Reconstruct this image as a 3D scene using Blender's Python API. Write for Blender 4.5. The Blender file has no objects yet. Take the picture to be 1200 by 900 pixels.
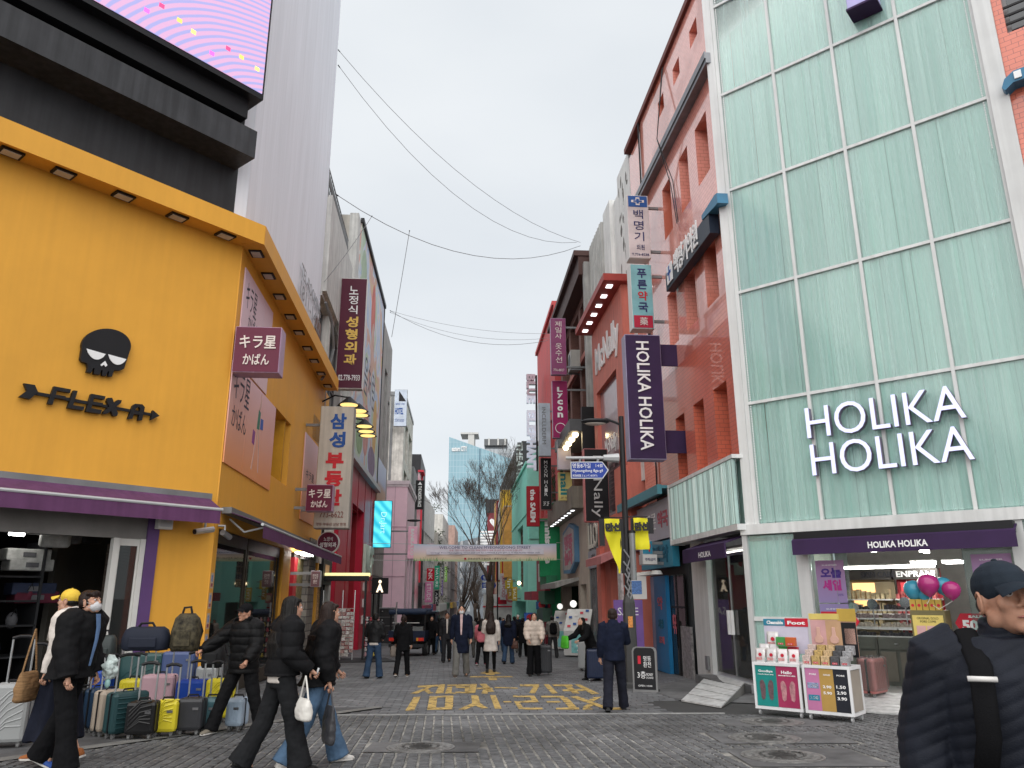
import bpy, bmesh, random
import numpy as np
from math import *
from mathutils import Vector, Matrix, noise
sc = bpy.context.scene
col = sc.collection
rnd = random.Random(11)

# ------------------------------------------------------------------ camera, sky, sun, exposure
CAM_Z, PITCH, ROLL, FPX, SLOPE = 1.42, .2717, -.0031, 900.5, .0245
cam = bpy.data.objects.new('camera', bpy.data.cameras.new('camera'))
col.objects.link(cam)
cam.matrix_world = Matrix.Translation((0, 0, CAM_Z)) @ Matrix.Rotation(pi/2 + PITCH, 4, 'X') @ Matrix.Rotation(ROLL, 4, 'Z')
cam.data.sensor_width = 36
cam.data.lens = FPX / 1200 * 36
cam.data.clip_start, cam.data.clip_end = .05, 4000
sc.camera = cam

SUN_EL, SUN_ROT = radians(46), radians(188)
w = bpy.data.worlds.new('World')
sc.world = w
w.use_nodes = True
nt = w.node_tree
bg = nt.nodes['Background']
sky = nt.nodes.new('ShaderNodeTexSky')
sky.sky_type = 'NISHITA'
sky.sun_disc = False
sky.sun_elevation, sky.sun_rotation = SUN_EL, SUN_ROT
sky.air_density, sky.dust_density, sky.ozone_density = 1.0, 3.0, 1.0
# a closed cloud deck: soft grey-white sheets with a little of the blue sky light mixed through
tc = nt.nodes.new('ShaderNodeTexCoord')
mp = nt.nodes.new('ShaderNodeMapping')
mp.inputs['Scale'].default_value = (1.2, 1.2, 3.2)
nz = nt.nodes.new('ShaderNodeTexNoise')
nz.inputs['Scale'].default_value = 1.6
nz.inputs['Detail'].default_value = 6
nz.inputs['Roughness'].default_value = .45
rp = nt.nodes.new('ShaderNodeValToRGB')
rp.color_ramp.elements[0].position, rp.color_ramp.elements[0].color = .3, (5.7, 6.05, 6.4, 1)
rp.color_ramp.elements[1].position, rp.color_ramp.elements[1].color = .72, (6.75, 7.0, 7.2, 1)
mx = nt.nodes.new('ShaderNodeMix')
mx.data_type = 'RGBA'
mx.inputs['Factor'].default_value = .93
nt.links.new(tc.outputs['Generated'], mp.inputs['Vector'])
nt.links.new(mp.outputs['Vector'], nz.inputs['Vector'])
nt.links.new(nz.outputs['Fac'], rp.inputs['Fac'])
nt.links.new(sky.outputs['Color'], mx.inputs[6])
nt.links.new(rp.outputs['Color'], mx.inputs[7])
nt.links.new(mx.outputs[2], bg.inputs['Color'])
bg.inputs['Strength'].default_value = .064

sun = bpy.data.objects.new('sun', bpy.data.lights.new('sun', 'SUN'))
col.objects.link(sun)
sun.data.energy, sun.data.angle, sun.data.color = 1.5, radians(100), (1, .97, .93)
sun.rotation_euler = (pi/2 - SUN_EL, 0, pi - SUN_ROT)   # same heading as the sky's sun: behind the camera, a little to the left

vs = sc.view_settings
vs.view_transform, vs.look, vs.exposure, vs.gamma = 'Standard', 'None', 1.08, 1
vs.use_curve_mapping = False
sc.cycles.use_denoising = True
sc.cycles.max_bounces = 8
sc.cycles.transparent_max_bounces = 16

# ------------------------------------------------------------------ survey: lines of sight of the photograph, met with walls and ground
_s, _c = sin(PITCH), cos(PITCH)
def ray(x, y):
	a, b = x - 600, 450 - y
	cr, sr = cos(ROLL), sin(ROLL)
	u, v = (a*cr - b*sr) / FPX, (a*sr + b*cr) / FPX
	return u, _c - v*_s, _s + v*_c
def gz(y):
	return -SLOPE * y
def G(x, y):                    # the point of the sloping street seen at a pixel
	a, b, d = ray(x, y)
	k = -CAM_Z / (d + SLOPE*b)
	return Vector((a*k, b*k, gz(b*k)))
def A(x, y, Y):                 # the point at distance Y seen at a pixel
	a, b, d = ray(x, y)
	k = Y / b
	return Vector((a*k, Y, CAM_Z + d*k))

class Frame:                    # a wall line: t runs along it (reading direction), n points out of it, z is the height
	def __init__(s, x, y, ux, uy):
		l = hypot(ux, uy)
		s.o, s.u = Vector((x, y, 0)), Vector((ux/l, uy/l, 0))
		s.n = Vector((s.u.y, -s.u.x, 0))
	def P(s, t, n, z):
		return s.o + s.u*t + s.n*n + Vector((0, 0, z))
	def at(s, x, y, n=0.0):     # (t, z) where the line of sight meets the wall line moved out by n
		a, b, d = ray(x, y)
		o = s.o + s.n*n
		det = b*s.u.x - a*s.u.y
		k = (o.y*s.u.x - o.x*s.u.y) / det
		return (a*k - o.x)*s.u.x + (b*k - o.y)*s.u.y, CAM_Z + d*k
	def shift(s, t, n=0.0):
		p = s.P(t, n, 0)
		return Frame(p.x, p.y, s.u.x, s.u.y)
	def gz(s, t, n=0.0):
		return gz(s.P(t, n, 0).y)
class Local(Frame):
	def __init__(s):
		Frame.__init__(s, 0, 0, 1, 0)
LOC = Local()

# ------------------------------------------------------------------ mesh building
class MB:
	def __init__(s, fr=None):
		s.fr, s.v, s.f, s.mi, s.m = fr or LOC, [], [], [], 0
	def q(s, *ids):
		s.f.append(ids); s.mi.append(s.m)
	def add(s, vs, fs):
		b = len(s.v)
		s.v += [tuple(p) for p in vs]
		for f in fs:
			s.q(*[i + b for i in f])
		return s
	def bx(s, t0, t1, n0, n1, z0, z1, top=None):
		if t0 > t1: t0, t1 = t1, t0
		if n0 > n1: n0, n1 = n1, n0
		if z0 > z1: z0, z1 = z1, z0
		k = top or (0, 0)       # inset of the top
		vs = [(t0, n0, z0), (t1, n0, z0), (t1, n1, z0), (t0, n1, z0), (t0+k[0], n0+k[1], z1), (t1-k[0], n0+k[1], z1), (t1-k[0], n1-k[1], z1), (t0+k[0], n1-k[1], z1)]
		return s.add(vs, [(0, 1, 2, 3), (7, 6, 5, 4), (4, 5, 1, 0), (5, 6, 2, 1), (6, 7, 3, 2), (7, 4, 0, 3)])
	def poly(s, pts, n0, n1):   # outline in (t, z) pulled from n0 to n1
		a = sum(p[0]*q[1] - q[0]*p[1] for p, q in zip(pts, pts[1:] + pts[:1]))
		if a < 0: pts = pts[::-1]
		k = len(pts)
		vs = [(p[0], n1, p[1]) for p in pts] + [(p[0], n0, p[1]) for p in pts]
		return s.add(vs, [tuple(range(k)), tuple(range(2*k - 1, k - 1, -1))] + [(i, i + k, (i + 1) % k + k, (i + 1) % k) for i in range(k)])
	def slab(s, pts, z0, z1):   # outline in (t, n) pulled from z0 to z1
		a = sum(p[0]*q[1] - q[0]*p[1] for p, q in zip(pts, pts[1:] + pts[:1]))
		if a > 0: pts = pts[::-1]
		k = len(pts)
		vs = [(p[0], p[1], z1) for p in pts] + [(p[0], p[1], z0) for p in pts]
		return s.add(vs, [tuple(range(k)), tuple(range(2*k - 1, k - 1, -1))] + [(i, i + k, (i + 1) % k + k, (i + 1) % k) for i in range(k)])
	def tube(s, pts, r, seg=8, cap=True):
		pts = [Vector(p) for p in pts]
		rs = r if isinstance(r, (list, tuple)) else [r]*len(pts)
		rings, up = [], None
		for i, p in enumerate(pts):
			d = (pts[min(i + 1, len(pts) - 1)] - pts[max(i - 1, 0)]).normalized()
			if up is None:
				up = Vector((0, 0, 1)) if abs(d.z) < .9 else Vector((0, 1, 0))
			x = d.cross(up).normalized(); up = x.cross(d).normalized()
			rr = rs[i] if isinstance(rs[i], tuple) else (rs[i], rs[i])
			rings.append([p + x*cos(2*pi*j/seg)*rr[0] + up*sin(2*pi*j/seg)*rr[1] for j in range(seg)])
		return s.loft(rings, cap)
	def loft(s, rings, cap=True):
		n = len(rings[0]); b = len(s.v)
		for r in rings: s.v += [tuple(p) for p in r]
		for i in range(len(rings) - 1):
			for j in range(n):
				a, c = b + i*n, b + (i + 1)*n
				s.q(a + j, a + (j + 1) % n, c + (j + 1) % n, c + j)
		if cap:
			s.q(*range(b + n - 1, b - 1, -1)); s.q(*range(b + (len(rings) - 1)*n, b + len(rings)*n))
		return s
	def lathe(s, prof, c=(0, 0, 0), seg=16):   # profile (r, z)
		return s.loft([[(c[0] + r*cos(2*pi*j/seg), c[1] - r*sin(2*pi*j/seg), c[2] + z) for j in range(seg)] for r, z in prof][::-1])
	def ball(s, c, r, seg=12, rings=8, rot=None):
		rr = r if isinstance(r, (tuple, list)) else (r, r, r)
		R = []
		for i in range(rings + 1):
			th = pi*i/rings; k = max(sin(th), .02)
			ring = []
			for j in range(seg):
				p = Vector((rr[0]*k*cos(2*pi*j/seg), rr[1]*k*sin(2*pi*j/seg), -rr[2]*cos(th)))
				if rot: p = rot @ p
				ring.append(p + Vector(c))
			R.append(ring)
		return s.loft(R)
	def disc(s, t, z, r, n0, n1, seg=24, rz=None):
		return s.poly([(t + r*cos(2*pi*i/seg), z + (rz or r)*sin(2*pi*i/seg)) for i in range(seg)], n0, n1)

PM = {}
def mats_of(o, mats):
	for m in (mats if isinstance(mats, (list, tuple)) else [mats]): o.data.materials.append(m)
def tag(o, label=None, cat=None, group=None, kind=None):
	if label: o['label'] = label
	if cat: o['category'] = cat
	if group: o['group'] = group
	if kind: o['kind'] = kind
	return o
def thing(name, label, cat, loc=(0, 0, 0), rot=0.0, group=None):
	o = bpy.data.objects.new(name, None)
	o.empty_display_size = .2
	col.objects.link(o)
	o.location, o.rotation_euler = loc, (0, 0, rot)
	PM[o.name] = Matrix.Translation(loc) @ Matrix.Rotation(rot, 4, 'Z')
	return tag(o, label, cat, group)
def ob(name, mb, mats, parent=None, smooth=False, bevel=0, local=False, uv=True, **kw):
	me = bpy.data.meshes.new(name)
	fr = mb.fr
	if fr is LOC:
		V = [(p[0], -p[1], p[2]) for p in mb.v]
	else:
		V = [fr.P(*p) for p in mb.v]
	if parent is not None and not local:
		inv = PM[parent.name].inverted()
		V = [inv @ Vector(p) for p in V]
	me.from_pydata([tuple(p) for p in V], [], mb.f)
	mats = mats if isinstance(mats, (list, tuple)) else [mats]
	for m in mats: me.materials.append(m)
	if len(mats) > 1: me.polygons.foreach_set('material_index', mb.mi)
	if uv:
		lay = me.uv_layers.new(name='UVMap').data
		v = mb.v; k = 0
		for f in mb.f:
			p, q, r = Vector(v[f[0]]), Vector(v[f[1]]), Vector(v[f[2]])
			nn = (q - p).cross(r - p)
			ax = max(range(3), key=lambda i: abs(nn[i]))
			for i in f:
				c = v[i]
				lay[k].uv = (c[0], c[2]) if ax == 1 else ((c[1], c[2]) if ax == 0 else (c[0], c[1]))
				k += 1
	if smooth:
		me.polygons.foreach_set('use_smooth', [True]*len(me.polygons))
	me.update()
	return link(name, me, parent, bevel, **kw)
def link(name, me, parent=None, bevel=0, label=None, cat=None, group=None, kind=None):
	o = bpy.data.objects.new(name, me)
	col.objects.link(o)
	if parent is not None:
		o.parent = parent
		PM[o.name] = PM[parent.name]
	else:
		PM[o.name] = Matrix.Identity(4)
	if bevel:
		b = o.modifiers.new('bevel', 'BEVEL'); b.width = bevel; b.segments = 2; b.limit_method = 'ANGLE'
	return tag(o, label, cat, group, kind)
def copy_tree(o, parent=None):
	c = o.copy(); col.objects.link(c)
	if parent is not None: c.parent = parent
	for ch in list(o.children): copy_tree(ch, c)
	return c
def wall(fr, t0, t1, z0, z1, n0, n1, holes=(), mb=None):   # a wall with real openings: holes (t0, t1, z0, z1)
	mb = mb or MB(fr)
	ts = sorted({t0, t1, *[min(max(v, t0), t1) for h in holes for v in h[:2]]})
	zs = sorted({z0, z1, *[min(max(v, z0), z1) for h in holes for v in h[2:4]]})
	for a, b in zip(ts, ts[1:]):
		run = None
		for c, d in zip(zs, zs[1:]):
			m = ((a + b)/2, (c + d)/2)
			if any(h[0] < m[0] < h[1] and h[2] < m[1] < h[3] for h in holes):
				if run: mb.bx(a, b, n0, n1, *run); run = None
			else:
				run = (run[0], d) if run else (c, d)
		if run: mb.bx(a, b, n0, n1, *run)
	return mb

# lettering: the font's outlines turned into solid letters, fitted to a rectangle of a wall
_tmp = bpy.data.scenes.new('lettering_bench')
def letters(body, bold=0.0, lead=1.0, res=2):
	c = bpy.data.curves.new('lettering', 'FONT')
	c.body, c.resolution_u, c.align_x, c.offset, c.space_line = body, res, 'CENTER', bold, lead
	c.fill_mode = 'FRONT'
	o = bpy.data.objects.new('lettering', c)
	_tmp.collection.objects.link(o)
	_tmp.view_layers[0].update()
	dg = _tmp.view_layers[0].depsgraph
	if dg is None:
		with bpy.context.temp_override(scene=_tmp, view_layer=_tmp.view_layers[0]): dg = bpy.context.evaluated_depsgraph_get()
	me = bpy.data.meshes.new_from_object(o.evaluated_get(dg))
	V = [(v.co.x, v.co.y) for v in me.vertices]
	Fc = [tuple(p.vertices) for p in me.polygons]
	bpy.data.objects.remove(o); bpy.data.curves.remove(c); bpy.data.meshes.remove(me)
	return V, Fc
def tx(body, fr, t0, t1, z0, z1, n, m, parent, bold=0.0, rot=0, depth=.012, lead=1.0, name='lettering', warp=None, split=None, res=2, **kw):
	V, Fc = letters(body, bold, lead, res)
	if not V: return None
	if rot == 90: V = [(-y, x) for x, y in V]
	if rot == -90: V = [(y, -x) for x, y in V]
	if rot == 180: V = [(-x, -y) for x, y in V]
	xs, ys = [p[0] for p in V], [p[1] for p in V]
	a, b, c, d = min(xs), max(xs), min(ys), max(ys)
	V = [(t0 + (x - a)/(b - a)*(t1 - t0), z0 + (y - c)/(d - c)*(z1 - z0)) for x, y in V]
	if warp: V = [warp(*p) for p in V]
	if split:                   # every letter an object of its own: outlines grouped by the ground they cover
		par = list(range(len(V)))
		def find(i):
			while par[i] != i: par[i] = par[par[i]]; i = par[i]
			return i
		for f in Fc:
			for i in f[1:]: par[find(i)] = find(f[0])
		isl = {}
		for i, v in enumerate(V): isl.setdefault(find(i), []).append(i)
		ax = 0 if split == 'row' else 1
		spans = sorted((min(V[i][ax] for i in I), max(V[i][ax] for i in I), I) for I in isl.values())
		grp = []
		for lo, hi, I in spans:
			if grp and lo < grp[-1][0] - (grp[-1][0] - grp[-1][2])*.15: grp[-1][0] = max(grp[-1][0], hi); grp[-1][1] += I
			else: grp.append([hi, list(I), lo])
		objs = []
		for hi, I, lo in grp:
			S = {g: j for j, g in enumerate(sorted(I))}
			fs = [tuple(S[i] for i in f) for f in Fc if f[0] in S]
			objs.append(_solid([V[i] for i in sorted(I)], fs, fr, n, depth, 'letter', m, parent, kw))
		return objs
	return _solid(V, Fc, fr, n, depth, name, m, parent, kw)
def _solid(V, Fc, fr, n, depth, name, m, parent, kw):
	mb = MB(fr)
	k = len(V)
	F2 = []
	if depth > .006:            # sides of the letters, from the outline edges
		cnt = {}
		for f in Fc:
			for i, j in zip(f, f[1:] + f[:1]):
				cnt[(i, j)] = 1
		F2 = [(i, i + k, j + k, j) for (i, j) in cnt if (j, i) not in cnt]
		mb.add([(x, n + depth, y) for x, y in V] + [(x, n, y) for x, y in V], Fc + F2)
	else:
		mb.add([(x, n + depth, y) for x, y in V], Fc)
	return ob(name, mb, m, parent, uv=False, **kw)

def tcol(body, fr, t0, t1, z0, z1, n, m, parent, fill=.86, **kw):    # letters standing one below the other
	k = len(body); h = (z1 - z0)/k
	for i, ch in enumerate(body):
		if ch == ' ': continue
		zc = z1 - (i + .5)*h
		tx(ch, fr, t0, t1, zc - h*fill/2, zc + h*fill/2, n, m[i] if isinstance(m, (list, tuple)) else m, parent, name='letter', **kw)

# ------------------------------------------------------------------ materials
MATS = {}
def srgb(r, g, b):
	f = lambda c: (c/255/12.92) if c/255 <= .04045 else ((c/255 + .055)/1.055)**2.4
	return (f(r), f(g), f(b))
def mat(name, c, r=.6, var=.18, sc_=1.7, bump=.0, bs=60., metal=0., streak=0., spec=.25, coat=0., emit=0., stretch=(1, 1, 1), sheen=0., sub=0., alpha=1., macro=0.):
	if name in MATS: return MATS[name]
	m = bpy.data.materials.new(name); m.use_nodes = True
	n = m.node_tree; b = n.nodes['Principled BSDF']; L = n.links.new
	geo = n.nodes.new('ShaderNodeNewGeometry')
	mpn = n.nodes.new('ShaderNodeMapping'); mpn.inputs['Scale'].default_value = stretch
	L(geo.outputs['Position'], mpn.inputs['Vector'])
	no = n.nodes.new('ShaderNodeTexNoise'); no.inputs['Scale'].default_value = sc_; no.inputs['Detail'].default_value = 8; no.inputs['Roughness'].default_value = .62
	L(mpn.outputs['Vector'], no.inputs['Vector'])
	rm = n.nodes.new('ShaderNodeMapRange')
	rm.inputs['From Min'].default_value, rm.inputs['From Max'].default_value = .3, .7
	rm.inputs['To Min'].default_value, rm.inputs['To Max'].default_value = 1 - var, 1 + var
	L(no.outputs['Fac'], rm.inputs['Value'])
	val = rm.outputs['Result']
	if streak:
		m2 = n.nodes.new('ShaderNodeMapping'); m2.inputs['Scale'].default_value = (5, 5, .25)
		L(geo.outputs['Position'], m2.inputs['Vector'])
		n2 = n.nodes.new('ShaderNodeTexNoise'); n2.inputs['Scale'].default_value = 1.6; n2.inputs['Detail'].default_value = 6
		L(m2.outputs['Vector'], n2.inputs['Vector'])
		r2 = n.nodes.new('ShaderNodeMapRange'); r2.inputs['From Min'].default_value, r2.inputs['From Max'].default_value = .38, .66
		r2.inputs['To Min'].default_value, r2.inputs['To Max'].default_value = 1 - streak, 1
		L(n2.outputs['Fac'], r2.inputs['Value'])
		mu = n.nodes.new('ShaderNodeMath'); mu.operation = 'MULTIPLY'
		L(val, mu.inputs[0]); L(r2.outputs['Result'], mu.inputs[1]); val = mu.outputs[0]
	if macro:                   # broad stains and worn tracks over many pieces
		n4 = n.nodes.new('ShaderNodeTexNoise'); n4.inputs['Scale'].default_value = .55; n4.inputs['Detail'].default_value = 9; n4.inputs['Roughness'].default_value = .68
		L(geo.outputs['Position'], n4.inputs['Vector'])
		r4 = n.nodes.new('ShaderNodeMapRange'); r4.inputs['From Min'].default_value, r4.inputs['From Max'].default_value = .34, .66
		r4.inputs['To Min'].default_value, r4.inputs['To Max'].default_value = 1 - macro, 1 + macro
		L(n4.outputs['Fac'], r4.inputs['Value'])
		mu = n.nodes.new('ShaderNodeMath'); mu.operation = 'MULTIPLY'
		L(val, mu.inputs[0]); L(r4.outputs['Result'], mu.inputs[1]); val = mu.outputs[0]
	vm = n.nodes.new('ShaderNodeVectorMath'); vm.operation = 'SCALE'
	vm.inputs[0].default_value = c[:3]
	L(val, vm.inputs['Scale'])
	L(vm.outputs['Vector'], b.inputs['Base Color'])
	rr = n.nodes.new('ShaderNodeMapRange'); rr.inputs['To Min'].default_value, rr.inputs['To Max'].default_value = max(r - .1, .03), min(r + .1, 1)
	L(no.outputs['Fac'], rr.inputs['Value']); L(rr.outputs['Result'], b.inputs['Roughness'])
	b.inputs['Metallic'].default_value = metal
	b.inputs['Specular IOR Level'].default_value = spec
	b.inputs['Coat Weight'].default_value = coat
	b.inputs['Sheen Weight'].default_value = sheen
	if sub:
		b.inputs['Subsurface Weight'].default_value = sub
		b.inputs['Subsurface Radius'].default_value = (.01, .004, .002)
	if alpha < 1: b.inputs['Alpha'].default_value = alpha
	if emit:
		L(vm.outputs['Vector'], b.inputs['Emission Color']); b.inputs['Emission Strength'].default_value = emit
	if bump:
		n3 = n.nodes.new('ShaderNodeTexNoise'); n3.inputs['Scale'].default_value = bs; n3.inputs['Detail'].default_value = 4
		L(mpn.outputs['Vector'], n3.inputs['Vector'])
		bu = n.nodes.new('ShaderNodeBump'); bu.inputs['Strength'].default_value = bump; bu.inputs['Distance'].default_value = .01
		L(n3.outputs['Fac'], bu.inputs['Height']); L(bu.outputs['Normal'], b.inputs['Normal'])
	MATS[name] = m
	return m
def tiles(name, c1, c2, joint, w_, h_, r=.3, gap=.03, bump=.4, bond=.5, var=.12, coat=0., vscale=.8, wear=None):   # tiled or bricked surface in wall metres
	if name in MATS: return MATS[name]
	m = bpy.data.materials.new(name); m.use_nodes = True
	n = m.node_tree; b = n.nodes['Principled BSDF']; L = n.links.new
	uvn = n.nodes.new('ShaderNodeUVMap')
	br = n.nodes.new('ShaderNodeTexBrick')
	br.inputs['Scale'].default_value = 1
	br.inputs['Color1'].default_value, br.inputs['Color2'].default_value, br.inputs['Mortar'].default_value = (*c1, 1), (*c2, 1), (*joint, 1)
	br.inputs['Brick Width'].default_value, br.inputs['Row Height'].default_value = w_, h_
	br.inputs['Mortar Size'].default_value = gap*h_
	br.inputs['Mortar Smooth'].default_value = .3
	br.offset = bond
	L(uvn.outputs['UV'], br.inputs['Vector'])
	geo = n.nodes.new('ShaderNodeNewGeometry')
	no = n.nodes.new('ShaderNodeTexNoise'); no.inputs['Scale'].default_value = vscale; no.inputs['Detail'].default_value = 7
	L(geo.outputs['Position'], no.inputs['Vector'])
	rm = n.nodes.new('ShaderNodeMapRange'); rm.inputs['From Min'].default_value, rm.inputs['From Max'].default_value = .3, .7
	rm.inputs['To Min'].default_value, rm.inputs['To Max'].default_value = 1 - var, 1 + var
	L(no.outputs['Fac'], rm.inputs['Value'])
	colr = br.outputs['Color']
	if wear:                    # patches where the paint has weathered to another colour
		rw = n.nodes.new('ShaderNodeMapRange'); rw.inputs['From Min'].default_value, rw.inputs['From Max'].default_value = wear[1], wear[1] + .05
		n5 = n.nodes.new('ShaderNodeTexNoise'); n5.inputs['Scale'].default_value = wear[2]; n5.inputs['Detail'].default_value = 3
		L(geo.outputs['Position'], n5.inputs['Vector']); L(n5.outputs['Fac'], rw.inputs['Value'])
		mw = n.nodes.new('ShaderNodeMix'); mw.data_type = 'RGBA'
		L(rw.outputs['Result'], mw.inputs['Factor']); L(colr, mw.inputs[6]); mw.inputs[7].default_value = (*wear[0], 1)
		colr = mw.outputs[2]
	vm = n.nodes.new('ShaderNodeVectorMath'); vm.operation = 'SCALE'
	L(colr, vm.inputs[0]); L(rm.outputs['Result'], vm.inputs['Scale'])
	L(vm.outputs['Vector'], b.inputs['Base Color'])
	b.inputs['Roughness'].default_value = r
	b.inputs['Coat Weight'].default_value = coat
	bu = n.nodes.new('ShaderNodeBump'); bu.inputs['Strength'].default_value = bump; bu.inputs['Distance'].default_value = .01; bu.invert = True
	L(br.outputs['Fac'], bu.inputs['Height']); L(bu.outputs['Normal'], b.inputs['Normal'])
	MATS[name] = m
	return m
def glass(name, tint=(.8, .88, .86), ior=1.5, rough=.02, dirt=.06, film=(.5, .52, .5), folds=0):   # a thin pane: reflects by its angle, lets the rest through
	if name in MATS: return MATS[name]
	m = bpy.data.materials.new(name); m.use_nodes = True
	n = m.node_tree; L = n.links.new
	n.nodes.remove(n.nodes['Principled BSDF'])
	out = n.nodes['Material Output']
	tr = n.nodes.new('ShaderNodeBsdfTransparent'); tr.inputs['Color'].default_value = (*tint, 1)
	gl = n.nodes.new('ShaderNodeBsdfGlossy'); gl.inputs['Roughness'].default_value = rough
	fr = n.nodes.new('ShaderNodeFresnel'); fr.inputs['IOR'].default_value = ior
	df = n.nodes.new('ShaderNodeBsdfDiffuse'); df.inputs['Color'].default_value = (*film, 1)
	m1 = n.nodes.new('ShaderNodeMixShader'); m1.inputs['Fac'].default_value = dirt
	m2 = n.nodes.new('ShaderNodeMixShader')
	if folds:                   # a hanging film behind the pane, in vertical folds of uneven density
		ge = n.nodes.new('ShaderNodeNewGeometry'); mp_ = n.nodes.new('ShaderNodeMapping'); mp_.inputs['Scale'].default_value = (4, 4, .07)
		no = n.nodes.new('ShaderNodeTexNoise'); no.inputs['Scale'].default_value = 2.2; no.inputs['Detail'].default_value = 7; no.inputs['Roughness'].default_value = .7
		rm = n.nodes.new('ShaderNodeMapRange'); rm.inputs['From Min'].default_value, rm.inputs['From Max'].default_value = .34, .66
		rm.inputs['To Min'].default_value, rm.inputs['To Max'].default_value = max(dirt - folds, 0), dirt + folds
		L(ge.outputs['Position'], mp_.inputs['Vector']); L(mp_.outputs['Vector'], no.inputs['Vector']); L(no.outputs['Fac'], rm.inputs['Value']); L(rm.outputs['Result'], m1.inputs['Fac'])
	L(tr.outputs[0], m1.inputs[1]); L(df.outputs[0], m1.inputs[2])
	L(fr.outputs[0], m2.inputs['Fac']); L(m1.outputs[0], m2.inputs[1]); L(gl.outputs[0], m2.inputs[2])
	L(m2.outputs[0], out.inputs['Surface'])
	MATS[name] = m
	return m
def lamp(name, c, e):
	return mat(name, c, emit=e, var=.02)

black = mat('black_paint', (.012, .012, .014), .45)
dark = mat('charcoal_paint', (.035, .036, .04), .5, streak=.25)
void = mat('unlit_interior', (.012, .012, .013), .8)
white = mat('white_paint', (.72, .73, .74), .5, var=.06, streak=.12)
offwhite = mat('off_white_plastic', (.62, .61, .58), .45, var=.08)
lgrey = mat('light_grey_metal', (.46, .47, .48), .4, var=.1, metal=.2)
grey = mat('grey_metal', (.2, .205, .21), .45, metal=.3)
steel = mat('brushed_steel', (.55, .56, .57), .32, metal=.9, var=.1)
purple = mat('plum_awning_fabric', srgb(98, 60, 96), .75, var=.12, bump=.15, bs=300, streak=.2)
dpurple = mat('deep_purple_fabric', srgb(54, 36, 70), .7, bump=.1, bs=300)
yellow = mat('yellow_wall_paint', (.74, .365, .05), .55, var=.06, sc_=.8, streak=.04, bump=.05, bs=20)
concrete = mat('concrete', (.42, .415, .40), .85, var=.22, streak=.35, bump=.3, bs=30)
cream = mat('cream_render', (.5, .47, .42), .8, var=.15, streak=.25, bump=.15, bs=30)
clearglass = glass('clear_glass')
darkglass = glass('smoked_glass', (.32, .36, .36), 1.55, dirt=.03)
winglass = mat('window_glass', (.03, .036, .042), .06, spec=.8, var=.3, sc_=.6)
txwhite = mat('white_letters', (.8, .8, .8), .5, var=.03)
txlit = lamp('lit_white_letters', (.62, .64, .92), .3)
txblack = mat('black_letters', (.02, .02, .022), .5, var=.03)
txred = mat('red_letters', (.5, .02, .03), .5, var=.05)
txblue = mat('blue_letters', (.02, .08, .3), .5, var=.05)
txnavy = mat('navy_letters', (.03, .03, .12), .5, var=.05)
txgold = mat('yellow_letters', (.75, .5, .12), .5, var=.05)
skin = mat('skin', (.48, .27, .19), .55, var=.08, sc_=25, sub=.15, bump=.06, bs=220)
lampwhite = lamp('tube_light', (1, .98, .93), 11)
lampwarm = lamp('warm_light', (1, .78, .45), 5)

# ------------------------------------------------------------------ wall lines of the crossing and of the street
LA = Frame(-5.56, 14.57, sin(radians(39)), cos(radians(39)))      # bag shop, face towards the crossing (t < 0)
LB = Frame(-5.56, 14.57, -.088, .996)                             # bag shop, face along the street (t > 0)
RG = Frame(4.893, 15.5, .7566, -.6539)                          # glass cosmetics shop, face towards the crossing (t > 0)
RS = Frame(4.85, 15.55, .088, -.996)                            # right side of the street (t < 0 is further away)
_p = LB.P(15, 0, 0); LC = Frame(_p.x, _p.y, -.066, .998)        # the street bends a little to the right
_p = RS.P(-13, 0, 0); RC = Frame(_p.x, _p.y, .070, -.998)

# ------------------------------------------------------------------ ground
stone = mat('dark_granite', (.098, .099, .102), .62, var=.5, sc_=9, bump=.5, bs=35, macro=.3)
stone2 = mat('pale_granite', (.125, .127, .13), .6, var=.35, sc_=9, bump=.35, bs=35, macro=.3)
paverm = mat('grey_paver', (.12, .122, .127), .6, var=.32, sc_=5, bump=.25, bs=50, macro=.25)
paverm2 = mat('light_paver', (.16, .162, .167), .6, var=.28, sc_=5, bump=.25, bs=50, macro=.25)
bed = mat('sand_joints', (.20, .195, .18), .95, var=.6, sc_=4, macro=.5)
asphalt = mat('asphalt', (.06, .061, .063), .85, var=.35, sc_=6, bump=.6, bs=160)
cementm = mat('worn_cement', (.11, .11, .112), .85, var=.3, sc_=3, bump=.3, bs=70, macro=.3)
iron = mat('cast_iron', (.19, .186, .18), .5, var=.45, sc_=14, metal=.3, bump=.5, bs=60)
def sheet(name, pts, dz, m, parent=None, **kw):
	mb = MB(); mb.v = [(p[0], -p[1], gz(p[1]) + dz) for p in pts]; mb.q(*range(len(pts)))
	return ob(name, mb, m, parent, **kw)
sheet('ground', [(-700, -60), (700, -60), (700, 900), (-700, 900)], -.05, asphalt, kind='structure')
sheet('sett_bed', [(-8.5, 3), (11, 3), (11, 12.8), (-8.5, 12.8)], -.011, bed, kind='structure')
farpave = tiles('far_paving', (.105, .107, .113), (.135, .137, .142), (.055, .055, .055), .3, .2, r=.6, gap=.06, bump=.3, var=.2, vscale=1.2)
sheet('street', [(-8, 33.0), (6, 33.0), (14, 320), (-24, 320)], -.002, farpave, kind='structure')
sheet('street_bed', [(-8.3, 12.8), (8, 12.8), (6.5, 34), (-9, 34)], -.011, mat('dark_joints', (.05, .05, .05), .95), kind='structure')
setts = sheet('sett_paving', [(-8.5, 3), (11, 3), (11, 3.1), (-8.5, 3.1)], -.02, bed, kind='structure')
pavers = sheet('slab_paving', [(-3, 12.86), (3, 12.86), (3, 12.9), (-3, 12.9)], -.02, bed, kind='structure')

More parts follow.
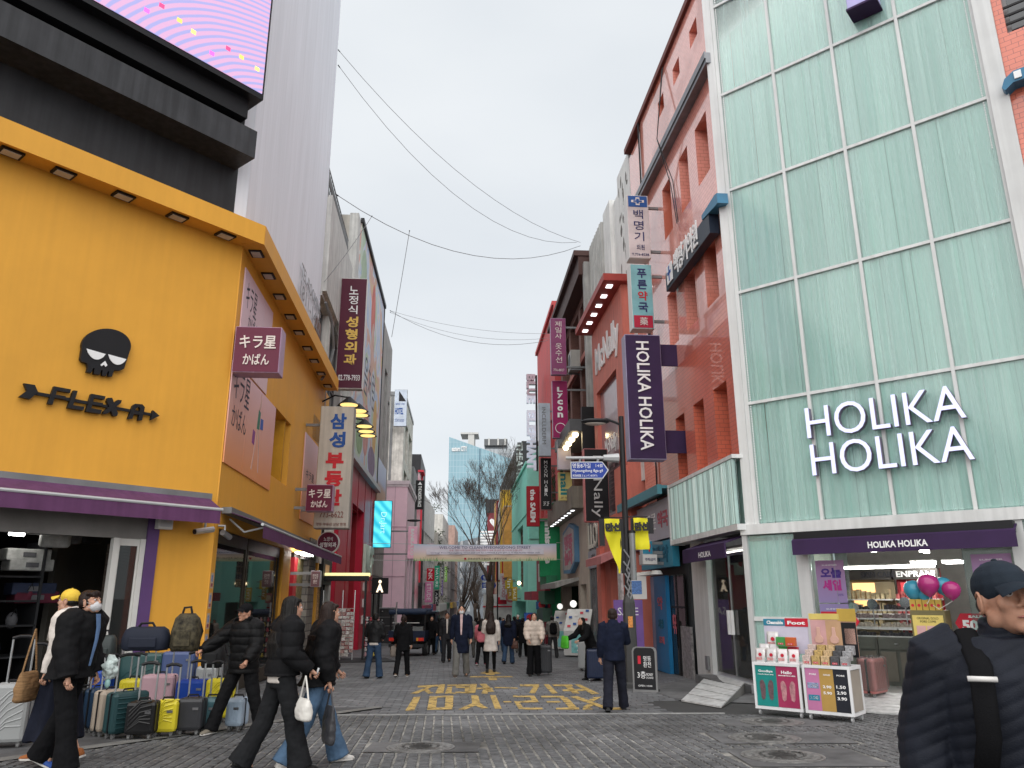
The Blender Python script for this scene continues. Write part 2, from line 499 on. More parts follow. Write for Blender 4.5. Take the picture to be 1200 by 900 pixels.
holes = []                                                       # where cement aprons lie round the manholes
def manhole(px, py, r, label, apron):
	c = G(px, py)
	x0, x1, y0, y1 = apron
	holes.append((c.x + x0, c.x + x1, c.y + y0, c.y + y1))
	sheet('manhole_apron', [(c.x + x0, c.y + y0), (c.x + x1, c.y + y0), (c.x + x1, c.y + y1), (c.x + x0, c.y + y1)], -.001, cementm, kind='structure')
	t = thing('manhole_cover', label, 'manhole cover', c)
	sl = atan(SLOPE)
	mb = MB(); mb.lathe([(0, .010), (r*.98, .010), (r*.98, -.02), (0, -.02)], seg=40)
	for k, (a, b) in enumerate([(.3, .36), (.55, .6), (.8, .85)]):
		mb.lathe([(r*a, .014), (r*b, .014), (r*b, .009), (r*a, .009), (r*a, .014)], seg=36)
	for k in range(24):
		a = 2*pi*k/24
		mb.tube([(r*.38*cos(a), r*.38*sin(a), .011), (r*.52*cos(a), r*.52*sin(a), .011)], .006, 4)
		a += .13
		mb.tube([(r*.62*cos(a), r*.62*sin(a), .011), (r*.78*cos(a), r*.78*sin(a), .011)], .007, 4)
	lid = ob('lid', mb, iron, t, local=True)
	mb = MB(); mb.lathe([(r*1.01, .008), (r*1.09, .008), (r*1.09, -.02), (r*1.01, -.02), (r*1.01, .008)], seg=40)
	rim = ob('rim', mb, iron, t, local=True)
	t.rotation_euler = (-sl, 0, 0)
manhole(493, 876, .36, 'round iron manhole cover in a cement patch at bottom centre of the crossing', (-.62, .68, -.3, .42))
manhole(896, 865, .40, 'middle one of three dark manhole covers in front of the sample trolleys', (-.62, 1.0, -.42, .5))
manhole(917, 886, .40, 'manhole cover nearest the viewer of the three in front of the sample trolleys', (-.5, .9, -.6, .52))
manhole(905, 846, .40, 'manhole cover closest to the wheels of the sample trolleys', (-.75, .85, -.45, .45))

def stones(x0, x1, y0, y1, dx, dy, gx, gy, pick, parent, name, field, msel, skip, jit, shift=.0):
	"""blocks with sloping sides: the ones that show largest are objects, the others one field"""
	cells = []
	ny = int((y1 - y0)/dy)
	for j in range(ny):
		yc = y0 + (j + .5)*dy
		off = (j % 2)*dx*shift - .088*(yc - 12.8)
		for i in range(int((x0 - 1.5)/dx), int((x1 + 1.5)/dx)):
			xc = i*dx + off
			if not (x0 < xc < x1): continue
			if skip(xc, yc): continue
			if abs(xc) > .70*yc + .6: continue
			cells.append((xc, yc))
	cells.sort(key=lambda c: pick(*c))
	def block(mb, xc, yc, org):
		a, b = dx - gx + rnd.uniform(-jit, jit), dy - gy + rnd.uniform(-jit, jit)
		k = jit*.9
		z = gz(yc) + rnd.uniform(-.5, .5)*k
		tl, ts = rnd.uniform(-k, k)*.5, rnd.uniform(-k, k)*.5
		e = min(.008, gx*.6)
		vs = []
		for q, (sx, sy) in enumerate(((-1, -1), (1, -1), (1, 1), (-1, 1))):
			vs.append((xc + sx*a/2 - org[0], -(yc + sy*b/2 - org[1]), z - .03 - org[2]))
		for q, (sx, sy) in enumerate(((-1, -1), (1, -1), (1, 1), (-1, 1))):
			vs.append((xc + sx*(a/2 - e) - org[0], -(yc + sy*(b/2 - e) - org[1]), z + sx*tl + sy*ts - SLOPE*sy*b/2 - org[2]))
		mb.add(vs, [(4, 5, 6, 7), (0, 1, 5, 4), (1, 2, 6, 5), (2, 3, 7, 6), (3, 0, 4, 7)])
	protos = []
	for k in range(12):
		mb = MB(); block(mb, 0, 0, (0, 0, 0))
		me = ob(name, mb, msel(0, -1), None, local=True)
		protos.append(me.data); bpy.data.objects.remove(me)
	for xc, yc in cells[:295]:
		o = bpy.data.objects.new(name, rnd.choice(protos)); col.objects.link(o)
		o.location = (xc, yc, gz(yc)); o.parent = parent
	mbs = {}
	for xc, yc in cells[295:]:
		m = msel(xc, yc)
		block(mbs.setdefault(m.name, (m, MB()))[1], xc, yc, (0, 0, 0))
	mm = MB(); ml = []
	for k, (m, b) in enumerate(mbs.values()):
		ml.append(m); base = len(mm.v); mm.v += b.v
		mm.f += [tuple(i + base for i in f) for f in b.f]; mm.mi += [k]*len(b.f)
	ob(field, mm, ml, parent, kind='stuff')
def in_hole(x, y):
	return any(h[0] - .03 < x < h[1] + .03 and h[2] - .03 < y < h[3] + .03 for h in holes)
fore = [G(-60, 905), G(90, 880), G(330, 846)]                   # edge of the bag shop's forecourt
def left_of(x, y):
	(a, b), (c, d) = (fore[1].x, fore[1].y), (fore[2].x, fore[2].y)
	return (c - a)*(y - b) - (d - b)*(x - a) > 0
def band(y): return 11.55 < y < 12.0
stones(-6.5, 8.6, 7.4, 12.78,   .128, .105, .019, .006, lambda x, y: abs(x + .4)*.5 + (y - 8.6)*1.6 if y > 8.4 else 9 + abs(x), setts, 'sett', 'sett_field',
	   lambda x, y: stone2 if band(y) or rnd.random() < .1 else stone, lambda x, y: in_hole(x, y) or (left_of(x, y) and y > 7), .006)
def near_slab(x, y): return y
d = (fore[2] - fore[1]).normalized(); e = Vector((-d.y, d.x, 0))
q0, q1 = fore[1] - d*4, fore[2] + d*2.2
stones(-7.6, 5.2, 12.93, 33.0, .30, .20, .008, .006, lambda x, y: y*1.0 + abs(x)*.3, pavers, 'paver', 'paver_field',
	   lambda x, y: paverm2 if rnd.random() < .18 else paverm, lambda x, y: (left_of(x, y) and y < q1.y) or x < LB.P(y - 14.5, 0, 0).x + .1 or x > RS.P(15.85 - y, 0, 0).x - .1 or (x > 2.4 and y < 15), .0025, shift=.5)
mb = MB()
mb.add([(p[0], -p[1], gz(p[1]) + .003 - q) for q in (0, .03) for p in [(-3.3, 12.82), (3.3, 12.9), (3.3, 12.97), (-3.3, 12.89)]], [(0, 1, 2, 3), (0, 4, 5, 1), (2, 6, 7, 3)])
ob('granite_edge_strip', mb, mat('granite_edge', (.26, .26, .255), .7, var=.3, sc_=6), kind='structure')
# forecourts of the corner shops
d = (fore[2] - fore[1]).normalized(); e = Vector((-d.y, d.x, 0))
q0, q1 = fore[1] - d*4, fore[2] + d*2.2
sheet('shop_forecourt', [q0, q1, Vector((-5.9, q1.y, 0)), q0 + e*6], .003, mat('forecourt_cement', (.085, .085, .087), .8, var=.3, sc_=3, bump=.4, bs=60), kind='structure')
sheet('kerb_strip', [q0, q1, q1 + e*.2, q0 + e*.28], .007, mat('kerb_cement', (.17, .168, .16), .85, var=.3, sc_=4, bump=.3), kind='structure')
cr = RG.P(-.4, 0, 0)
sheet('shop_apron', [(3.0, 14.9), (2.75, 17.5), (4.3, 20), cr, RG.P(6, 0, 0), RG.P(6, 1.2, 0), RG.P(.2, 1.4, 0)], .004, cementm, kind='structure')

# worn yellow letters painted on the slabs, seen from their far side
pm = bpy.data.materials.new('worn_yellow_paint'); pm.use_nodes = True
n_ = pm.node_tree; b_ = n_.nodes['Principled BSDF']; b_.inputs['Base Color'].default_value = (.50, .34, .10, 1); b_.inputs['Roughness'].default_value = .7
g_ = n_.nodes.new('ShaderNodeNewGeometry'); z_ = n_.nodes.new('ShaderNodeTexNoise'); z_.inputs['Scale'].default_value = 7; z_.inputs['Detail'].default_value = 9; z_.inputs['Roughness'].default_value = .75
r_ = n_.nodes.new('ShaderNodeMapRange'); r_.inputs['From Min'].default_value, r_.inputs['From Max'].default_value = .385, .49
n_.links.new(g_.outputs['Position'], z_.inputs['Vector']); n_.links.new(z_.outputs['Fac'], r_.inputs['Value']); n_.links.new(r_.outputs['Result'], b_.inputs['Alpha'])
strokes = [
 [(125,103),(230,96),(232,106),(128,112)], [(176,108),(204,106),(125,142),(88,142)], [(150,118),(172,116),(208,140),(178,142)],
 [(236,95),(264,95),(256,141),(214,141)], [(275,97),(388,95),(388,102),(274,104)], [(276,108),(300,106),(296,136),(318,138),(318,143),(262,142)],
 [(318,106),(384,106),(386,113),(316,113)], [(316,132),(384,132),(386,140),(316,140)], [(364,106),(386,106),(388,140),(362,140)],
 [(390,94),(424,93),(416,138),(384,139)], [(436,93),(470,92),(512,132),(482,134)], [(424,112),(500,112),(505,120),(422,120)], [(455,122),(480,122),(478,142),(446,142)],
 [(515,108),(628,112),(630,117),(512,114)], [(640,95),(736,95),(736,105),(716,141),(684,141),(708,106),(640,104)],
 [(758,95),(786,95),(832,141),(800,142)], [(800,96),(900,96),(908,105),(812,105)], [(866,106),(896,106),(942,141),(906,141)], [(914,96),(942,96),(1040,143),(1002,145)], [(850,121),(966,119),(972,128),(858,130)],
 [(106,160),(141,158),(108,226),(64,228)], [(186,156),(226,156),(218,214),(174,222)], [(176,212),(300,211),(300,221),(174,224)], [(226,153),(268,152),(268,160),(226,162)], [(268,152),(306,152),(303,210),(262,210)],
 [(395,150),(430,150),(440,190),(480,215),(447,217),(416,202),(366,222),(330,222),(400,190)], [(490,150),(518,150),(548,218),(514,218)], [(556,180),(596,180),(598,186),(557,186)],
 [(604,152),(712,152),(736,185),(640,188),(655,212),(752,213),(756,222),(636,222),(610,180),(700,176),(690,160),(607,160)],
 [(745,153),(858,153),(866,161),(749,161)], [(840,162),(880,162),(925,211),(886,211)], [(820,212),(935,212),(938,222),(821,222)], [(772,180),(838,179),(846,187),(777,188)],
 [(890,157),(930,155),(1085,212),(1150,212),(1154,223),(1075,223)], [(1010,160),(1052,158),(1010,180),(978,178)], [(958,208),(985,192),(1020,192),(990,214),(1010,222),(956,224)],
 [(438,40),(490,20),(545,40),(512,44),(512,48),(470,48),(470,43)], [(480,62),(522,62),(526,74),(486,74)], [(392,54),(600,54),(606,60),(388,60)]]
mk = thing('road_marking', 'worn yellow letters painted across the grey slabs in the middle of the street', 'road marking', G(590, 815))
for s in strokes:
	mb = MB()
	vs = [G(460 + x/4.2857, 780 + y/4.2857) for x, y in s]
	mb.v = [(p.x, -p.y, p.z + .006) for p in vs]; mb.q(*range(len(vs)))
	ob('stroke', mb, pm, mk)

# ------------------------------------------------------------------ left corner: the yellow bag shop under the grey sheeted building
def R(fr, x0, y0, x1, y1, n=0.0):   # rectangle of a wall between two pixels: (t0, t1, z0, z1)
	a, b = fr.at(x0, y0, n), fr.at(x1, y1, n)
	return min(a[0], b[0]), max(a[0], b[0]), min(a[1], b[1]), max(a[1], b[1])
ledscr = bpy.data.materials.new('led_screen'); ledscr.use_nodes = True
n_ = ledscr.node_tree; b_ = n_.nodes['Principled BSDF']
u_ = n_.nodes.new('ShaderNodeUVMap'); w_ = n_.nodes.new('ShaderNodeTexWave'); w_.wave_type = 'RINGS'; w_.rings_direction = 'SPHERICAL'
w_.inputs['Scale'].default_value = 1.9; w_.inputs['Distortion'].default_value = 1.5; w_.inputs['Detail Scale'].default_value = .6
m_ = n_.nodes.new('ShaderNodeMapping'); m_.inputs['Location'].default_value = (-.4, -14.6, 0); m_.inputs['Scale'].default_value = (1, 1.4, 1)
c_ = n_.nodes.new('ShaderNodeValToRGB'); c_.color_ramp.elements[0].color = (.80, .45, .72, 1); c_.color_ramp.elements[1].color = (.42, .42, .82, 1)
c_.color_ramp.elements[0].position = .45; c_.color_ramp.elements[1].position = .8
n_.links.new(u_.outputs['UV'], m_.inputs['Vector']); n_.links.new(m_.outputs['Vector'], w_.inputs['Vector']); n_.links.new(w_.outputs['Color'], c_.inputs['Fac'])
n_.links.new(c_.outputs['Color'], b_.inputs['Emission Color']); b_.inputs['Emission Strength'].default_value = .5; b_.inputs['Base Color'].default_value = (.05, .05, .05, 1); b_.inputs['Roughness'].default_value = .4

B = thing('bag_shop_building', 'yellow two storey corner bag shop with soffit lights and black band above', 'building', LA.P(0, 0, LA.gz(0)))
g0 = LA.gz(0) - .12
# street-level openings of face A (t measured from the corner to the left)
wa = wall(LA, -9, 0, g0, 8.5, -.3, 0, [(-9.1, -1.08, g0 - 1, 3.12)])
ob('wall', wa, yellow, B)
tH, tP0, tP1 = -1.2, R(LB, 303, 640, 322, 700)[0], R(LB, 303, 640, 322, 700)[1]
LBend = LB.at(384, 500)[0]
win = R(LB, 325, 474, 354, 556)
rec = (win[0] - .2, 6.2, 4.35, 6.05)
wb = wall(LB, -.02, LBend, g0 - .4, 8.5, -.3, 0, [(.25, 6.3, g0 - 1, 2.72), (7.3, LBend - .3, g0 - 1, 2.72), rec])
ob('wall', wb, yellow, B)
# deep yellow reveal of the first floor window
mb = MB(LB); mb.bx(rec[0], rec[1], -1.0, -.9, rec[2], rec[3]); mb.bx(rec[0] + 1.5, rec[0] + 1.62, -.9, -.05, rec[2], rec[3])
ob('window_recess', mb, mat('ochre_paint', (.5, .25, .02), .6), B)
# eaves: fascia in front, soffit with square lights
def eave(fr, t0, t1, ext, n1, tl):
	mb = MB(fr); mb.bx(t0, t1, 0, n1, 8.44 if fr is LB else 8.446, 8.55)
	mb.bx(t0 - ext[0], t1 + ext[1], n1, n1 + .05, 8.42, 8.84)
	mb.bx(t0, t1, -.3, n1, 8.76, 8.82 if fr is LB else 8.826)
	e = ob('eave', mb, yellow, B)
	for t in tl:
		f = MB(fr); f.bx(t - .17, t + .17, n1*.5 - .13, n1*.5 + .13, 8.41, 8.45)
		fl = ob('soffit_light', f, black, B)
		f = MB(fr); f.bx(t - .13, t + .13, n1*.5 - .09, n1*.5 + .09, 8.4, 8.412)
		ob('lens', f, mat('lamp_glass_unlit', (.55, .5, .45), .25), fl)
ox = .42
eave(LA, -9, .16, (0, .02), ox, [LA.at(x, y, .2)[0] for x, y in ((14, 172), (75, 199), (145, 226), (208, 251), (264, 273))])
eave(LB, -.16, LB.at(395, 450, .42)[0], (.02, 0), ox, [LB.at(x, y, .2)[0] for x, y in ((300, 299), (314, 325), (327, 350), (340, 371), (350, 390), (360, 407), (368, 421), (376, 435), (384, 447))])
# building mass behind, above the shop: black bands, ledge, screen box, white sheet along the street
mb = MB(LA); mb.bx(-12, LA.at(277, 220, 0)[0], -.5, .0, 8.8, 13)
ob('dark_band', mb, dark, B)
tl = LA.at(297, 170, .6)[0]
zb, zt = LA.at(297, 185, .7)[1], LA.at(297, 152, .7)[1]
mb = MB(LA); mb.bx(-12, tl, -.05, .7, zb, zt)
ob('ledge', mb, mat('dark_ledge', (.05, .051, .056), .5, streak=.4), B)
mb = MB(LA); mb.bx(-12, tl - .1, -.05, .35, zt, zt + .9)
ob('ledge_upstand', mb, black, B)
s0, s1 = LA.at(308, 112, .95), LA.at(115, 0, .95)
zs = (s0[1] + s1[1])/2
mb = MB(LA); mb.bx(-12, s0[0] + .03, -.1, .93, zs - .12, zs + 7.5); mb.bx(-12, s0[0] - .15, .2, .7, zs - .55, zs - .12)
B2 = thing('led_billboard', 'pink and lilac LED screen above the black ledge of the yellow shop', 'screen', LA.P(-3, 0, zs))
ob('casing', mb, black, B2)
mb = MB(LA); mb.bx(-12, s0[0] - .02, .932, .95, zs, zs + 7.3)
ob('display', mb, ledscr, B2)
for k in range(16):             # bright picture elements on the screen
	mb = MB(LA); t = s0[0] - .25 - k*.32 + rnd.uniform(-.1, .1); z = zs + .15 + rnd.uniform(0, .5) + k*.02
	mb.bx(t - .05, t + .05, .951, .954, z - .045, z + .045)
	ob('pixel_block', mb, lamp(['px_y', 'px_m', 'px_r', 'px_o'][(k*7) % 4], [(.8, .6, .15), (.7, .1, .7), (.8, .05, .15), (.8, .45, .1)][(k*7) % 4], .8), B2)
sheetm = mat('white_scaffold_sheet', (.82, .84, .90), .6, var=.06, sc_=.5, stretch=(4, 4, .3), bump=.25, bs=3, streak=.06)
SB = thing('sheeted_building', 'tall building wrapped in a plain pale grey sheet behind the yellow shop', 'building', LB.P(4, -3, 0))
zt0 = 8.6
tse = LB.at(387, 200)[0]
nv, nh = 26, 40
mb = MB(LB)
for i in range(nv + 1):
	for j in range(nh + 1):
		t = tse*i/nv; z = zt0 + (27 - zt0)*j/nh
		mb.v.append((t, -.02 + .035*noise.noise((t*1.3, z*.12, 3)) + .012*noise.noise((t*5, z*.3, 9)), z))
for i in range(nv):
	for j in range(nh):
		a = i*(nh + 1) + j
		mb.q(a, a + nh + 1, a + nh + 2, a + 1)
ob('scaffold_sheet', mb, sheetm, SB, smooth=True)
mb = MB(LB); mb.bx(.0, tse - .03, -9, -.12, zt0, 26.9)
ob('building_mass', mb, concrete, SB)
mb = MB(LA); mb.bx(LA.at(277, 220)[0] - .02, -.0, -.35, -.02, zt0, 27)
ob('sheet_return', mb, sheetm, SB)
q = R(LB, 352, 312, 372, 372)
tx('1811-1422', LB, q[0], q[1] + .3, 9.75, 10.2, .045, mat('grey_print', (.28, .29, .31), .6), SB, depth=.008)
tx('TEL-ROOMING', LB, q[0], q[1] + .3, 10.35, 10.75, .045, MATS['grey_print'], SB, depth=.008)

# the skull over an arrow with the shop's name
SK = thing('skull_sign', 'black skull with half closed white eyes above a lettered arrow on the yellow wall', 'sign', LA.P(-2.5, 0, 5.5))
c = LA.at(121, 416); zc = c[1] + .03; tcx = c[0]; q = .0128
P = lambda x, y: (tcx + (x - 484)/4*q*1.1, zc - (y - 463)/4*q*1.06 + (x - 484)/4*q*.19)
head = [(484 + 115*cos(a), 428 - 92*sin(a)) for a in [radians(d_) for d_ in range(-15, 196, 10)]]
jaw = [(372, 505), (380, 520), (405, 527), (412, 548), (410, 572), (430, 576), (436, 550), (442, 551), (444, 580), (470, 583), (473, 558), (480, 558), (482, 586), (500, 588), (505, 562), (512, 562), (511, 589), (528, 590), (533, 555), (560, 556), (580, 545), (584, 520)]
mb = MB(LA); mb.poly([P(*p) for p in head + jaw], .03, .1)
ob('skull', mb, black, SK)
def halfeye(x0, x1, y0, y1, dip):
	pts = [(x0, y0), (x1, y1)] + [(x1 + (x0 - x1)*k/10, y1 + (y0 - y1)*k/10 + dip*sin(pi*k/10)**.7) for k in range(1, 10)]
	mb = MB(LA); mb.poly([P(*p) for p in pts], .1, .115); ob('eye', mb, txwhite, SK)
halfeye(392, 482, 452, 474, 42); halfeye(494, 583, 474, 494, 42)
mb = MB(LA); mb.poly([P(*p) for p in [(484, 510), (497, 532), (490, 541), (481, 530), (472, 538), (465, 532)]], .1, .115); ob('nose', mb, txwhite, SK)
LT = thing('arrow_name_sign', 'black arrow carrying the letters FLEXA on the yellow wall under the skull', 'sign', LA.P(-2.5, 0, 4.7))
c = LA.at(108, 474); tcx, zc = c[0], c[1]
P = lambda x, y: (tcx + (x - 432)/4*q*1.1, zc - (y - 696)/4*q*1.05 + (x - 432)/4*q*.175)
mb = MB(LA); mb.poly([P(*p) for p in [(150, 640), (715, 738), (715, 752), (150, 656)]], .03, .07); ob('arrow_shaft', mb, black, LT)
mb = MB(LA); mb.poly([P(*p) for p in [(715, 722), (752, 752), (710, 776)]], .03, .1); ob('arrow_head', mb, black, LT)
mb = MB(LA); mb.poly([P(*p) for p in [(120, 608), (165, 614), (182, 648), (155, 684), (110, 674), (138, 644)]], .03, .1); ob('arrow_fletching', mb, black, LT)
def bars(name, segs):
	mb = MB(LA)
	for k, s in enumerate(segs): mb.poly([P(*p) for p in s], .03, .1 + .002*k)
	ob(name, mb, black, LT)
bars('letter', [[(244, 616), (262, 619), (250, 708), (230, 704)], [(244, 616), (318, 628), (316, 646), (242, 634)], [(240, 655), (300, 664), (298, 680), (238, 671)]])
bars('letter', [[(330, 632), (348, 634), (336, 722), (316, 720)], [(318, 704), (388, 714), (386, 732), (316, 722)]])
bars('letter', [[(410, 646), (428, 648), (418, 738), (398, 734)], [(410, 646), (476, 656), (474, 674), (408, 664)], [(404, 684), (470, 692), (468, 708), (402, 700)], [(400, 718), (468, 728), (466, 748), (398, 738)]])
bars('letter', [[(488, 664), (508, 662), (546, 744), (542, 758), (524, 756), (486, 680)], [(536, 672), (556, 674), (552, 690), (496, 746), (476, 748), (478, 734)]])
bars('letter', [[(612, 700), (622, 690), (640, 706), (628, 716), (618, 770), (598, 772)], [(622, 690), (658, 692), (672, 708), (666, 778), (648, 778), (650, 714), (642, 706), (630, 708)], [(610, 730), (668, 736), (666, 750), (608, 744)]])

# awnings
def awning(fr, t0, t1, ztop, label, drop=.24, out=.75):
	t = thing('awning', label, 'awning', fr.P((t0 + t1)/2, 0, ztop))
	mb = MB(fr); mb.bx(t0, t1, .02, .2, ztop - .02, ztop + .1)
	ob('cassette', mb, grey, t)
	mb = MB(fr); mb.add([(t0 + .04, .2, ztop), (t1 - .04, .2, ztop), (t1 - .04, out, ztop - .2), (t0 + .04, out, ztop - .2), (t0 + .04, .2, ztop - .012), (t1 - .04, .2, ztop - .012), (t1 - .04, out, ztop - .212), (t0 + .04, out, ztop - .212)],
		[(0, 1, 2, 3), (7, 6, 5, 4), (0, 4, 5, 1), (1, 5, 6, 2), (2, 6, 7, 3), (3, 7, 4, 0)])
	ob('canopy', mb, purple, t)
	mb = MB(fr); n = 40
	for k in range(n + 1):
		tt = t0 + .04 + (t1 - t0 - .08)*k/n; s = .012*sin(k*1.9) + .008*noise.noise((k*.7, 1, 2))
		mb.v += [(tt, out + .012, ztop - .24), (tt, out + .012 + s, ztop - .24 - drop)]
	for k in range(n): mb.q(2*k, 2*k + 2, 2*k + 3, 2*k + 1)
	ob('valance', mb, purple, t, smooth=True)
	mb = MB(fr); mb.tube([(t0, out, ztop - .225), (t1, out, ztop - .225)], .03, 8); ob('front_bar', mb, lgrey, t)
	for tt in ([t0 + .3, t1 - .3]):
		mb = MB(fr); mb.tube([(tt, .1, ztop - .1), (tt, out*.5, ztop - .35), (tt, out, ztop - .25)], .02, 6); ob('arm', mb, lgrey, t)
	return t
awning(LA, -8.5, -.24, 3.2, 'long plum purple awning under the skull sign', out=.6)
awning(LB, .25, 12.2, 3.02, 'plum purple awning on the street side of the yellow shop', out=.8)

# shop front of face A
fx = lambda x, y: LA.at(x, y)[0]
mb = MB(LA); mb.bx(-1.28, -1.081, -.1, .05, g0, 3.1); ob('purple_post', mb, mat('plum_paint', srgb(92, 66, 112), .5, var=.08), B)
mb = MB(LA); mb.bx(-9, -1.281, -.12, .0, 2.42, 3.1); ob('header_panel', mb, mat('beige_panel', (.2, .19, .18), .6), B)
for x0, x1 in ((fx(135, 640) - .04, fx(135, 640) + .06), (-1.37, -1.285), (-3.78, -3.68)):
	mb = MB(LA); mb.bx(x0, x1, -.1, .02, g0 + .1, 2.42); ob('door_post', mb, offwhite, B)
dl = fx(135, 640) + .06
dr = ob('window', wall(LA, dl, -1.371, g0 + .1, 2.42, -.06, -.02, [(dl + .03, -1.4, g0 + .2, 2.3)]), offwhite, B)
mb = MB(LA); mb.bx(dl + .03, -1.4, -.045, -.035, g0 + .2, 2.3); ob('pane', mb, darkglass, dr)
mb = MB(LA); mb.bx(-1.46, -1.43, -.02, .02, .5, .72); ob('handle', mb, steel, dr)
dr = ob('window', wall(LA, -7, -3.78, g0 + .1, 2.42, -.06, -.02, [(-6.9, -3.84, g0 + .2, 2.3)]), offwhite, B)
mb = MB(LA); mb.bx(-6.9, -3.84, -.045, -.035, g0 + .2, 2.3); ob('pane', mb, darkglass, dr)
st = MB(LA); a = R(LA, 138, 619, 146, 634); st.bx(a[0], a[1], -.033, -.03, a[2], a[3]); ob('red_sticker', st, mat('sticker_red', (.5, .04, .05), .5), B)
st = MB(LA); a = R(LA, 133, 648, 137, 656); st.bx(a[0], a[1], -.033, -.03, a[2], a[3]); ob('sticker', st, offwhite, B)
a = R(LA, 184, 604, 199, 621, .1); mb = MB(LA); mb.bx(a[0], a[1], .06, .2, a[2], a[3] + .05)
o = thing('junction_box', 'small white electric box under the end of the plum awning', 'junction box', LA.P(a[0], .1, a[2]))
ob('casing', mb, offwhite, o, bevel=.01); mb = MB(LA); mb.bx(a[0] + .03, a[1] - .03, .2, .206, a[2] + .04, a[3]); ob('cover_plate', mb, lgrey, o)
# room behind
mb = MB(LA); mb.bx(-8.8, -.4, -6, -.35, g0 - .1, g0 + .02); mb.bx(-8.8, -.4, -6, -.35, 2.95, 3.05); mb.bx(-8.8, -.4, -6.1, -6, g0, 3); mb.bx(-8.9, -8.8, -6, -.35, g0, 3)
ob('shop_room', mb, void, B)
mb = MB(LA); mb.tube([(-3.0, -1.2, 2.5), (-2.78, -1.2, 2.5)], .05, 8); ob('ceiling_lamp', mb, lampwhite, B)
bagm = [mat('bag_' + k, c, .7, var=.25, sc_=8) for k, c in (('black', (.02, .02, .022)), ('white', (.5, .5, .48)), ('grey', (.13, .13, .14)), ('navy', (.03, .04, .08)), ('wine', (.12, .02, .04)), ('tan', (.25, .17, .1)))]
def hung_bag(x, y, w_, h_, n, m, label):
	p = LA.at(x, y, n); t, z = p
	o = thing('hanging_bag', label, 'bag', LA.P(t, n, z - h_/2), group='bags hanging in the dark bag shop')
	mb = MB(LA)
	mb.loft([[(t + sx*w_*k/2, n + sy*.07*k2, z + zz*h_) for sx, sy in ((-1, -1), (-.6, -1.3), (.6, -1.3), (1, -1), (1, 1), (.6, 1.3), (-.6, 1.3), (-1, 1))] for zz, k, k2 in ((-.5, .85, .8), (-.42, 1, 1), (.1, 1, 1), (.42, .9, .8), (.5, .75, .5))])
	ob('bag_body', mb, m, o, smooth=True)
	mb = MB(LA); mb.tube([(t - w_*.25, n + .08, z + h_*.4), (t - w_*.2, n + .05, z + h_*.75), (t, n, z + h_*.95), (t + w_*.2, n + .05, z + h_*.75), (t + w_*.25, n + .08, z + h_*.4)], .012, 6); ob('strap', mb, bagm[0], o)
	mb = MB(LA); mb.bx(t - w_*.32, t + w_*.32, n + .085, n + .11, z - h_*.3, z + h_*.05); ob('front_pocket', mb, m, o, bevel=.01)
hung_bag(47, 612, .36, .4, -.7, bagm[1], 'white shoulder bag hanging leftmost in the dark doorway')
hung_bag(66, 624, .45, .5, -.9, bagm[1], 'white backpack with dark logo hanging in the doorway beside the lamp')
hung_bag(83, 622, .35, .45, -1.0, bagm[2], 'rounded grey bag hanging under the ceiling lamp')
hung_bag(24, 606, .38, .4, -.9, bagm[2], 'small grey bag in the top left corner of the dark doorway')
hung_bag(108, 620, .35, .5, -1.3, bagm[0], 'black bag hanging near the right door post')
for k, (y, m) in enumerate(((650, 1), (662, 1), (690, 3), (700, 4))):
	p = LA.at(35 + 3*k, y, -1.5)
	o = thing('boxed_bag', ['white box on the upper shelf of the dark shop', 'second white box under the upper shelf', 'navy bag lying on the middle shelf of the dark shop', 'wine red bag on the lower shelf of the dark shop'][k], 'box', LA.P(p[0], -1.5, p[1]))
	mb = MB(LA); mb.bx(p[0] - .35, p[0] + .35, -1.9, -1.5, p[1] - .1, p[1] + .1); ob('box', mb, bagm[m], o, bevel=.02)
	mb = MB(LA); mb.bx(p[0] - .1, p[0] + .1, -1.5, -1.49, p[1] - .04, p[1] + .04); ob('label_plate', mb, bagm[2], o)
t = thing('shelf_unit', 'black metal shelves against the left inside wall of the bag shop', 'shelf', LA.P(-4, -1.8, g0))
for z in (.4, .9, 1.3, 1.7): mb = MB(LA); mb.bx(-5, -2.3, -2.3, -1.45, z + .08, z + .11); ob('shelf', mb, dark, t)
for tt in (-5, -2.3): mb = MB(LA); mb.bx(tt - .02, tt + .02, -2.3, -1.45, g0, 2.4); ob('upright', mb, dark, t)
for k in range(14):
	t_, n_2, z_ = -4.9 + k*.19, -1.6, [.95, 1.36, .5][k % 3]
	o = thing('shelf_bag', 'dim bag packed on the shelves inside the dark bag shop', 'bag', LA.P(t_, n_2, z_), group='bags packed on the shelves')
	mb = MB(LA); mb.ball((t_, n_2, z_ + .13), (.09, .12, .14), 10, 6); ob('bag_body', mb, bagm[[0, 3, 2, 4, 5][k % 5]], o, smooth=True)
	mb = MB(LA); mb.tube([(t_ - .05, n_2 + .1, z_ + .2), (t_, n_2 + .12, z_ + .33), (t_ + .05, n_2 + .1, z_ + .2)], .01, 5); ob('strap', mb, bagm[0], o)
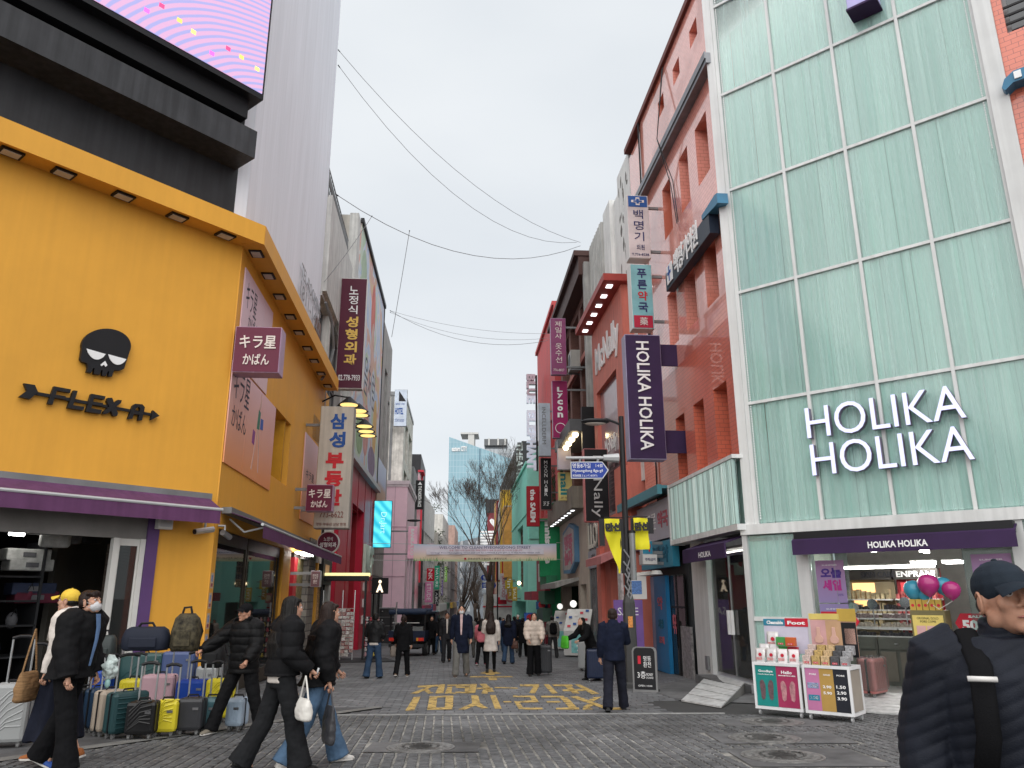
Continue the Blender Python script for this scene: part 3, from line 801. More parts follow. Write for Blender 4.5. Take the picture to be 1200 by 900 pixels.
# security cameras at the corner
def cctv(fr, t, n, z, dt, label):
	o = thing('security_camera', label, 'security camera', fr.P(t, n, z))
	mb = MB(fr); mb.tube([(t, n, z), (t, n + .12, z), (t, n + .12, z - .12)], .022, 8); ob('bracket', mb, lgrey, o)
	mb = MB(fr); mb.tube([(t - dt*.2, n + .12, z - .13), (t + dt*.28, n + .18, z - .2)], .055, 10); ob('camera_body', mb, steel, o)
	mb = MB(fr); mb.tube([(t + dt*.28, n + .18, z - .2), (t + dt*.3, n + .182, z - .203)], .045, 10); ob('lens', mb, black, o)
a = LA.at(240, 612); cctv(LA, a[0] - .05, .0, a[1], -.8, 'steel bullet camera pointing left on the yellow corner pillar')
a = LB.at(256, 612); cctv(LB, .12, .02, 2.75, .6, 'second steel camera pointing down the street on the yellow corner')
# stickers down the corner pillar
for k in range(5):
	z = 1.75 - k*.36; o = thing('pillar_sticker', ['topmost small sticker', 'second small sticker', 'third small sticker', 'fourth small sticker', 'lowest small sticker'][k] + ' on the street side of the yellow pillar', 'sticker', LB.P(.08, 0, z))
	mb = MB(LB); mb.bx(.02, .2, .001, .004, z - .14, z + .14); ob('backing', mb, mat('sticker_cream', (.55, .42, .3), .6), o)
	mb = MB(LB); mb.bx(.05, .17, .004, .006, z - .02, z + .1); ob('picture', mb, mat('sticker_blue', (.25, .3, .45), .6, var=.5, sc_=40), o)
	mb = MB(LB); mb.bx(.05, .17, .004, .006, z - .11, z - .05); ob('caption', mb, mat('sticker_wine', (.3, .08, .1), .6, var=.5, sc_=40), o)

# posters on the street side
def gradient(name, stops, z0, z1, r=.45, axis=1):
	m = bpy.data.materials.new(name); m.use_nodes = True
	n = m.node_tree; b = n.nodes['Principled BSDF']
	u = n.nodes.new('ShaderNodeUVMap'); s = n.nodes.new('ShaderNodeSeparateXYZ'); k = n.nodes.new('ShaderNodeMapRange'); c = n.nodes.new('ShaderNodeValToRGB')
	k.inputs['From Min'].default_value, k.inputs['From Max'].default_value = z0, z1
	e = c.color_ramp.elements
	while len(e) < len(stops): e.new(.5)
	for i, (p, cc) in enumerate(stops): e[i].position, e[i].color = p, (*cc, 1)
	L = n.links.new
	L(u.outputs['UV'], s.inputs[0]); L(s.outputs[axis], k.inputs['Value']); L(k.outputs['Result'], c.inputs['Fac']); L(c.outputs['Color'], b.inputs['Base Color'])
	b.inputs['Roughness'].default_value = r
	return m
pk = gradient('pink_poster_print', [(0, (.75, .3, .12)), (.45, (.75, .4, .32)), (1, (.72, .48, .54))], 4.1, 6.3)
pk2 = gradient('lilac_poster_print', [(0, (.72, .5, .52)), (1, (.72, .54, .62))], 6.1, 8.2)
def poster(t0, t1, z0, z1, m, label, n=.0, panels=3, title=None):
	o = thing('poster', label, 'poster', LB.P((t0 + t1)/2, 0, z0))
	w_ = (t1 - t0)/panels
	for k in range(panels):
		mb = MB(LB); mb.bx(t0 + k*w_ + .008, t0 + (k + 1)*w_ - .008, n + .005, n + .03, z0, z1); ob('panel', mb, m, o)
	if title:
		for body, a in title: tx(body, LB, t0 + a[0]*(t1 - t0), t0 + a[1]*(t1 - t0), z0 + a[2]*(z1 - z0), z0 + a[3]*(z1 - z0), n + .031, mat('charcoal_print', (.05, .05, .07), .6), o, depth=.003)
	return o
p1 = poster(.25, 2.95, 6.05, 8.1, pk2, 'upper pink poster with thin lettering under the yellow eave', panels=3, title=[('キラ星', (.08, .42, .62, .9)), ('かばん', (.2, .52, .45, .6))])
for k, (a, b, c) in enumerate(((.1, .25, (.3, .5, .55)), (.28, .4, (.65, .5, .35)), (.42, .55, (.3, .3, .35)))):
	mb = MB(LB); mb.bx(.25 + a*2.7, .25 + b*2.7, .03, .036, 6.15, 6.75 - .1*k); ob('printed_case', mb, mat('print_case%d' % k, c, .5), p1)
p2 = poster(-.0, rec[0] - .02, 3.95, 6.0, pk, 'lower pink and orange poster with a striding woman carrying bags', panels=3, title=[('キラ星', (.05, .36, .66, .97)), ('かばん', (.06, .34, .38, .6))])
t0 = (rec[0])*.55
prs = lambda pts, m, nm: ob(nm, (lambda mb: mb.poly([(t0 + x*1.0, 4.1 + y*1.0) for x, y in pts], .03, .036))(MB(LB)), m, p2)
prs([(.05, 1.0), (.28, 1.02), (.3, 1.42), (.12, 1.45)], mat('print_green', (.06, .2, .14), .5), 'printed_coat')
prs([(.08, 1.0), (.16, 1.0), (.0, .45), (-.12, .05), (-.18, .05), (-.05, .5)], mat('print_skin', (.6, .4, .34), .5), 'printed_leg')
prs([(.18, 1.0), (.26, 1.0), (.42, .5), (.5, .08), (.44, .06), (.34, .5)], MATS['print_skin'], 'printed_leg')
prs([(.36, 1.05), (.62, 1.08), (.6, 1.32), (.36, 1.3)], mat('print_blue', (.05, .12, .4), .5), 'printed_bag')
prs([(-.28, .62), (-.08, .6), (-.06, .9), (-.26, .92)], mat('print_purple', (.25, .06, .25), .5), 'printed_bag')
prs([(.16, 1.47), (.26, 1.47), (.3, 1.58), (.28, 1.85), (.25, 1.85), (.22, 1.62)], MATS['print_skin'], 'printed_arm')
a = R(LB, 356, 490, 371, 592)
poster(LB.at(355, 540)[0], LB.at(371, 540)[0], 3.7, 6.3, pk, 'narrow framed pink poster beside the yellow window recess', panels=1, title=[('キラ星', (.2, .8, .5, .6))])

# glass shop front of face B, with the shop it reflects built as objects behind the pane
for a, b in ((.25, 2.6), (2.7, 6.1)):
	fr_ = ob('window', wall(LB, a, b, gz(15) - .1, 2.7, -.08, -.02, [(a + .06, b - .06, .25 - .4, 2.45)]), mat('dark_bronze_frame', (.04, .03, .02), .4), B)
	mb = MB(LB); mb.bx(a + .06, b - .06, -.055, -.045, -.15, 2.45); ob('pane', mb, darkglass, fr_)
mb = MB(LB); mb.bx(6.3, 7.3, -.3, .05, gz(21) - .1, 2.72); ob('pillar', mb, yellow, B)
mb = MB(LB); mb.bx(.3, 6.2, -3, -2.9, -.5, 2.9); mb.bx(.3, LBend, -3, -.3, 2.75, 2.85); mb.bx(.3, LBend, -3, -.3, -.75, -.65); ob('inner_wall', mb, mat('dim_plaster', (.16, .15, .13), .8), B)
teal = mat('teal_paint', (.09, .3, .26), .5)
o = thing('mirrored_shop', 'teal shop front mirrored in the street side window, built behind the glass', 'counter', LB.P(2.5, -1.2, -.4))
mb = MB(LB); mb.bx(.6, 5.4, -1.5, -1.0, -.5, 1.05); ob('mirrored_front', mb, teal, o)
mb = MB(LB); mb.bx(.5, 5.5, -1.6, -.95, 1.05, 1.1); ob('mirrored_top', mb, mat('mirrored_dark', (.05, .06, .06), .4), o)
mb = MB(LB); mb.bx(2.9, 3.3, -1.4, -1.1, 1.1, 2.7); mb.bx(4.7, 5.1, -1.4, -1.1, 1.1, 2.7); mb.bx(2.9, 5.1, -1.4, -1.1, 2.3, 2.7); ob('mirrored_frame', mb, teal, o)
tx('JUNGDODLE', LB, 1.5, 3.2, .75, .9, -.99, lampwarm, o, depth=.01)
o2 = thing('mirrored_shutter', 'brown closed roller shutter of the teal reflection built behind the window', 'shutter', LB.P(1.5, -2, -.4))
for k in range(24): mb = MB(LB); mb.bx(.5, 2.8, -2.1, -2.06, 1.0 + k*.06, 1.052 + k*.06); ob('slat', mb, mat('brown_shutter', (.13, .1, .08), .5), o2)
for k in range(7):
	t_, z_ = .9 + k*.33, 1.25 + .13*((k*5) % 4)
	o = thing('mirrored_lamp', 'small warm globe lamp of the teal reflection built behind the window', 'lamp', LB.P(t_, -1.3, z_), group='warm globe lamps of the built reflection')
	mb = MB(LB); mb.ball((t_, -1.3, z_), .035, 8, 6); ob('globe', mb, lampwarm, o)
	mb = MB(LB); mb.tube([(t_, -1.3, z_ + .03), (t_, -1.3, 2.74)], .005, 4); ob('cord', mb, black, o)
# the narrow entrance at the far end
mb = MB(LB); mb.bx(7.4, 7.9, -.25, -.1, -.8, 2.6); ob('white_column', mb, offwhite, B)
mb = MB(LB); mb.bx(8.6, 9.1, -.25, -.08, -.8, 2.6); ob('red_column', mb, mat('red_gloss', (.4, .02, .03), .4), B)
mb = MB(LB); mb.bx(9.3, 10.2, -.3, -.1, -.8, 2.6); ob('display_case', mb, mat('olive_print', (.2, .17, .08), .6, var=.5, sc_=9), B)
for t_ in (7.6, 8.4, 9.0): mb = MB(LB); mb.bx(t_, t_ + .45, .1, .3, 2.66, 2.7); ob('downlight', mb, lampwhite, B)

# ------------------------------------------------------------------ projecting signs: a frame square to the wall at the sign's inner edge
def sframe(w_, side, xin, ym, n=.25):
	t, z = w_.at(xin, ym, n)
	p = w_.P(t, n, 0)
	u = w_.n if side == 'L' else -w_.n
	return Frame(p.x, p.y, u.x, u.y)
def blade(w_, side, rect, name, label, face, texts=(), case=None, depth=.26, n=.25, cat='sign', group=None, reach=True, bev=.015, bracket=None, bh=.04):
	x0, y0, x1, y1 = rect
	F = sframe(w_, side, x0 if side == 'L' else x1, (y0 + y1)/2, n)
	a, b = F.at(x0, (y0 + y1)/2), F.at(x1, (y0 + y1)/2)
	xm = (x0 + x1)/2
	zt, zb = F.at(xm, y0)[1], F.at(xm, y1)[1]
	t0, t1 = a[0], b[0]
	o = thing(name, label, cat, F.P((t0 + t1)/2, 0, zb), group=group)
	mb = MB(F); mb.bx(t0, t1, -depth/2, depth/2, zb, zt); ob('casing', mb, case or lgrey, o, bevel=bev)
	W, H = t1 - t0, zt - zb
	for nn in (depth/2 + .002,):
		mb = MB(F); mb.bx(t0 + .012*W + .006, t1 - .012*W - .006, nn, nn + .006, zb + .012 + .004*H, zt - .012 - .004*H); ob('face', mb, face, o)
	nn = depth/2 + .009
	for body, (fx0, fx1, fy0, fy1), m, *opt in texts:
		k = opt[0] if opt else {}
		r = (t0 + fx0*W, t0 + fx1*W, zb + fy0*H, zb + fy1*H)
		if k.pop('col', 0): tcol(body, F, *r, nn, m, o, **k)
		elif k.pop('panel', 0):
			mb = MB(F); mb.bx(*r[:2], nn - .001, nn + .003, *r[2:]); ob('panel', mb, m, o)
		else: tx(body, F, *r, nn, m, o, **k)
	if reach:
		e = n + .1
		for fz in (.15, .85):
			z = zb + fz*H
			mb = MB(F)
			if side == 'L': mb.bx(t0 - e, t0, -.03, .03, z - bh, z + bh)
			else: mb.bx(t1, t1 + e, -.03, .03, z - bh, z + bh)
			ob('bracket', mb, bracket or grey, o)
	return o, F, (t0, t1, zb, zt)

maroon = mat('maroon_sign', srgb(96, 24, 52), .35, var=.05)
wine = mat('wine_sign', srgb(84, 30, 50), .35, var=.05)
signwhite = mat('sign_white', (.62, .6, .58), .35, var=.05)
signpale = mat('pale_letters', (.72, .64, .6), .5, var=.03)
lilacside = mat('lilac_case', srgb(170, 140, 165), .4)
o, F, r = blade(LB, 'L', (277, 387, 331, 440), 'shop_sign', 'large maroon box sign with two lines of pale Japanese letters on the yellow corner', maroon,
   [('キラ星', (.12, .9, .52, .8), signpale, dict(split='row', bold=.012, depth=.02)), ('かばん', (.22, .78, .16, .4), signpale, dict(split='row', bold=.012, depth=.02))], case=lilacside, depth=.42, n=.05, reach=False)
blade(LB, 'L', (360, 569, 391, 600), 'shop_sign', 'small maroon box sign with Japanese letters overlapping the white estate agency sign', maroon,
   [('キラ星', (.1, .92, .5, .82), signpale, dict(split='row', bold=.012, depth=.02)), ('かばん', (.2, .82, .14, .4), signpale, dict(split='row', bold=.012, depth=.02))], case=lilacside, depth=.4, n=.35)
def vary(o, F, r): return None
blade(LB, 'L', (397, 328, 428, 457), 'clinic_sign', 'tall wine red clinic sign with white over yellow Korean letters beyond the yellow eave', wine,
   [('노정식', (.33, .68, .66, .93), txwhite, dict(col=1, bold=.01)), ('성형외과', (.27, .73, .2, .65), txgold, dict(col=1, bold=.03)), ('02.778-7933', (.1, .9, .07, .12), txwhite, dict(bold=.01))], case=signwhite, depth=.35, n=.15)
ivory = mat('aged_ivory', (.5, .46, .4), .4, var=.1, streak=.2)
blade(LB, 'L', (373, 478, 413, 620), 'estate_agency_sign', 'ivory estate agency sign with blue over red Korean letters and a phone number', ivory,
   [('삼성', (.3, .78, .64, .95), txblue, dict(col=1, bold=.04)), ('부동산', (.24, .76, .17, .62), txred, dict(col=1, bold=.05)), ('773-6622', (.16, .84, .085, .135), mat('brown_letters', (.2, .06, .05), .5)), ('명동 부동산 상담 환영', (.08, .92, .02, .045), MATS['brown_letters'])],
   case=mat('aged_white_case', (.42, .4, .36), .5, streak=.4), depth=.45, n=.45)
# round sign
F = sframe(LB, 'L', 372, 635, .3); c = F.at(385, 636); r = F.at(398, 636)[0] - c[0]
o = thing('round_sign', 'round maroon sign with white Korean letters under the ivory estate agency sign', 'sign', F.P(c[0], 0, c[1]))
mb = MB(F); mb.disc(c[0], c[1], r, -.1, .1, 32); ob('casing', mb, signwhite, o)
mb = MB(F); mb.disc(c[0], c[1], r*.92, .1, .106, 32); ob('face', mb, maroon, o)
tx('노정식', F, c[0] - r*.4, c[0] + r*.4, c[1] + .12*r, c[1] + .5*r, .108, txwhite, o, split='row')
tx('성형외과', F, c[0] - r*.75, c[0] + r*.75, c[1] - .42*r, c[1] + .02*r, .108, txwhite, o, bold=.02, split='row')
mb = MB(F); mb.bx(c[0] - r - .4, c[0] - r, -.03, .03, c[1] - .04, c[1] + .04); ob('bracket', mb, grey, o)
blade(LB, 'L', (365, 669, 376, 688), 'lightbox_sign', 'small brownish lightbox sign under the far end of the street side awning', mat('mauve_sign', (.16, .08, .09), .5), [('영업중', (.2, .8, .5, .8), signpale, dict(split='row')), ('환전', (.3, .7, .2, .45), signpale, dict(split='row'))], n=.5, depth=.3)

# ------------------------------------------------------------------ left side of the street beyond the yellow shop
cwhite = mat('whitewashed_concrete', (.66, .655, .63), .85, var=.12, streak=.25, bump=.3, bs=25)
def building(name, label, p, cat='building'): return thing(name, label, cat, p)
def window(fr, B_, h, n, fm, gm, cols=1, rows=1, bar=.06, deep=.08):
	t0, t1, z0, z1 = h
	cols_ = [(t0 + bar + (t1 - t0 - bar)*i/cols, t0 + (t1 - t0 - bar)*(i + 1)/cols) for i in range(cols)]
	rows_ = [(z0 + bar + (z1 - z0 - bar)*i/rows, z0 + (z1 - z0 - bar)*(i + 1)/rows) for i in range(rows)]
	hs = [(*a, *b) for a in cols_ for b in rows_]
	f = ob('window', wall(fr, t0, t1, z0, z1, n - deep, n, hs), fm, B_)
	for a in hs:
		mb = MB(fr); mb.bx(a[0], a[1], n - deep*.6, n - deep*.5, a[2], a[3]); ob('pane', mb, gm, f)
	return f
b2 = building('white_concrete_building', 'weathered white concrete block with a roof railing behind the wine red clinic sign', LB.P(12, 0, 0))
hz = [(8.6, 11.6, 7.2, 11.3), (11.9, 15.4, 7.2, 11.3)]
ob('wall', wall(LB, tse + .02, 15.9, -1, 15.0, -.35, .0, hz + [(8.6, 15.4, -1.5, 2.6), (8.6, 15.4, 3.3, 6.4)]), cwhite, b2)
mb = MB(LB); mb.bx(tse + .02, 15.9, -8, -1.2, -1, 14.9); ob('building_mass', mb, dark, b2)
mb = MB(LB); mb.bx(tse + .02, 15.9, .0, .14, 11.45, 15.06); ob('parapet', mb, cwhite, b2)
for h in hz: window(LB, b2, h, -.25, grey, winglass, 3, 2)
window(LB, b2, (8.6, 15.4, 3.3, 6.4), -.3, black, winglass, 5, 1)
rl = MB(LB)
for k in range(26):
	t = 8.4 + k*.29
	rl.tube([(t, -.1, 15.0), (t, -.1, 16.3)], .018, 4); rl.tube([(t, -.1, 15.2), (t + .29, -.1, 15.7), (t, -.1, 16.2)], .012, 4)
for z in (15.2, 15.75, 16.3): rl.tube([(8.4, -.1, z), (15.8, -.1, z)], .02, 4)
ob('railing', rl, grey, b2)
mb = MB(LB); mb.bx(8.7, 9.6, .02, .05, 8.7, 10.2); ob('hung_panel', mb, mat('brown_panel', (.17, .11, .1), .5), b2)
mb = MB(LB); mb.tube([(9.3, .2, 10.9), (9.9, .35, 10.4), (10.3, .4, 9.6), (10.1, .3, 8.8), (9.5, .2, 8.3)], .05, 6); ob('conduit', mb, grey, b2)
stoneg = tiles('stone_cladding', (.16, .15, .13), (.24, .22, .19), (.07, .065, .06), .45, .22, r=.8, gap=.08, bump=.6, var=.3)
mb = MB(LB); mb.bx(10.4, 11.6, -.3, .05, -1, 3.3); ob('stone_pier', mb, stoneg, b2)
mb = MB(LB); mb.bx(8.6, 15.4, -.2, -.1, 2.6, 3.25); ob('shop_fascia', mb, mat('dark_brown_fascia', (.05, .035, .03), .5), b2)
mb = MB(LB); mb.bx(13.2, 15.3, -.1, .08, 1.9, 3.2); ob('black_board', mb, black, b2)
mb = MB(LB); mb.bx(13.6, 14.6, .08, .09, 2.3, 2.6); ob('board_print', mb, mat('board_print', (.35, .22, .15), .5), b2)

b3 = building('mural_building', 'tall building with a pastel painted mural above a red shop front', LC.P(9, 0, 0))
mural = bpy.data.materials.new('painted_mural'); mural.use_nodes = True
n_ = mural.node_tree; b_ = n_.nodes['Principled BSDF']
u_ = n_.nodes.new('ShaderNodeUVMap'); z_ = n_.nodes.new('ShaderNodeTexNoise'); z_.inputs['Scale'].default_value = .42; z_.inputs['Detail'].default_value = 3; z_.inputs['Distortion'].default_value = .8
c_ = n_.nodes.new('ShaderNodeValToRGB'); e = c_.color_ramp.elements
while len(e) < 8: e.new(.5)
for i, (p_, cc) in enumerate(((.25, (.62, .66, .6)), (.36, (.45, .58, .42)), (.43, (.62, .62, .7)), (.49, (.42, .54, .70)), (.54, (.65, .64, .62)), (.59, (.62, .36, .34)), (.65, (.62, .5, .3)), (.75, (.3, .42, .3)))): e[i].position, e[i].color = p_, (*cc, 1)
n_.links.new(u_.outputs['UV'], z_.inputs['Vector']); n_.links.new(z_.outputs['Fac'], c_.inputs['Fac']); n_.links.new(c_.outputs['Color'], b_.inputs['Base Color']); b_.inputs['Roughness'].default_value = .8
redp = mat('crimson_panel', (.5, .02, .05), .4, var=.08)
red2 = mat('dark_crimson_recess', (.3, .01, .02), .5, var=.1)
ob('wall', wall(LC, 2.6, 14.6, 7.25, 18.6, -.4, .0), cwhite, b3)
mb = MB(LC); mb.bx(2.6, 14.6, -9, -.4, 7.25, 18.5); ob('building_mass', mb, cream, b3)
mb = MB(LC); mb.bx(3.4, 14.5, .0, .05, 7.55, 18.5); mu_ = ob('mural', mb, mural, b3)
mb = MB(LC); mb.bx(3.3, 14.6, .0, .16, 18.5, 18.72); mb.bx(14.5, 14.62, .0, .1, 7.4, 18.6); ob('mural_frame', mb, dark, b3)
mb = MB(LC); mb.bx(2.4, 14.7, .0, .3, 7.25, 7.5); ob('ledge', mb, lgrey, b3)
q = mat('mural_grey_line', (.12, .13, .16), .7)
tx('처음처럼', LC, 5.2, 11.5, 11.2, 13.2, .05, q, b3, rot=0, depth=.004)
for k, (t, z, a, b, c) in enumerate(((9.3, 16.2, .9, 1.6, (.6, .2, .17)), (9.6, 14.2, .7, 1.5, (.62, .42, .36)), (5.0, 16.6, 1.0, 1.2, (.4, .5, .38)), (8.5, 9.6, 1.1, 1.3, (.6, .33, .3)), (12.2, 10.5, .9, 1.6, (.62, .42, .18)), (6.2, 9, 1.2, 1.0, (.3, .42, .25)), (11.5, 8.5, 1.6, .8, (.25, .2, .28)))):
	mb = MB(LC); mb.disc(t, z, a, .05, .054 + .001*k, 20, b); ob('painted_figure', mb, mat('mural_paint%d' % k, c, .8), b3)
# side wall that rises above its neighbour
mb = MB(LC); mb.bx(2.3, 2.62, -6, .02, 14.2, 17.2); ob('side_wall', mb, cwhite, b3)
mb = MB(LC); mb.bx(2.2, 2.9, -6.1, -.6, 17.2, 17.5); mb.bx(2.0, 2.9, -2.2, -.9, 17.5, 17.75); ob('side_cornice', mb, lgrey, b3)
mb = MB(LC); mb.bx(2.25, 2.3, -5.5, -1.1, 14.3, 16.3); ob('side_window', mb, winglass, b3)
hr = (5.4, 9.6, -1.2, 5.6)
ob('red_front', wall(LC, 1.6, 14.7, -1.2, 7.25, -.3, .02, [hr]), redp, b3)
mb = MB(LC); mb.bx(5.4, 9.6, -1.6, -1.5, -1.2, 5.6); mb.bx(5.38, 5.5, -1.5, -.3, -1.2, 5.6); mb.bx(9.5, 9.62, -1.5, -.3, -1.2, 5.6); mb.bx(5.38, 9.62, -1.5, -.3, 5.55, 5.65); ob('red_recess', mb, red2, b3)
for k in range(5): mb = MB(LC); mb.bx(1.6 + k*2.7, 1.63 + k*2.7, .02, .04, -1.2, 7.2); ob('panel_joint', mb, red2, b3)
tx('NCF', LC, 10.0, 13.6, 2.6, 4.1, .03, mat('mint_letters', (.55, .68, .58), .5), b3, bold=.05, depth=.15, split='row')
for z in (2.0, 1.2, .4): mb = MB(LC); mb.bx(10.6, 11.6, .02, .1, z - .2, z + .2); ob('photo_plate', mb, signwhite, b3)
for k in range(6):              # gooseneck lamps that light the mural
	x, y = ((409, 475), (420, 482), (422, 487), (427, 500), (429, 506), (431, 511))[k]
	t, z = LC.at(x, y, 1.0)
	o = thing('gooseneck_lamp', ['topmost', 'second highest', 'third highest', 'fourth highest', 'fifth highest', 'lowest'][k] + ' yellow lit gooseneck lamp beside the mural', 'lamp', LC.P(t, 1.0, z), group='gooseneck lamps beside the mural')
	mb = MB(LC); mb.tube([(t, .05, z + .1), (t, .5, z + .35), (t, .95, z + .28)], .03, 6); ob('arm', mb, black, o)
	mb = MB(LC); mb.lathe([(.05, .3), (.12, .24), (.36, .02), (.38, 0), (.3, .02), (.05, .2)], (t, 1.0, z), 16); ob('shade', mb, black, o)
	mb = MB(LC); mb.lathe([(.0, .03), (.3, .03), (.3, .0), (0, -.06)], (t, 1.0, z), 16); ob('bulb', mb, lamp('sodium_glow', (1, .72, .25), .6), o)

b4 = building('grey_concrete_building', 'bare grey concrete block with a slanted dark window beyond the mural', LC.P(18, 0, 0))
hz = [(17.0, 18.6, 9.5, 15.5), (19.6, 20.6, 9.0, 14.0)]
ob('wall', wall(LC, 14.72, 21.2, 4.6, 18.0, -.35, .0, hz), concrete, b4)
mb = MB(LC); mb.bx(14.72, 21.2, -8, -1, -1.3, 17.8); ob('building_mass', mb, concrete, b4)
for h in hz: window(LC, b4, h, -.2, black, winglass, 1, 3)
mb = MB(LC); mb.bx(14.75, 19.8, .0, .06, 6.2, 9.4); ob('sky_poster', mb, gradient('desert_poster', [(0, (.42, .25, .15)), (.5, (.45, .33, .24)), (.62, (.42, .5, .68)), (1, (.5, .58, .75))], 6.2, 9.4), b4)
planks = mat('weathered_planks', (.3, .29, .27), .8, var=.35, stretch=(6, 6, .5), sc_=3)
for k in range(9): mb = MB(LC); mb.bx(14.9 + k*.62, 15.5 + k*.62, .0, .04 + .01*(k % 2), 2.7, 4.55); ob('plank', mb, planks, b4)
gshop = mat('grey_shop_panel', (.17, .17, .165), .6)
ob('shop_front', wall(LC, 14.72, 21.2, -1.3, 2.7, -.3, .02, [(15.4, 17.4, -1.5, 2.0), (17.8, 20.6, -1.5, 2.0)]), gshop, b4)
for h in ((15.4, 17.4, -1.2, 2.0), (17.8, 20.6, -1.2, 2.0)): window(LC, b4, h, -.1, black, darkglass, 2, 1)
for k in range(6): mb = MB(LC); mb.bx(15.6 + k*.3, 15.75 + k*.3, .06, .2, -.2, .5); ob('display_pack', mb, mat('lime_pack', (.4, .42, .1), .5), b4)
tealled = bpy.data.materials.new('turquoise_screen'); tealled.use_nodes = True
n_ = tealled.node_tree; b_ = n_.nodes['Principled BSDF']; u_ = n_.nodes.new('ShaderNodeUVMap'); w_ = n_.nodes.new('ShaderNodeTexWave'); w_.bands_direction = 'DIAGONAL'; w_.inputs['Scale'].default_value = .9; w_.inputs['Distortion'].default_value = 3; w_.inputs['Detail'].default_value = 3
c_ = n_.nodes.new('ShaderNodeValToRGB'); c_.color_ramp.elements[0].color, c_.color_ramp.elements[1].color = (.01, .42, .58, 1), (.12, .75, .82, 1)
n_.links.new(u_.outputs['UV'], w_.inputs['Vector']); n_.links.new(w_.outputs['Color'], c_.inputs['Fac']); n_.links.new(c_.outputs['Color'], b_.inputs['Emission Color']); b_.inputs['Emission Strength'].default_value = .65; b_.inputs['Base Color'].default_value = (.02, .05, .06, 1)
blade(LC, 'L', (438, 587, 459, 642), 'led_screen', 'turquoise LED screen with rippling water beside the red shop', tealled, [('Dr.Jart', (.3, .72, .3, .75), mat('faint_white', (.4, .7, .8), .5, emit=.5), dict(rot=-90))], case=black, n=.1)
cream_lit = lamp('cream_lit_letter', (1, .82, .6), .75)
blade(LC, 'L', (436, 677, 455, 696), 'emblem_sign', 'black square sign with a lit cream letter A beneath the plank panels', black, [('A', (.28, .72, .1, .62), cream_lit, dict(bold=.05)), ('o', (.4, .6, .64, .86), cream_lit, dict(bold=.08))], case=black, n=.1)
o = thing('locker_cabinet', 'dark grey steel cabinet of four drawers on the left pavement by the lamp post', 'cabinet', A(452, 752, 46))
p_ = o.location; F = Frame(p_.x, p_.y, .998, .066); z0 = gz(46)
mb = MB(F); mb.bx(-.46, .46, -.5, .0, z0, z0 + 2.05); ob('cabinet_body', mb, grey, o, bevel=.02)
for k in range(4):
	mb = MB(F); mb.bx(-.42, .42, .0, .03, z0 + .1 + k*.48, z0 + .54 + k*.48); dr = ob('drawer', mb, dark, o)
	for s_ in (-.25, .25): mb = MB(F); mb.bx(s_ - .03, s_ + .03, .03, .06, z0 + .38 + k*.48, z0 + .42 + k*.48); ob('handle', mb, steel, dr)

pink = mat('pale_pink_panel', (.84, .58, .67), .5, var=.05)
b5 = building('pink_building', 'pale pink panelled shop with rounded cornice beyond the turquoise screen', LC.P(26, 0, 0))
nP = 1.28
ob('wall', wall(LC, 22.4, 31, -1.5, 9.0, -3.5, nP, [(24.5, 27.2, -1.6, 4.2), (27.8, 30.5, -1.6, 4.2)]), pink, b5)
mb = MB(LC); mb.bx(22.3, 31.1, -3.5, nP + .14, 8.85, 9.1); mb.bx(22.35, 31.05, -3.5, nP + .08, 8.7, 8.85); ob('cornice', mb, mat('pink_white_trim', (.72, .62, .66), .5), b5)
for z in (2.8, 6.0): mb = MB(LC); mb.bx(22.37, 22.42, -3.5, nP, z, z + .04); ob('panel_joint', mb, mat('pink_joint', (.5, .32, .4), .6), b5)
for n in (-.4, .45): mb = MB(LC); mb.bx(22.37, 22.42, n, n + .03, -1, 8.7); ob('panel_joint', mb, MATS['pink_joint'], b5)
for h in ((24.5, 27.2, -1.4, 4.2), (27.8, 30.5, -1.4, 4.2)): window(LC, b5, h, nP - .2, lgrey, winglass, 1, 2)
a_, b_ = 23.2, 24
tx('CO', LC.shift(22.36), .0, .01, 0, .01, 0, txwhite, b5) if False else None
blade(LC, 'L', (478, 617, 489, 655), 'pink_sign', 'pink blade sign with white vertical BANILA CO letters', mat('rose_sign', srgb(246, 190, 212), .4), [('BANILA CO', (.3, .66, .1, .92), txwhite, dict(rot=-90, bold=.05, split='col'))], case=pink, n=1.9)

b6 = building('old_white_building', 'old white rendered block with a hotel sign on its side and deep dark balconies', LC.P(40, 0, 0))
rough = mat('rough_white_render', (.62, .6, .55), .9, var=.3, streak=.2, bump=.8, bs=6)
hz = [(33, 36.4, 4.4 + 4.0*k, 7.6 + 4.0*k) for k in range(3)] + [(37.4, 41.5, 4.4 + 4.0*k, 7.6 + 4.0*k) for k in range(3)]
ob('wall', wall(LC, 31.3, 42.5, -1.6, 17.4, -3.5, .2, [(h[0], h[1], h[2], h[3]) for h in hz]), rough, b6)
mb = MB(LC); mb.bx(31.2, 42.6, -3.5, .26, 17.4, 17.7); mb.bx(31.25, 31.3, -.9, -.7, 3, 17.4); ob('roof_edge', mb, grey, b6)
for h in hz: window(LC, b6, h, -.9, grey, winglass, 3, 1)
o, F, r = blade(LC, 'L', (462, 457, 477, 500), 'hotel_sign', 'pale blue hotel sign high on the side of the old white building', mat('ice_blue_sign', (.55, .62, .72), .4), [('◣', (.35, .92, .68, .96), black), ('HOTEL', (.08, .72, .32, .5), txblue, dict(bold=.03)), ('SINCE 1990', (.1, .8, .58, .63), txblue), ('STAY & GO', (.1, .8, .12, .2), txblue)], case=grey, n=-.55, reach=False)
b7 = building('slate_building', 'slate grey narrow building with a pink striped edge beyond the old white block', LC.P(50, 0, 0))
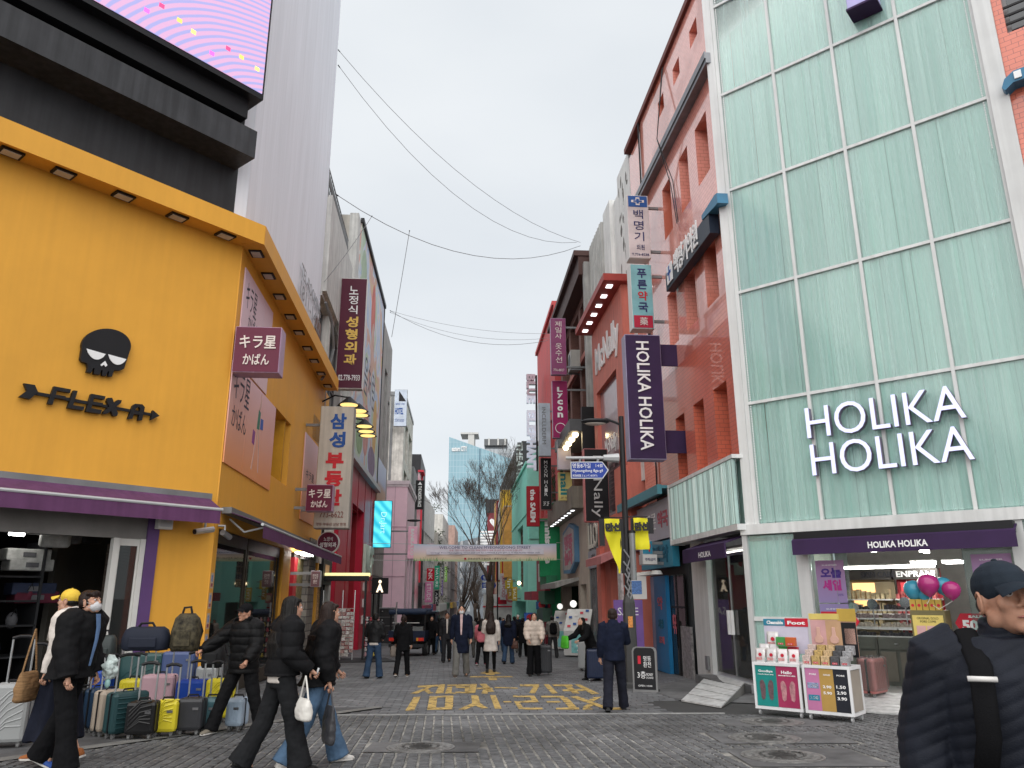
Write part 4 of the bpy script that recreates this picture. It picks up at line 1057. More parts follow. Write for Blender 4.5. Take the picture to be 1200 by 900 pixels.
ob('wall', wall(LC, 43, 52, -2, 13.5, -3, .4, [(44, 45.4, 0 + 3*k, 2 + 3*k) for k in range(4)] + [(46.5, 48.5, 0 + 3*k, 2 + 3*k) for k in range(4)]), mat('slate_panel', (.2, .205, .21), .6), b7)
for k in range(4):
	for a in ((44, 45.4), (46.5, 48.5)): window(LC, b7, (*a, 0 + 3*k, 2 + 3*k), .25, black, winglass, 2, 1)
mb = MB(LC); mb.bx(49.6, 52.2, .4, .62, -2, 14.0); ob('pink_striped_panel', mb, gradient('pink_stripes', [(k/12, (.6, .2, .26) if k % 2 else (.66, .5, .54)) for k in range(13)], -2, 14), b7)
mb = MB(LC); mb.bx(49.4, 52.4, .4, 1.0, 14.0, 14.2); mb.bx(52.2, 52.5, .4, .8, 3, 14.0); ob('red_trim', mb, mat('neon_red', (.65, .05, .08), .5), b7)
blade(LC, 'L', (487, 563, 497, 597), 'black_sign', 'black vertical sign with white letters and a peaked emblem over the pink building', black, [('▲', (.25, .75, .84, .95), txwhite), ('THE NORTH FACE', (.3, .7, .08, .8), txwhite, dict(rot=-90, bold=.03))], case=black, n=1.0)
b8 = building('charcoal_building', 'charcoal narrow building at the far left beyond the striped panel', LC.P(58, 0, 0))
ob('wall', wall(LC, 53, 64, -2.5, 16.5, -3, .5, [(54 + 3*i, 56 + 3*i, .5 + 3.2*k, 2.7 + 3.2*k) for i in range(3) for k in range(4)]), dark, b8)
for i in range(3):
	for k in range(4): window(LC, b8, (54 + 3*i, 56 + 3*i, .5 + 3.2*k, 2.7 + 3.2*k), .3, grey, winglass, 1, 1)
mb = MB(LC); mb.bx(42.6, 52.8, -6, -3, 9, 17); ob('rear_block', mb, cwhite, b7)

# ------------------------------------------------------------------ right corner: the glass fronted cosmetics shop
frost = glass('greenish_glass', (.93, .99, .97), 1.45, .08, .22, (.64, .84, .80), .16)
slatm = [mat('frosted_film_%d' % k, c, .55, var=.06, stretch=(1, 1, .25), sc_=1.5) for k, c in enumerate(((.64, .84, .79), (.55, .75, .71), (.72, .88, .84), (.50, .69, .65), (.60, .79, .75)))]
wframe = mat('white_steel_frame', (.66, .67, .66), .4, var=.06, streak=.15)
redtile = tiles('red_wall_tiles', (.64, .16, .095), (.6, .145, .085), (.3, .075, .055), .2, .1, r=.3, gap=.055, bump=.5, bond=.5, var=.1, coat=.6)
pinktile = tiles('faded_sky_glare_tiles', (.84, .35, .28), (.79, .32, .25), (.55, .2, .15), .2, .1, r=.2, gap=.06, bump=.5, var=.1, coat=.9, wear=((.58, .17, .11), .55, .42))  # faded tiles, colour lightened further for sky glare on their glaze
CW, CH, CZ = 1.2745, 2.4703, 2.822
C = building('cosmetics_building', 'corner shop with a tall curtain wall of pale green glass and white letters', RG.P(2.5, 0, 0))
zt = CZ + 7*CH
mb = MB(RG); mb.bx(-.34, 5.25, -6, -.6, 2.9, zt); ob('building_mass', mb, mat('dim_green_core', (.2, .26, .25), .8), C)
for i in range(4):
	for j in range(6):
		a, b, z0, z1 = i*CW + .03, (i + 1)*CW - .03, CZ + j*CH + .03, CZ + (j + 1)*CH - .03
		mb = MB(RG); mb.bx(a, b, -.02, -.008, z0, z1); pn = ob('pane', mb, frost, C)
		t = a
		while t < b - .02:
			wd = min(rnd.choice((.05, .08, .12, .16, .22, .3)), b - t)
			mb = MB(RG); n = rnd.uniform(-.10, -.055)
			mb.bx(t, t + wd - .004, n - .01, n, z0 - .02, z1 + .02)
			if j < 6: ob('blind_slat', mb, rnd.choice(slatm), pn)
			t += wd
for i in range(5): mb = MB(RG); mb.bx(i*CW - (.03 if i else .05), i*CW + .03, -.06, .035, CZ, zt - .1); ob('mullion', mb, wframe, C)
for j in range(1, 7):
	for i in range(4): mb = MB(RG); mb.bx(i*CW + .031, (i + 1)*CW - (.031 if i < 3 else .0), -.06, .03, CZ + j*CH - .03, CZ + j*CH + .03); ob('transom', mb, wframe, C)
mb = MB(RG); mb.bx(-.34, 5.35, -.3, .1, CZ - .2, CZ); ob('sill_beam', mb, wframe, C)
mb = MB(RG); mb.bx(4*CW + .031, 4*CW + .32, -.3, .12, CZ + .0, zt); ob('edge_post', mb, wframe, C)
mb = MB(RG); mb.bx(-.24, -.052, -.3, .06, CZ, zt); ob('edge_post', mb, wframe, C)
dots = MB(RG)                                                        # light strips along the edges of the glass
for k in range(330):
	z = CZ + .1 + k*.052
	dots.bx(.05, .075, -.007, .0, z, z + .03)
	if k > 120: dots.bx(4*CW - .1, 4*CW - .08, -.007, .0, z, z + .03)
ob('light_strip', dots, txwhite, C, kind='stuff')
L1 = thing('facade_letters', 'large pale lilac letters HOLIKA HOLIKA mounted in two lines on the green glass', 'sign', RG.P(2.5, .1, 4))
def tiltrect(x0, y0, x1, y1):   # a line of letters fixed level on the wall
	a, b = RG.at(x0, y0, .18), RG.at(x1, y1, .18)
	return a, b
a, b = RG.at(945, 497, .2), RG.at(1131, 478, .2)
lz0 = RG.at(948, 514, .2)[1]; lz1 = RG.at(946, 478, .2)[1]
for dz, xo in ((0, 0), (-(RG.at(946, 478, .2)[1] - RG.at(950, 521, .2)[1]), .02)):
	t0_, t1_ = a[0] + xo, b[0] + xo
	tx('HOLIKA', RG, t0_, t1_, lz0 + dz, lz1 + dz, .2, txlit, L1, bold=-.004, depth=.02, split='row', res=4)
	tx('HOLIKA', RG, t0_, t1_, lz0 + dz, lz1 + dz, .06, mat('letter_return', (.16, .13, .2), .4), L1, bold=-.004, depth=.139, split='row', res=4)
t_, z_ = RG.at(1014, 4, .3)
o = thing('blade_lightbox', 'small lilac lightbox projecting from the top of the green glass wall', 'sign', RG.P(t_, .3, z_))
mb = MB(RG); mb.bx(t_ - .32, t_ + .22, .0, .45, z_ - .06, z_ + 1.4); ob('casing', mb, mat('lilac_face', (.45, .42, .7), .4), o, bevel=.02)
mb = MB(RG); mb.bx(t_ - .34, t_ + .24, -.0, .47, z_ - .11, z_ - .065); ob('base_frame', mb, dpurple, o)
# red tiled wall to the right of the glass
rw = (7.0, 8.6, RG.at(1185, 40)[1] - 1.0, RG.at(1185, 40)[1] + 2.4)
T2 = building('red_tiled_annex', 'red tiled wall at the far right edge with a barred window', RG.P(7, 0, 0))
ww = RG.at(1181, 40)
hw = (ww[0], ww[0] + 1.6, ww[1], ww[1] + 2.2)
ob('wall', wall(RG, 4*CW + .322, 10.5, gz(11) - .1, 20, -.4, .03, [hw]), redtile, T2)
window(RG, T2, hw, -.2, grey, winglass, 2, 1)
for k in range(3): mb = MB(RG); mb.bx(hw[0], hw[1], -.12, -.09, hw[2] + .25 + k*.18, hw[2] + .29 + k*.18); ob('window_bar', mb, black, T2)
t_, z_ = RG.at(1188, 102, .1)
o = thing('channel_sign', 'curved blue end of a channel sign on the red tiled wall at the right edge', 'sign', RG.P(t_, .1, z_))
mb = MB(RG); mb.poly([(t_ - .12, z_ - .12), (t_ + .02, z_ - .02), (t_ + 2, z_ - .02), (t_ + 2, z_ + .2), (t_ + .05, z_ + .2), (t_ - .1, z_ + .1), (t_ - .16, z_ - .05)], .03, .3); ob('channel', mb, mat('steel_blue_paint', (.05, .18, .3), .4), o)
mb = MB(RG); mb.bx(t_ + .05, t_ + .16, .3, .33, z_ + .02, z_ + .16); ob('letter', mb, txwhite, o)

# ground floor of the cosmetics shop
zf = gz(14.2) + .16
mb = MB(RG); mb.bx(-.3, 5.2, -5.2, .02, gz(12) - .3, zf); ob('floor_slab', mb, mat('shop_floor', (.3, .3, .29), .35, var=.1), C)
mb = MB(RG); mb.bx(-.3, 5.2, -5.2, -.05, 2.5, 2.56); mb.bx(-.3, 5.2, -5.2, -5.1, zf, 2.5); mb.bx(5.15, 5.22, -5.2, -.3, zf, 2.5); ob('inner_wall', mb, mat('shop_plaster', (.42, .41, .39), .7), C)
pw = mat('post_white', (.55, .555, .55), .5, streak=.15, var=.08)
for a, b in ((-.34, -.24), (.72, .95), (4.25, 4.45), (5.1, 5.25)): mb = MB(RG); mb.bx(a, b, -.25, .06, gz(14) - .1, CZ - .2); ob('post', mb, pw, C)
for z0, z1 in ((zf + .1, .98), (1.06, CZ - .22)):
	mb = MB(RG); mb.bx(-.24, .72, -.02, -.008, z0, z1); pn = ob('pane', mb, frost, C)
	t = -.24
	while t < .70:
		wd = min(rnd.choice((.08, .12, .3, .35)), .72 - t); mb = MB(RG); mb.bx(t, t + wd - .004, -.1, -.08, z0, z1); ob('blind_slat', mb, rnd.choice(slatm), pn); t += wd
mb = MB(RG); mb.bx(-.24, .72, -.08, .03, .98, 1.06); ob('transom', mb, wframe, C)
mb = MB(RG); mb.bx(4.45, 5.1, -.02, -.008, zf, CZ - .2); ob('pane', mb, frost, C)
mb = MB(RG); mb.bx(4.45, 5.1, -.1, -.08, zf, CZ - .2); ob('blind_slat', mb, slatm[0], C)
# purple awning with the name
o = thing('awning', 'deep purple straight awning with white letters over the cosmetics shop entrance', 'awning', RG.P(2.5, .1, 2.6))
mb = MB(RG); mb.bx(.8, 4.35, .06, .3, 2.42, 2.6); ob('cassette', mb, black, o)
mb = MB(RG); mb.poly([(.78, 2.18), (4.38, 2.18), (4.38, 2.44), (.78, 2.44)], .34, .37); va = ob('valance', mb, dpurple, o)
mb = MB(RG); mb.add([(.78, .1, 2.56), (4.38, .1, 2.56), (4.38, .36, 2.445), (.78, .36, 2.445), (.78, .1, 2.54), (4.38, .1, 2.54), (4.38, .36, 2.43), (.78, .36, 2.43)], [(0, 1, 2, 3), (7, 6, 5, 4), (2, 6, 7, 3), (0, 4, 5, 1)]); ob('canopy', mb, dpurple, o)
a, b = RG.at(1016, 632, .37), RG.at(1086, 628, .37)
tx('HOLIKA HOLIKA', RG, a[0], b[0], 2.245, 2.36, .372, txwhite, o, bold=.03, depth=.004)
# shop window with sale posters
salep = gradient('sale_poster_print', [(0, (.12, .3, .42)), (.5, (.2, .18, .36)), (1, (.32, .16, .3))], 0, 2.2)
mb = MB(RG); mb.bx(.95, 1.62, -.06, -.048, zf, 2.42); pn = ob('pane', mb, clearglass, C)
mb = MB(RG); mb.bx(3.5, 4.25, -.06, -.048, zf, 2.42); ob('pane', mb, clearglass, C)
def sale(t0, z0, z1, label, w_=.52):
	o = thing('sale_poster', label, 'poster', RG.P(t0, -.04, z0))
	mb = MB(RG); mb.bx(t0, t0 + w_, -.045, -.04, z0, z1); ob('paper', mb, salep, o)
	h = z1 - z0
	tx('오늘', RG, t0 + .08, t0 + w_ - .06, z0 + .58*h, z0 + .82*h, -.038, mat('indigo_print', (.06, .03, .2), .5), o, bold=.05, depth=.003)
	tx('세일', RG, t0 + .1, t0 + w_ - .08, z0 + .28*h, z0 + .54*h, -.038, mat('magenta_print', (.35, .03, .2), .5), o, bold=.05, depth=.003)
	tx('50%', RG, t0 + w_ - .17, t0 + w_ - .06, z0 + .16*h, z0 + .21*h, -.038, MATS['indigo_print'], o, depth=.003)
	tx('SUMMER', RG, t0 + .12, t0 + w_ - .12, z0 + .87*h, z0 + .9*h, -.038, txwhite, o, depth=.003)
sale(1.03, 1.32, 2.08, 'upper blue and pink sale poster in the left shop window of the cosmetics shop')
sale(1.03, .5, 1.3, 'lower blue and pink sale poster under its twin in the left shop window')
sale(3.62, 1.3, 2.1, 'sale poster in the right window behind the man in the dark cap', .58)
def arrow_sign(rect, body, label, n, flip=False):
	a, b = RG.at(rect[0], rect[3], n), RG.at(rect[2], rect[1], n)
	t0, t1, z0, z1 = a[0], b[0], a[1], b[1]; zm = (z0 + z1)/2
	o = thing('sale_sign', label, 'sign', RG.P((t0 + t1)/2, n, z0))
	pts = [(t0, z0), (t1 - .12, z0), (t1, zm), (t1 - .12, z1), (t0, z1), (t0 + .05, zm)] if not flip else [(t0 + .1, z0), (t1, z0), (t1, z1), (t0 + .1, z1), (t0, zm)]
	mb = MB(RG); mb.poly(pts, n - .01, n + .01); ob('board', mb, mat('signal_red', (.5, .02, .04), .4), o)
	for bd, r, m in body: tx(bd, RG, t0 + r[0]*(t1 - t0), t0 + r[1]*(t1 - t0), z0 + r[2]*(z1 - z0), z0 + r[3]*(z1 - z0), n + .011, m, o, bold=.05, depth=.003)
	mb = MB(RG); mb.tube([((t0 + t1)/2, n - .02, z1), ((t0 + t1)/2, n - .02, 2.4)], .004, 4); ob('wire', mb, grey, o)
	return o
arrow_sign((964, 717, 1006, 739), [('핫딜', (.16, .5, .18, .62), txgold), ('세일', (.52, .86, .18, .62), txwhite), ('HOLIKA', (.3, .7, .78, .88), txwhite)], 'red arrow shaped sign with yellow and white Korean letters above the sample trolleys', .25)
arrow_sign((1121, 719, 1160, 742), [('50%', (.2, .95, .14, .68), txwhite), ('SALE', (.4, .8, .78, .9), txwhite)], 'red pointed sign reading 50% half hidden by the man in the dark cap', -.3, True)
# inside
def q2(x, y, n): return RG.at(x, y, n)
for k, (x0, x1, y, n, tilt) in enumerate(((988, 1095, 666, -2.2, 0), (1068, 1092, 660, -2.9, .3), (1105, 1125, 659, -2.9, .3))):
	a, b = q2(x0, y, n), q2(x1, y, n)
	o = thing('tube_light', ['long white tube light across the middle of the cosmetics shop', 'short tilted tube light left of its pair in the cosmetics shop', 'short tilted tube light at the right in the cosmetics shop'][k], 'light', RG.P(a[0], n, a[1]))
	mb = MB(RG); mb.bx(a[0], b[0], n - .06 - tilt, n + .06, a[1] - .02, a[1] + .03); ob('tube', mb, lampwhite, o)
	mb = MB(RG); mb.bx(a[0] - .02, b[0] + .02, n - .08 - tilt, n + .08, a[1] + .031, a[1] + .06); ob('batten', mb, wframe, o)
for k, (x, y) in enumerate(((988, 643), (1024, 647), (1030, 646), (1081, 647), (1086, 648), (975, 646))):
	t_, z_ = q2(x, y, -1.0); o = thing('spotlight', ['first', 'second', 'third', 'fourth', 'fifth', 'sixth'][k] + ' small ceiling spotlight of the cosmetics shop counted away from its tall sale posters', 'light', RG.P(t_, -1, z_), group='ceiling spotlights')
	mb = MB(RG); mb.tube([(t_, -1, z_), (t_, -1, z_ + .05)], .05, 10); ob('lamp_face', mb, lampwhite, o); mb = MB(RG); mb.tube([(t_, -1, z_ + .05), (t_, -1, 2.5)], .02, 8); ob('stem', mb, wframe, o)
drawerm = mat('olive_grey_cabinet', (.12, .125, .11), .5)
cabs = ((986, 1030), (1031, 1076))
for k, (x0, x1) in enumerate(cabs):
	n = -1.4; t0, t1 = q2(x0, 770, n)[0], q2(x1, 770, n)[0]
	o = thing('display_counter', ['left', 'right'][k] + ' grey counter with stepped rows of testers inside the cosmetics shop', 'counter', RG.P(t0, n, zf))
	mb = MB(RG); mb.bx(t0, t1, n - .6, n, zf, .68); ob('cabinet_body', mb, drawerm, o)
	mb = MB(RG); mb.bx(t0 + .03, t1 - .03, n, n + .03, .46, .66); d_ = ob('drawer', mb, drawerm, o)
	mb = MB(RG); mb.lathe([(.035, .0), (.035, .012), (.025, .012), (.025, 0)], ((t0 + t1)/2, n + .04, .56), 12); ob('knob', mb, steel, d_)
	for i in range(2): mb = MB(RG); mb.bx(t0 + .04 + i*(t1 - t0)/2, t0 + (i + 1)*(t1 - t0)/2 - .03, n, n + .025, zf + .08, .42); ob('door', mb, mat('taupe_panel', (.17, .155, .13), .5), o)
	for r_ in range(4):
		z, nn = .7 + .16*r_, n - .05 - .15*r_
		mb = MB(RG); mb.bx(t0, t1, nn - .15, nn, z - .03, z); ob('tray', mb, wframe, o)
		st_ = MB(RG)
		for i in range(11):
			tt = t0 + .03 + i*(t1 - t0 - .06)/11
			st_.bx(tt, tt + .05, nn - .1, nn - .04, z, z + rnd.uniform(.05, .1))
		ob('tester_row', st_, mat('tester_%d' % (r_ % 3), [(.05, .05, .055), (.4, .36, .3), (.25, .2, .2)][r_ % 3], .3, var=.5, sc_=20), o, kind='stuff')
glow = lamp('warm_panel', (1, .72, .35), .55)
def shelf_wall(t0, t1, n, body, label, hdr, litm, k):
	o = thing('wall_display', label, 'display', RG.P(t0, n, zf))
	mb = MB(RG); mb.bx(t0, t1, n - .35, n - .3, zf, 2.0); ob('back_panel', mb, mat('display_back_%d' % k, [(.3, .25, .16), (.25, .02, .03)][k], .5), o)
	for z in (.75, 1.05, 1.35): mb = MB(RG); mb.bx(t0, t1, n - .3, n, z, z + .03); ob('shelf', mb, wframe, o)
	st_ = MB(RG)
	for z in (.78, 1.08, 1.38):
		for i in range(int((t1 - t0)/.1)): st_.bx(t0 + .02 + i*.1, t0 + .09 + i*.1, n - .2, n - .05, z, z + rnd.uniform(.1, .22))
	ob('product_row', st_, mat('products_%d' % k, [(.4, .33, .2), (.4, .1, .1)][k], .4, var=.7, sc_=9), o, kind='stuff')
	mb = MB(RG); mb.bx(t0, t1, n - .3, n - .1, 1.78, 2.0); ob('header', mb, mat('dark_header', (.06, .055, .05), .5), o)
	mb = MB(RG); mb.bx(t0 + .08, t0 + .55, n - .29, n - .28, 1.1, 1.72); ob('lit_picture', mb, litm, o)
	tx(body, RG, *hdr, 1.83, 1.95, n - .095, txwhite if k else mat('dark_text', (.03, .03, .04), .5), o, bold=.02, depth=.02)
a = q2(990, 690, -3.2)[0]; b = q2(1044, 690, -3.2)[0]; c = q2(1100, 690, -3.2)[0]
shelf_wall(a, b, -3.2, 'SKIN CARE', 'gold lit skin care shelves at the back of the cosmetics shop', (a + .35, a + 1.05), lamp('amber_picture', (.9, .55, .22), .8), 0)
shelf_wall(b + .05, c, -3.2, 'ENPRANI', 'red backed shelves under the white ENPRANI letters', (b + .12, c - .05), lamp('red_picture', (.5, .05, .06), .6), 1)
for k, (x, y, m) in enumerate(((1000, 712, 0), (1022, 708, 1), (1060, 706, 0))):
	t_, z_ = q2(x, y, -1.6); o = thing('round_mirror', ['left', 'middle', 'right'][k] + ' round table mirror standing on the tester counters', 'mirror', RG.P(t_, -1.6, z_))
	mb = MB(RG); mb.disc(t_, z_, .1, -1.61, -1.6, 20); ob('mirror_glass', mb, mat('mirror_face', (.4, .42, .42), .1, metal=.9), o)
	mb = MB(RG); mb.tube([(t_, -1.62, z_ - .1), (t_, -1.62, .9)], .012, 6); ob('stem', mb, steel, o)
# gold gift stand and balloons
gold = mat('gold_card', (.5, .34, .07), .35, var=.15, metal=.2)
n = .1; t0, t1 = q2(1072, 760, n)[0], q2(1113, 760, n)[0]
o = thing('gift_stand', 'gold cardboard stand of boxed products beneath the balloons', 'display stand', RG.P(t0, n, zf))
mb = MB(RG); mb.bx(t0, t1, n - .4, n, zf, 1.2); ob('stand_body', mb, mat('olive_card', (.15, .13, .06), .5), o)
mb = MB(RG); mb.bx(t0 + .03, t1 - .03, n, n + .012, .62, 1.12); ob('poster', mb, mat('pale_gold', (.6, .48, .14), .4), o)
tx('ORIGINAL GOLD\nPORE COMB', RG, t0 + .1, t1 - .1, 1.0, 1.09, n + .013, txblack, o, depth=.003)
for i in range(2): mb = MB(RG); mb.bx(t0 + .08 + i*.16, t0 + .22 + i*.16, n + .013, n + .018, .76, .95); ob('picture', mb, mat('pink_picture', (.55, .33, .33), .5), o)
mb = MB(RG); mb.bx(t1 - .16, t1 - .06, n + .013, n + .018, .74, .95); ob('picture', mb, mat('dark_picture', (.06, .05, .05), .5), o)
mb = MB(RG); mb.bx(t0, t1 - .02, n + .013, n + .03, .56, .64); ob('red_band', mb, MATS['signal_red'], o)
for k in range(3): tx('1+1', RG, t0 + .05 + k*.15, t0 + .15 + k*.15, .58, .62, n + .031, txwhite, o, depth=.003)
for k in range(6): mb = MB(RG); mb.bx(t0 + .01 + k*.08, t0 + .08 + k*.08, n - .02, n + .03, .3, .54); ob('gold_box', mb, gold, o)
for k in range(5):
	mb = MB(RG); mb.bx(t0 + .01 + k*.1, t0 + .1 + k*.1, n - .1, n - .02, 1.2, 1.38); bx_ = ob('gold_box', mb, gold, o)
	mb = MB(RG); mb.disc(t0 + .055 + k*.1, 1.28, .025, n - .02, n - .017, 10); ob('red_seal', mb, MATS['signal_red'], bx_)
mb = MB(RG); mb.bx(t0 + .02, t1 - .25, n + .05, n + .07, zf + .0, .24); o2 = thing('picture_easel', 'golden glitter picture standing at the foot of the gift stand', 'picture', RG.P(t0, n + .06, zf))
ob('picture', mb, mat('glitter_print', (.4, .28, .12), .4, var=.9, sc_=60), o2); mb = MB(RG); mb.bx(t0 - .0, t1 - .23, n + .03, n + .05, zf - .0, .26); ob('frame', mb, offwhite, o2)
bal_t, bal_m = mat('teal_balloon', (.05, .28, .4), .25, var=.05, coat=.4), mat('magenta_balloon', (.36, .03, .16), .25, var=.05, coat=.4)
for x, y, r_, m, lab in ((1071, 692, .17, bal_t, 'teal balloon at the left of the bunch over the gift stand'), (1088, 686, .18, bal_m, 'dark magenta balloon at the top of the bunch over the gift stand'), (1105, 687, .15, bal_t, 'teal balloon behind the magenta ones over the gift stand'), (1115, 692, .15, bal_m, 'pinkish magenta balloon at the right of the bunch'), (1084, 698, .12, bal_t, 'small teal balloon lowest in the bunch')):
	nn = .15 if m is bal_m else .0
	t_, z_ = q2(x, y, nn); o = thing('balloon', lab, 'balloon', RG.P(t_, nn, z_))
	mb = MB(RG); mb.lathe([(0, -1.12*r_), (.1*r_, -1.1*r_), (.08*r_, -1.04*r_), (.42*r_, -.85*r_), (.72*r_, -.55*r_), (.94*r_, -.1*r_), (.97*r_, .25*r_), (.82*r_, .65*r_), (.5*r_, .92*r_), (0, 1.02*r_)], (t_, nn, z_), 20); ob('balloon_skin', mb, m, o, smooth=True)
	mb = MB(RG); mb.tube([(t_, nn, z_ - 1.1*r_), ((t_ + t0 + .25)/2, nn, z_ - .3), (t0 + .25, n - .1, 1.36)], .004, 4); ob('string', mb, txwhite, o)

# entrance ramps of ribbed metal
def ramp(name, label, pts, h, nslat, cat='ramp'):
	"""pts: near-left, near-right, far-right, far-left on the ground; the far edge is lifted by h"""
	P = [Vector(p) for p in pts]
	o = thing(name, label, cat, P[0])
	for k in range(nslat):
		a, b = k/nslat + .012, (k + 1)/nslat - .012
		c_ = [P[0].lerp(P[3], a), P[1].lerp(P[2], a), P[1].lerp(P[2], b), P[0].lerp(P[3], b)]
		mb = MB()
		top = [(p.x, -p.y, gz(p.y) + .02 + h*(a if i < 2 else b)) for i, p in enumerate(c_)]
		mb.add(top + [(x, y, z - .02) for x, y, z in top], [(0, 1, 2, 3), (0, 4, 5, 1), (1, 5, 6, 2), (2, 6, 7, 3), (3, 7, 4, 0)])
		ob('tread', mb, mat('ribbed_aluminium', (.58, .585, .58), .45, metal=.2, var=.25, sc_=8, streak=.2), o)
	mb = MB(); q = [(p.x, -p.y, gz(p.y)) for p in P]
	mb.add(q + [(q[2][0], q[2][1], q[2][2] + h - .005), (q[3][0], q[3][1], q[3][2] + h - .005)], [(1, 2, 4), (0, 5, 3), (2, 3, 5, 4), (0, 1, 4, 5)])
	ob('side_plate', mb, mat('chequer_plate', (.25, .25, .24), .5, metal=.5, bump=1, bs=25), o)
a, b, c, d = RG.P(1.55, 1.6, 0), RG.P(3.3, 1.6, 0), RG.P(3.3, .05, 0), RG.P(1.55, .05, 0)
ramp('entrance_ramp', 'ribbed metal ramp leading up to the main entrance beside the sample trolleys', [a, b, c, d], .17, 7)
g1, g2 = G(798, 822), G(845, 830)
ramp('entrance_ramp', 'pale ribbed metal ramp at the side door of the cosmetics shop', [g1, g2, G(874, 812), G(832, 800)], .18, 5)
mb = MB(RG); mb.bx(2.35, 3.3, -.7, .0, zf + .002, zf + .012); ob('door_mat', mb, mat('wine_mat', (.1, .03, .045), .9, bump=.5, bs=200), tag(thing('doormat', 'dark wine red doormat inside the cosmetics shop entrance', 'doormat', RG.P(2.8, 0, zf)), None))
mb = MB(RS); mb.bx(-2.9, -.65, .05, .5, gz(17) + .002, gz(17) + .17); ob('side_step', mb, cementm, C)

# side of the shop along the street: fluted glass canopy over a glass door
zc0, zc1 = 2.72, 4.25
for k in range(9):
	a, b = -4.62 + k*.505, -4.62 + (k + 1)*.505 - .012
	mb = MB(RS); mb.bx(a, b,   .255, .265, zc0 + .12, zc1 - .08); pn = ob('pane', mb, frost, C)
	for i in range(5): mb = MB(RS); mb.tube([(a + .05 + i*.1, .31, zc0 + .13), (a + .05 + i*.1, .31, zc1 - .09)], .044, 6); ob('fluted_strip', mb, slatm[(k*3 + i*2) % 5] if (k + i) % 3 else mat('dim_flute', (.36, .5, .47), .4), pn)
mb = MB(RS); mb.bx(-4.68, -.03, .0, .36, zc0, zc0 + .12); mb.bx(-4.68, -.03, .0, .36, zc1 - .08, zc1); mb.bx(-4.7, -4.63, .0, .37, zc0 - .01, zc1 + .01); ob('canopy_frame', mb, wframe, C)
mb = MB(RS); mb.bx(-4.62, -.05, .0, .1, zc0 + .13, zc1 - .09); ob('canopy_back', mb, slatm[3], C)
mb = MB(RS); mb.bx(-4.05, -2.95, -.2, .06, gz(17.5) - .1, zc0); mb.bx(-.6, -.28, -.2, .04, gz(16) - .1, zc0); ob('post', mb, pw, C)
zf2 = gz(16.5) + .16
mb = MB(RS); mb.bx(-2.95, -.6, -.06, -.05, zf2, 2.3); dr = ob('glass_door', mb, clearglass, C)
mb = MB(RS); mb.bx(-2.95, -.6, -.08, -.03, zf2, zf2 + .06); mb.bx(-2.95, -.6, -.08, -.03, 2.3, 2.36); mb.bx(-1.79, -1.77, -.075, -.035, zf2, 2.3); ob('door_frame', mb, steel, dr)
for t in (-1.88, -1.68): mb = MB(RS); mb.bx(t - .03, t + .03, -.03, .03, .65, 1.15); ob('handle', mb, txwhite, dr)
mb = MB(RS); mb.bx(-2.95, -.6, -.05, .1, gz(16.5) - .1, zf2); ob('threshold', mb, lgrey, C)
mb = MB(RS); mb.bx(-3.3, -3.12, .07, .12, gz(17.5) + .25, gz(17.5) + .55); ob('meter_box', mb, grey, C)
o = thing('awning', 'small deep purple awning over the side door of the cosmetics shop', 'awning', RS.P(-.8, .3, 2.4))
mb = MB(RS); mb.add([(-3.3, .06, 2.66), (-.45, .06, 2.66), (-.45, .5, 2.5), (-3.3, .5, 2.5), (-3.3, .06, 2.62), (-.45, .06, 2.62), (-.45, .5, 2.48), (-3.3, .5, 2.48)], [(0, 1, 2, 3), (7, 6, 5, 4), (2, 6, 7, 3), (0, 4, 5, 1), (0, 3, 7, 4), (1, 5, 6, 2)]); ob('canopy', mb, dpurple, o)
mb = MB(RS); mb.bx(-3.3, -.45, .47, .5, 2.2, 2.48); ob('valance', mb, dpurple, o)
tx('HOLIKA', RS, -2.1, -1.3, 2.27, 2.39, .503, txwhite, o, bold=.02, depth=.004)
mb = MB(RS); mb.bx(-4.0, -.35, -3.2, -.06, zf2 - .2, zf2 - .012); mb.bx(-4.0, -.35, -3.2, -.06, 2.45, 2.5); mb.bx(-4.05, -4.0, -3.2, -.2, zf2, 2.45); ob('side_room', mb, MATS['shop_plaster'], C)
o = thing('wall_display', 'blue boxed products on shelves seen through the side door', 'display', RS.P(-.8, -1.2, zf2))
mb = MB(RS); mb.bx(-3.6, -.4, -1.75, -1.7, zf2, 2.4); ob('back_panel', mb, mat('taupe_back', (.22, .21, .18), .6), o)
for z in (.35, .75, 1.1): mb = MB(RS); mb.bx(-3.6, -.4, -1.7, -1.35, z, z + .03); ob('shelf', mb, wframe, o)
for k in range(26):
	t = -3.5 + (k % 13)*.23; z = (.38, .78)[k//13]
	mb = MB(RS); mb.bx(t, t + .12, -1.55, -1.42, z, z + rnd.uniform(.12, .24)); ob('product_box', mb, mat(*[('box_navy', (.03, .06, .16), .4), ('box_gold', (.4, .32, .06), .4), ('box_white', (.5, .5, .48), .4)][rnd.randrange(3)]), o)
mb = MB(RS); mb.bx(-3.6, -.4, -1.7, -1.3, zf2, .3); ob('base_cabinet', mb, drawerm, o)
mb = MB(RS); mb.bx(-2.75, -2.15, -1.34, -1.33, 1.2, 1.75); ob('lit_poster', mb, lamp('cool_poster', (.7, .75, .78), .7), o)
mb = MB(RS); mb.bx(-3.4, -.7, -1.3, -1.25, 2.0, 2.06); mb.bx(-3.4, -.7, -.7, -.6, 2.38, 2.43); ob('tube', mb, lampwhite, o)  # ceiling tube near the front is added to brighten the side room

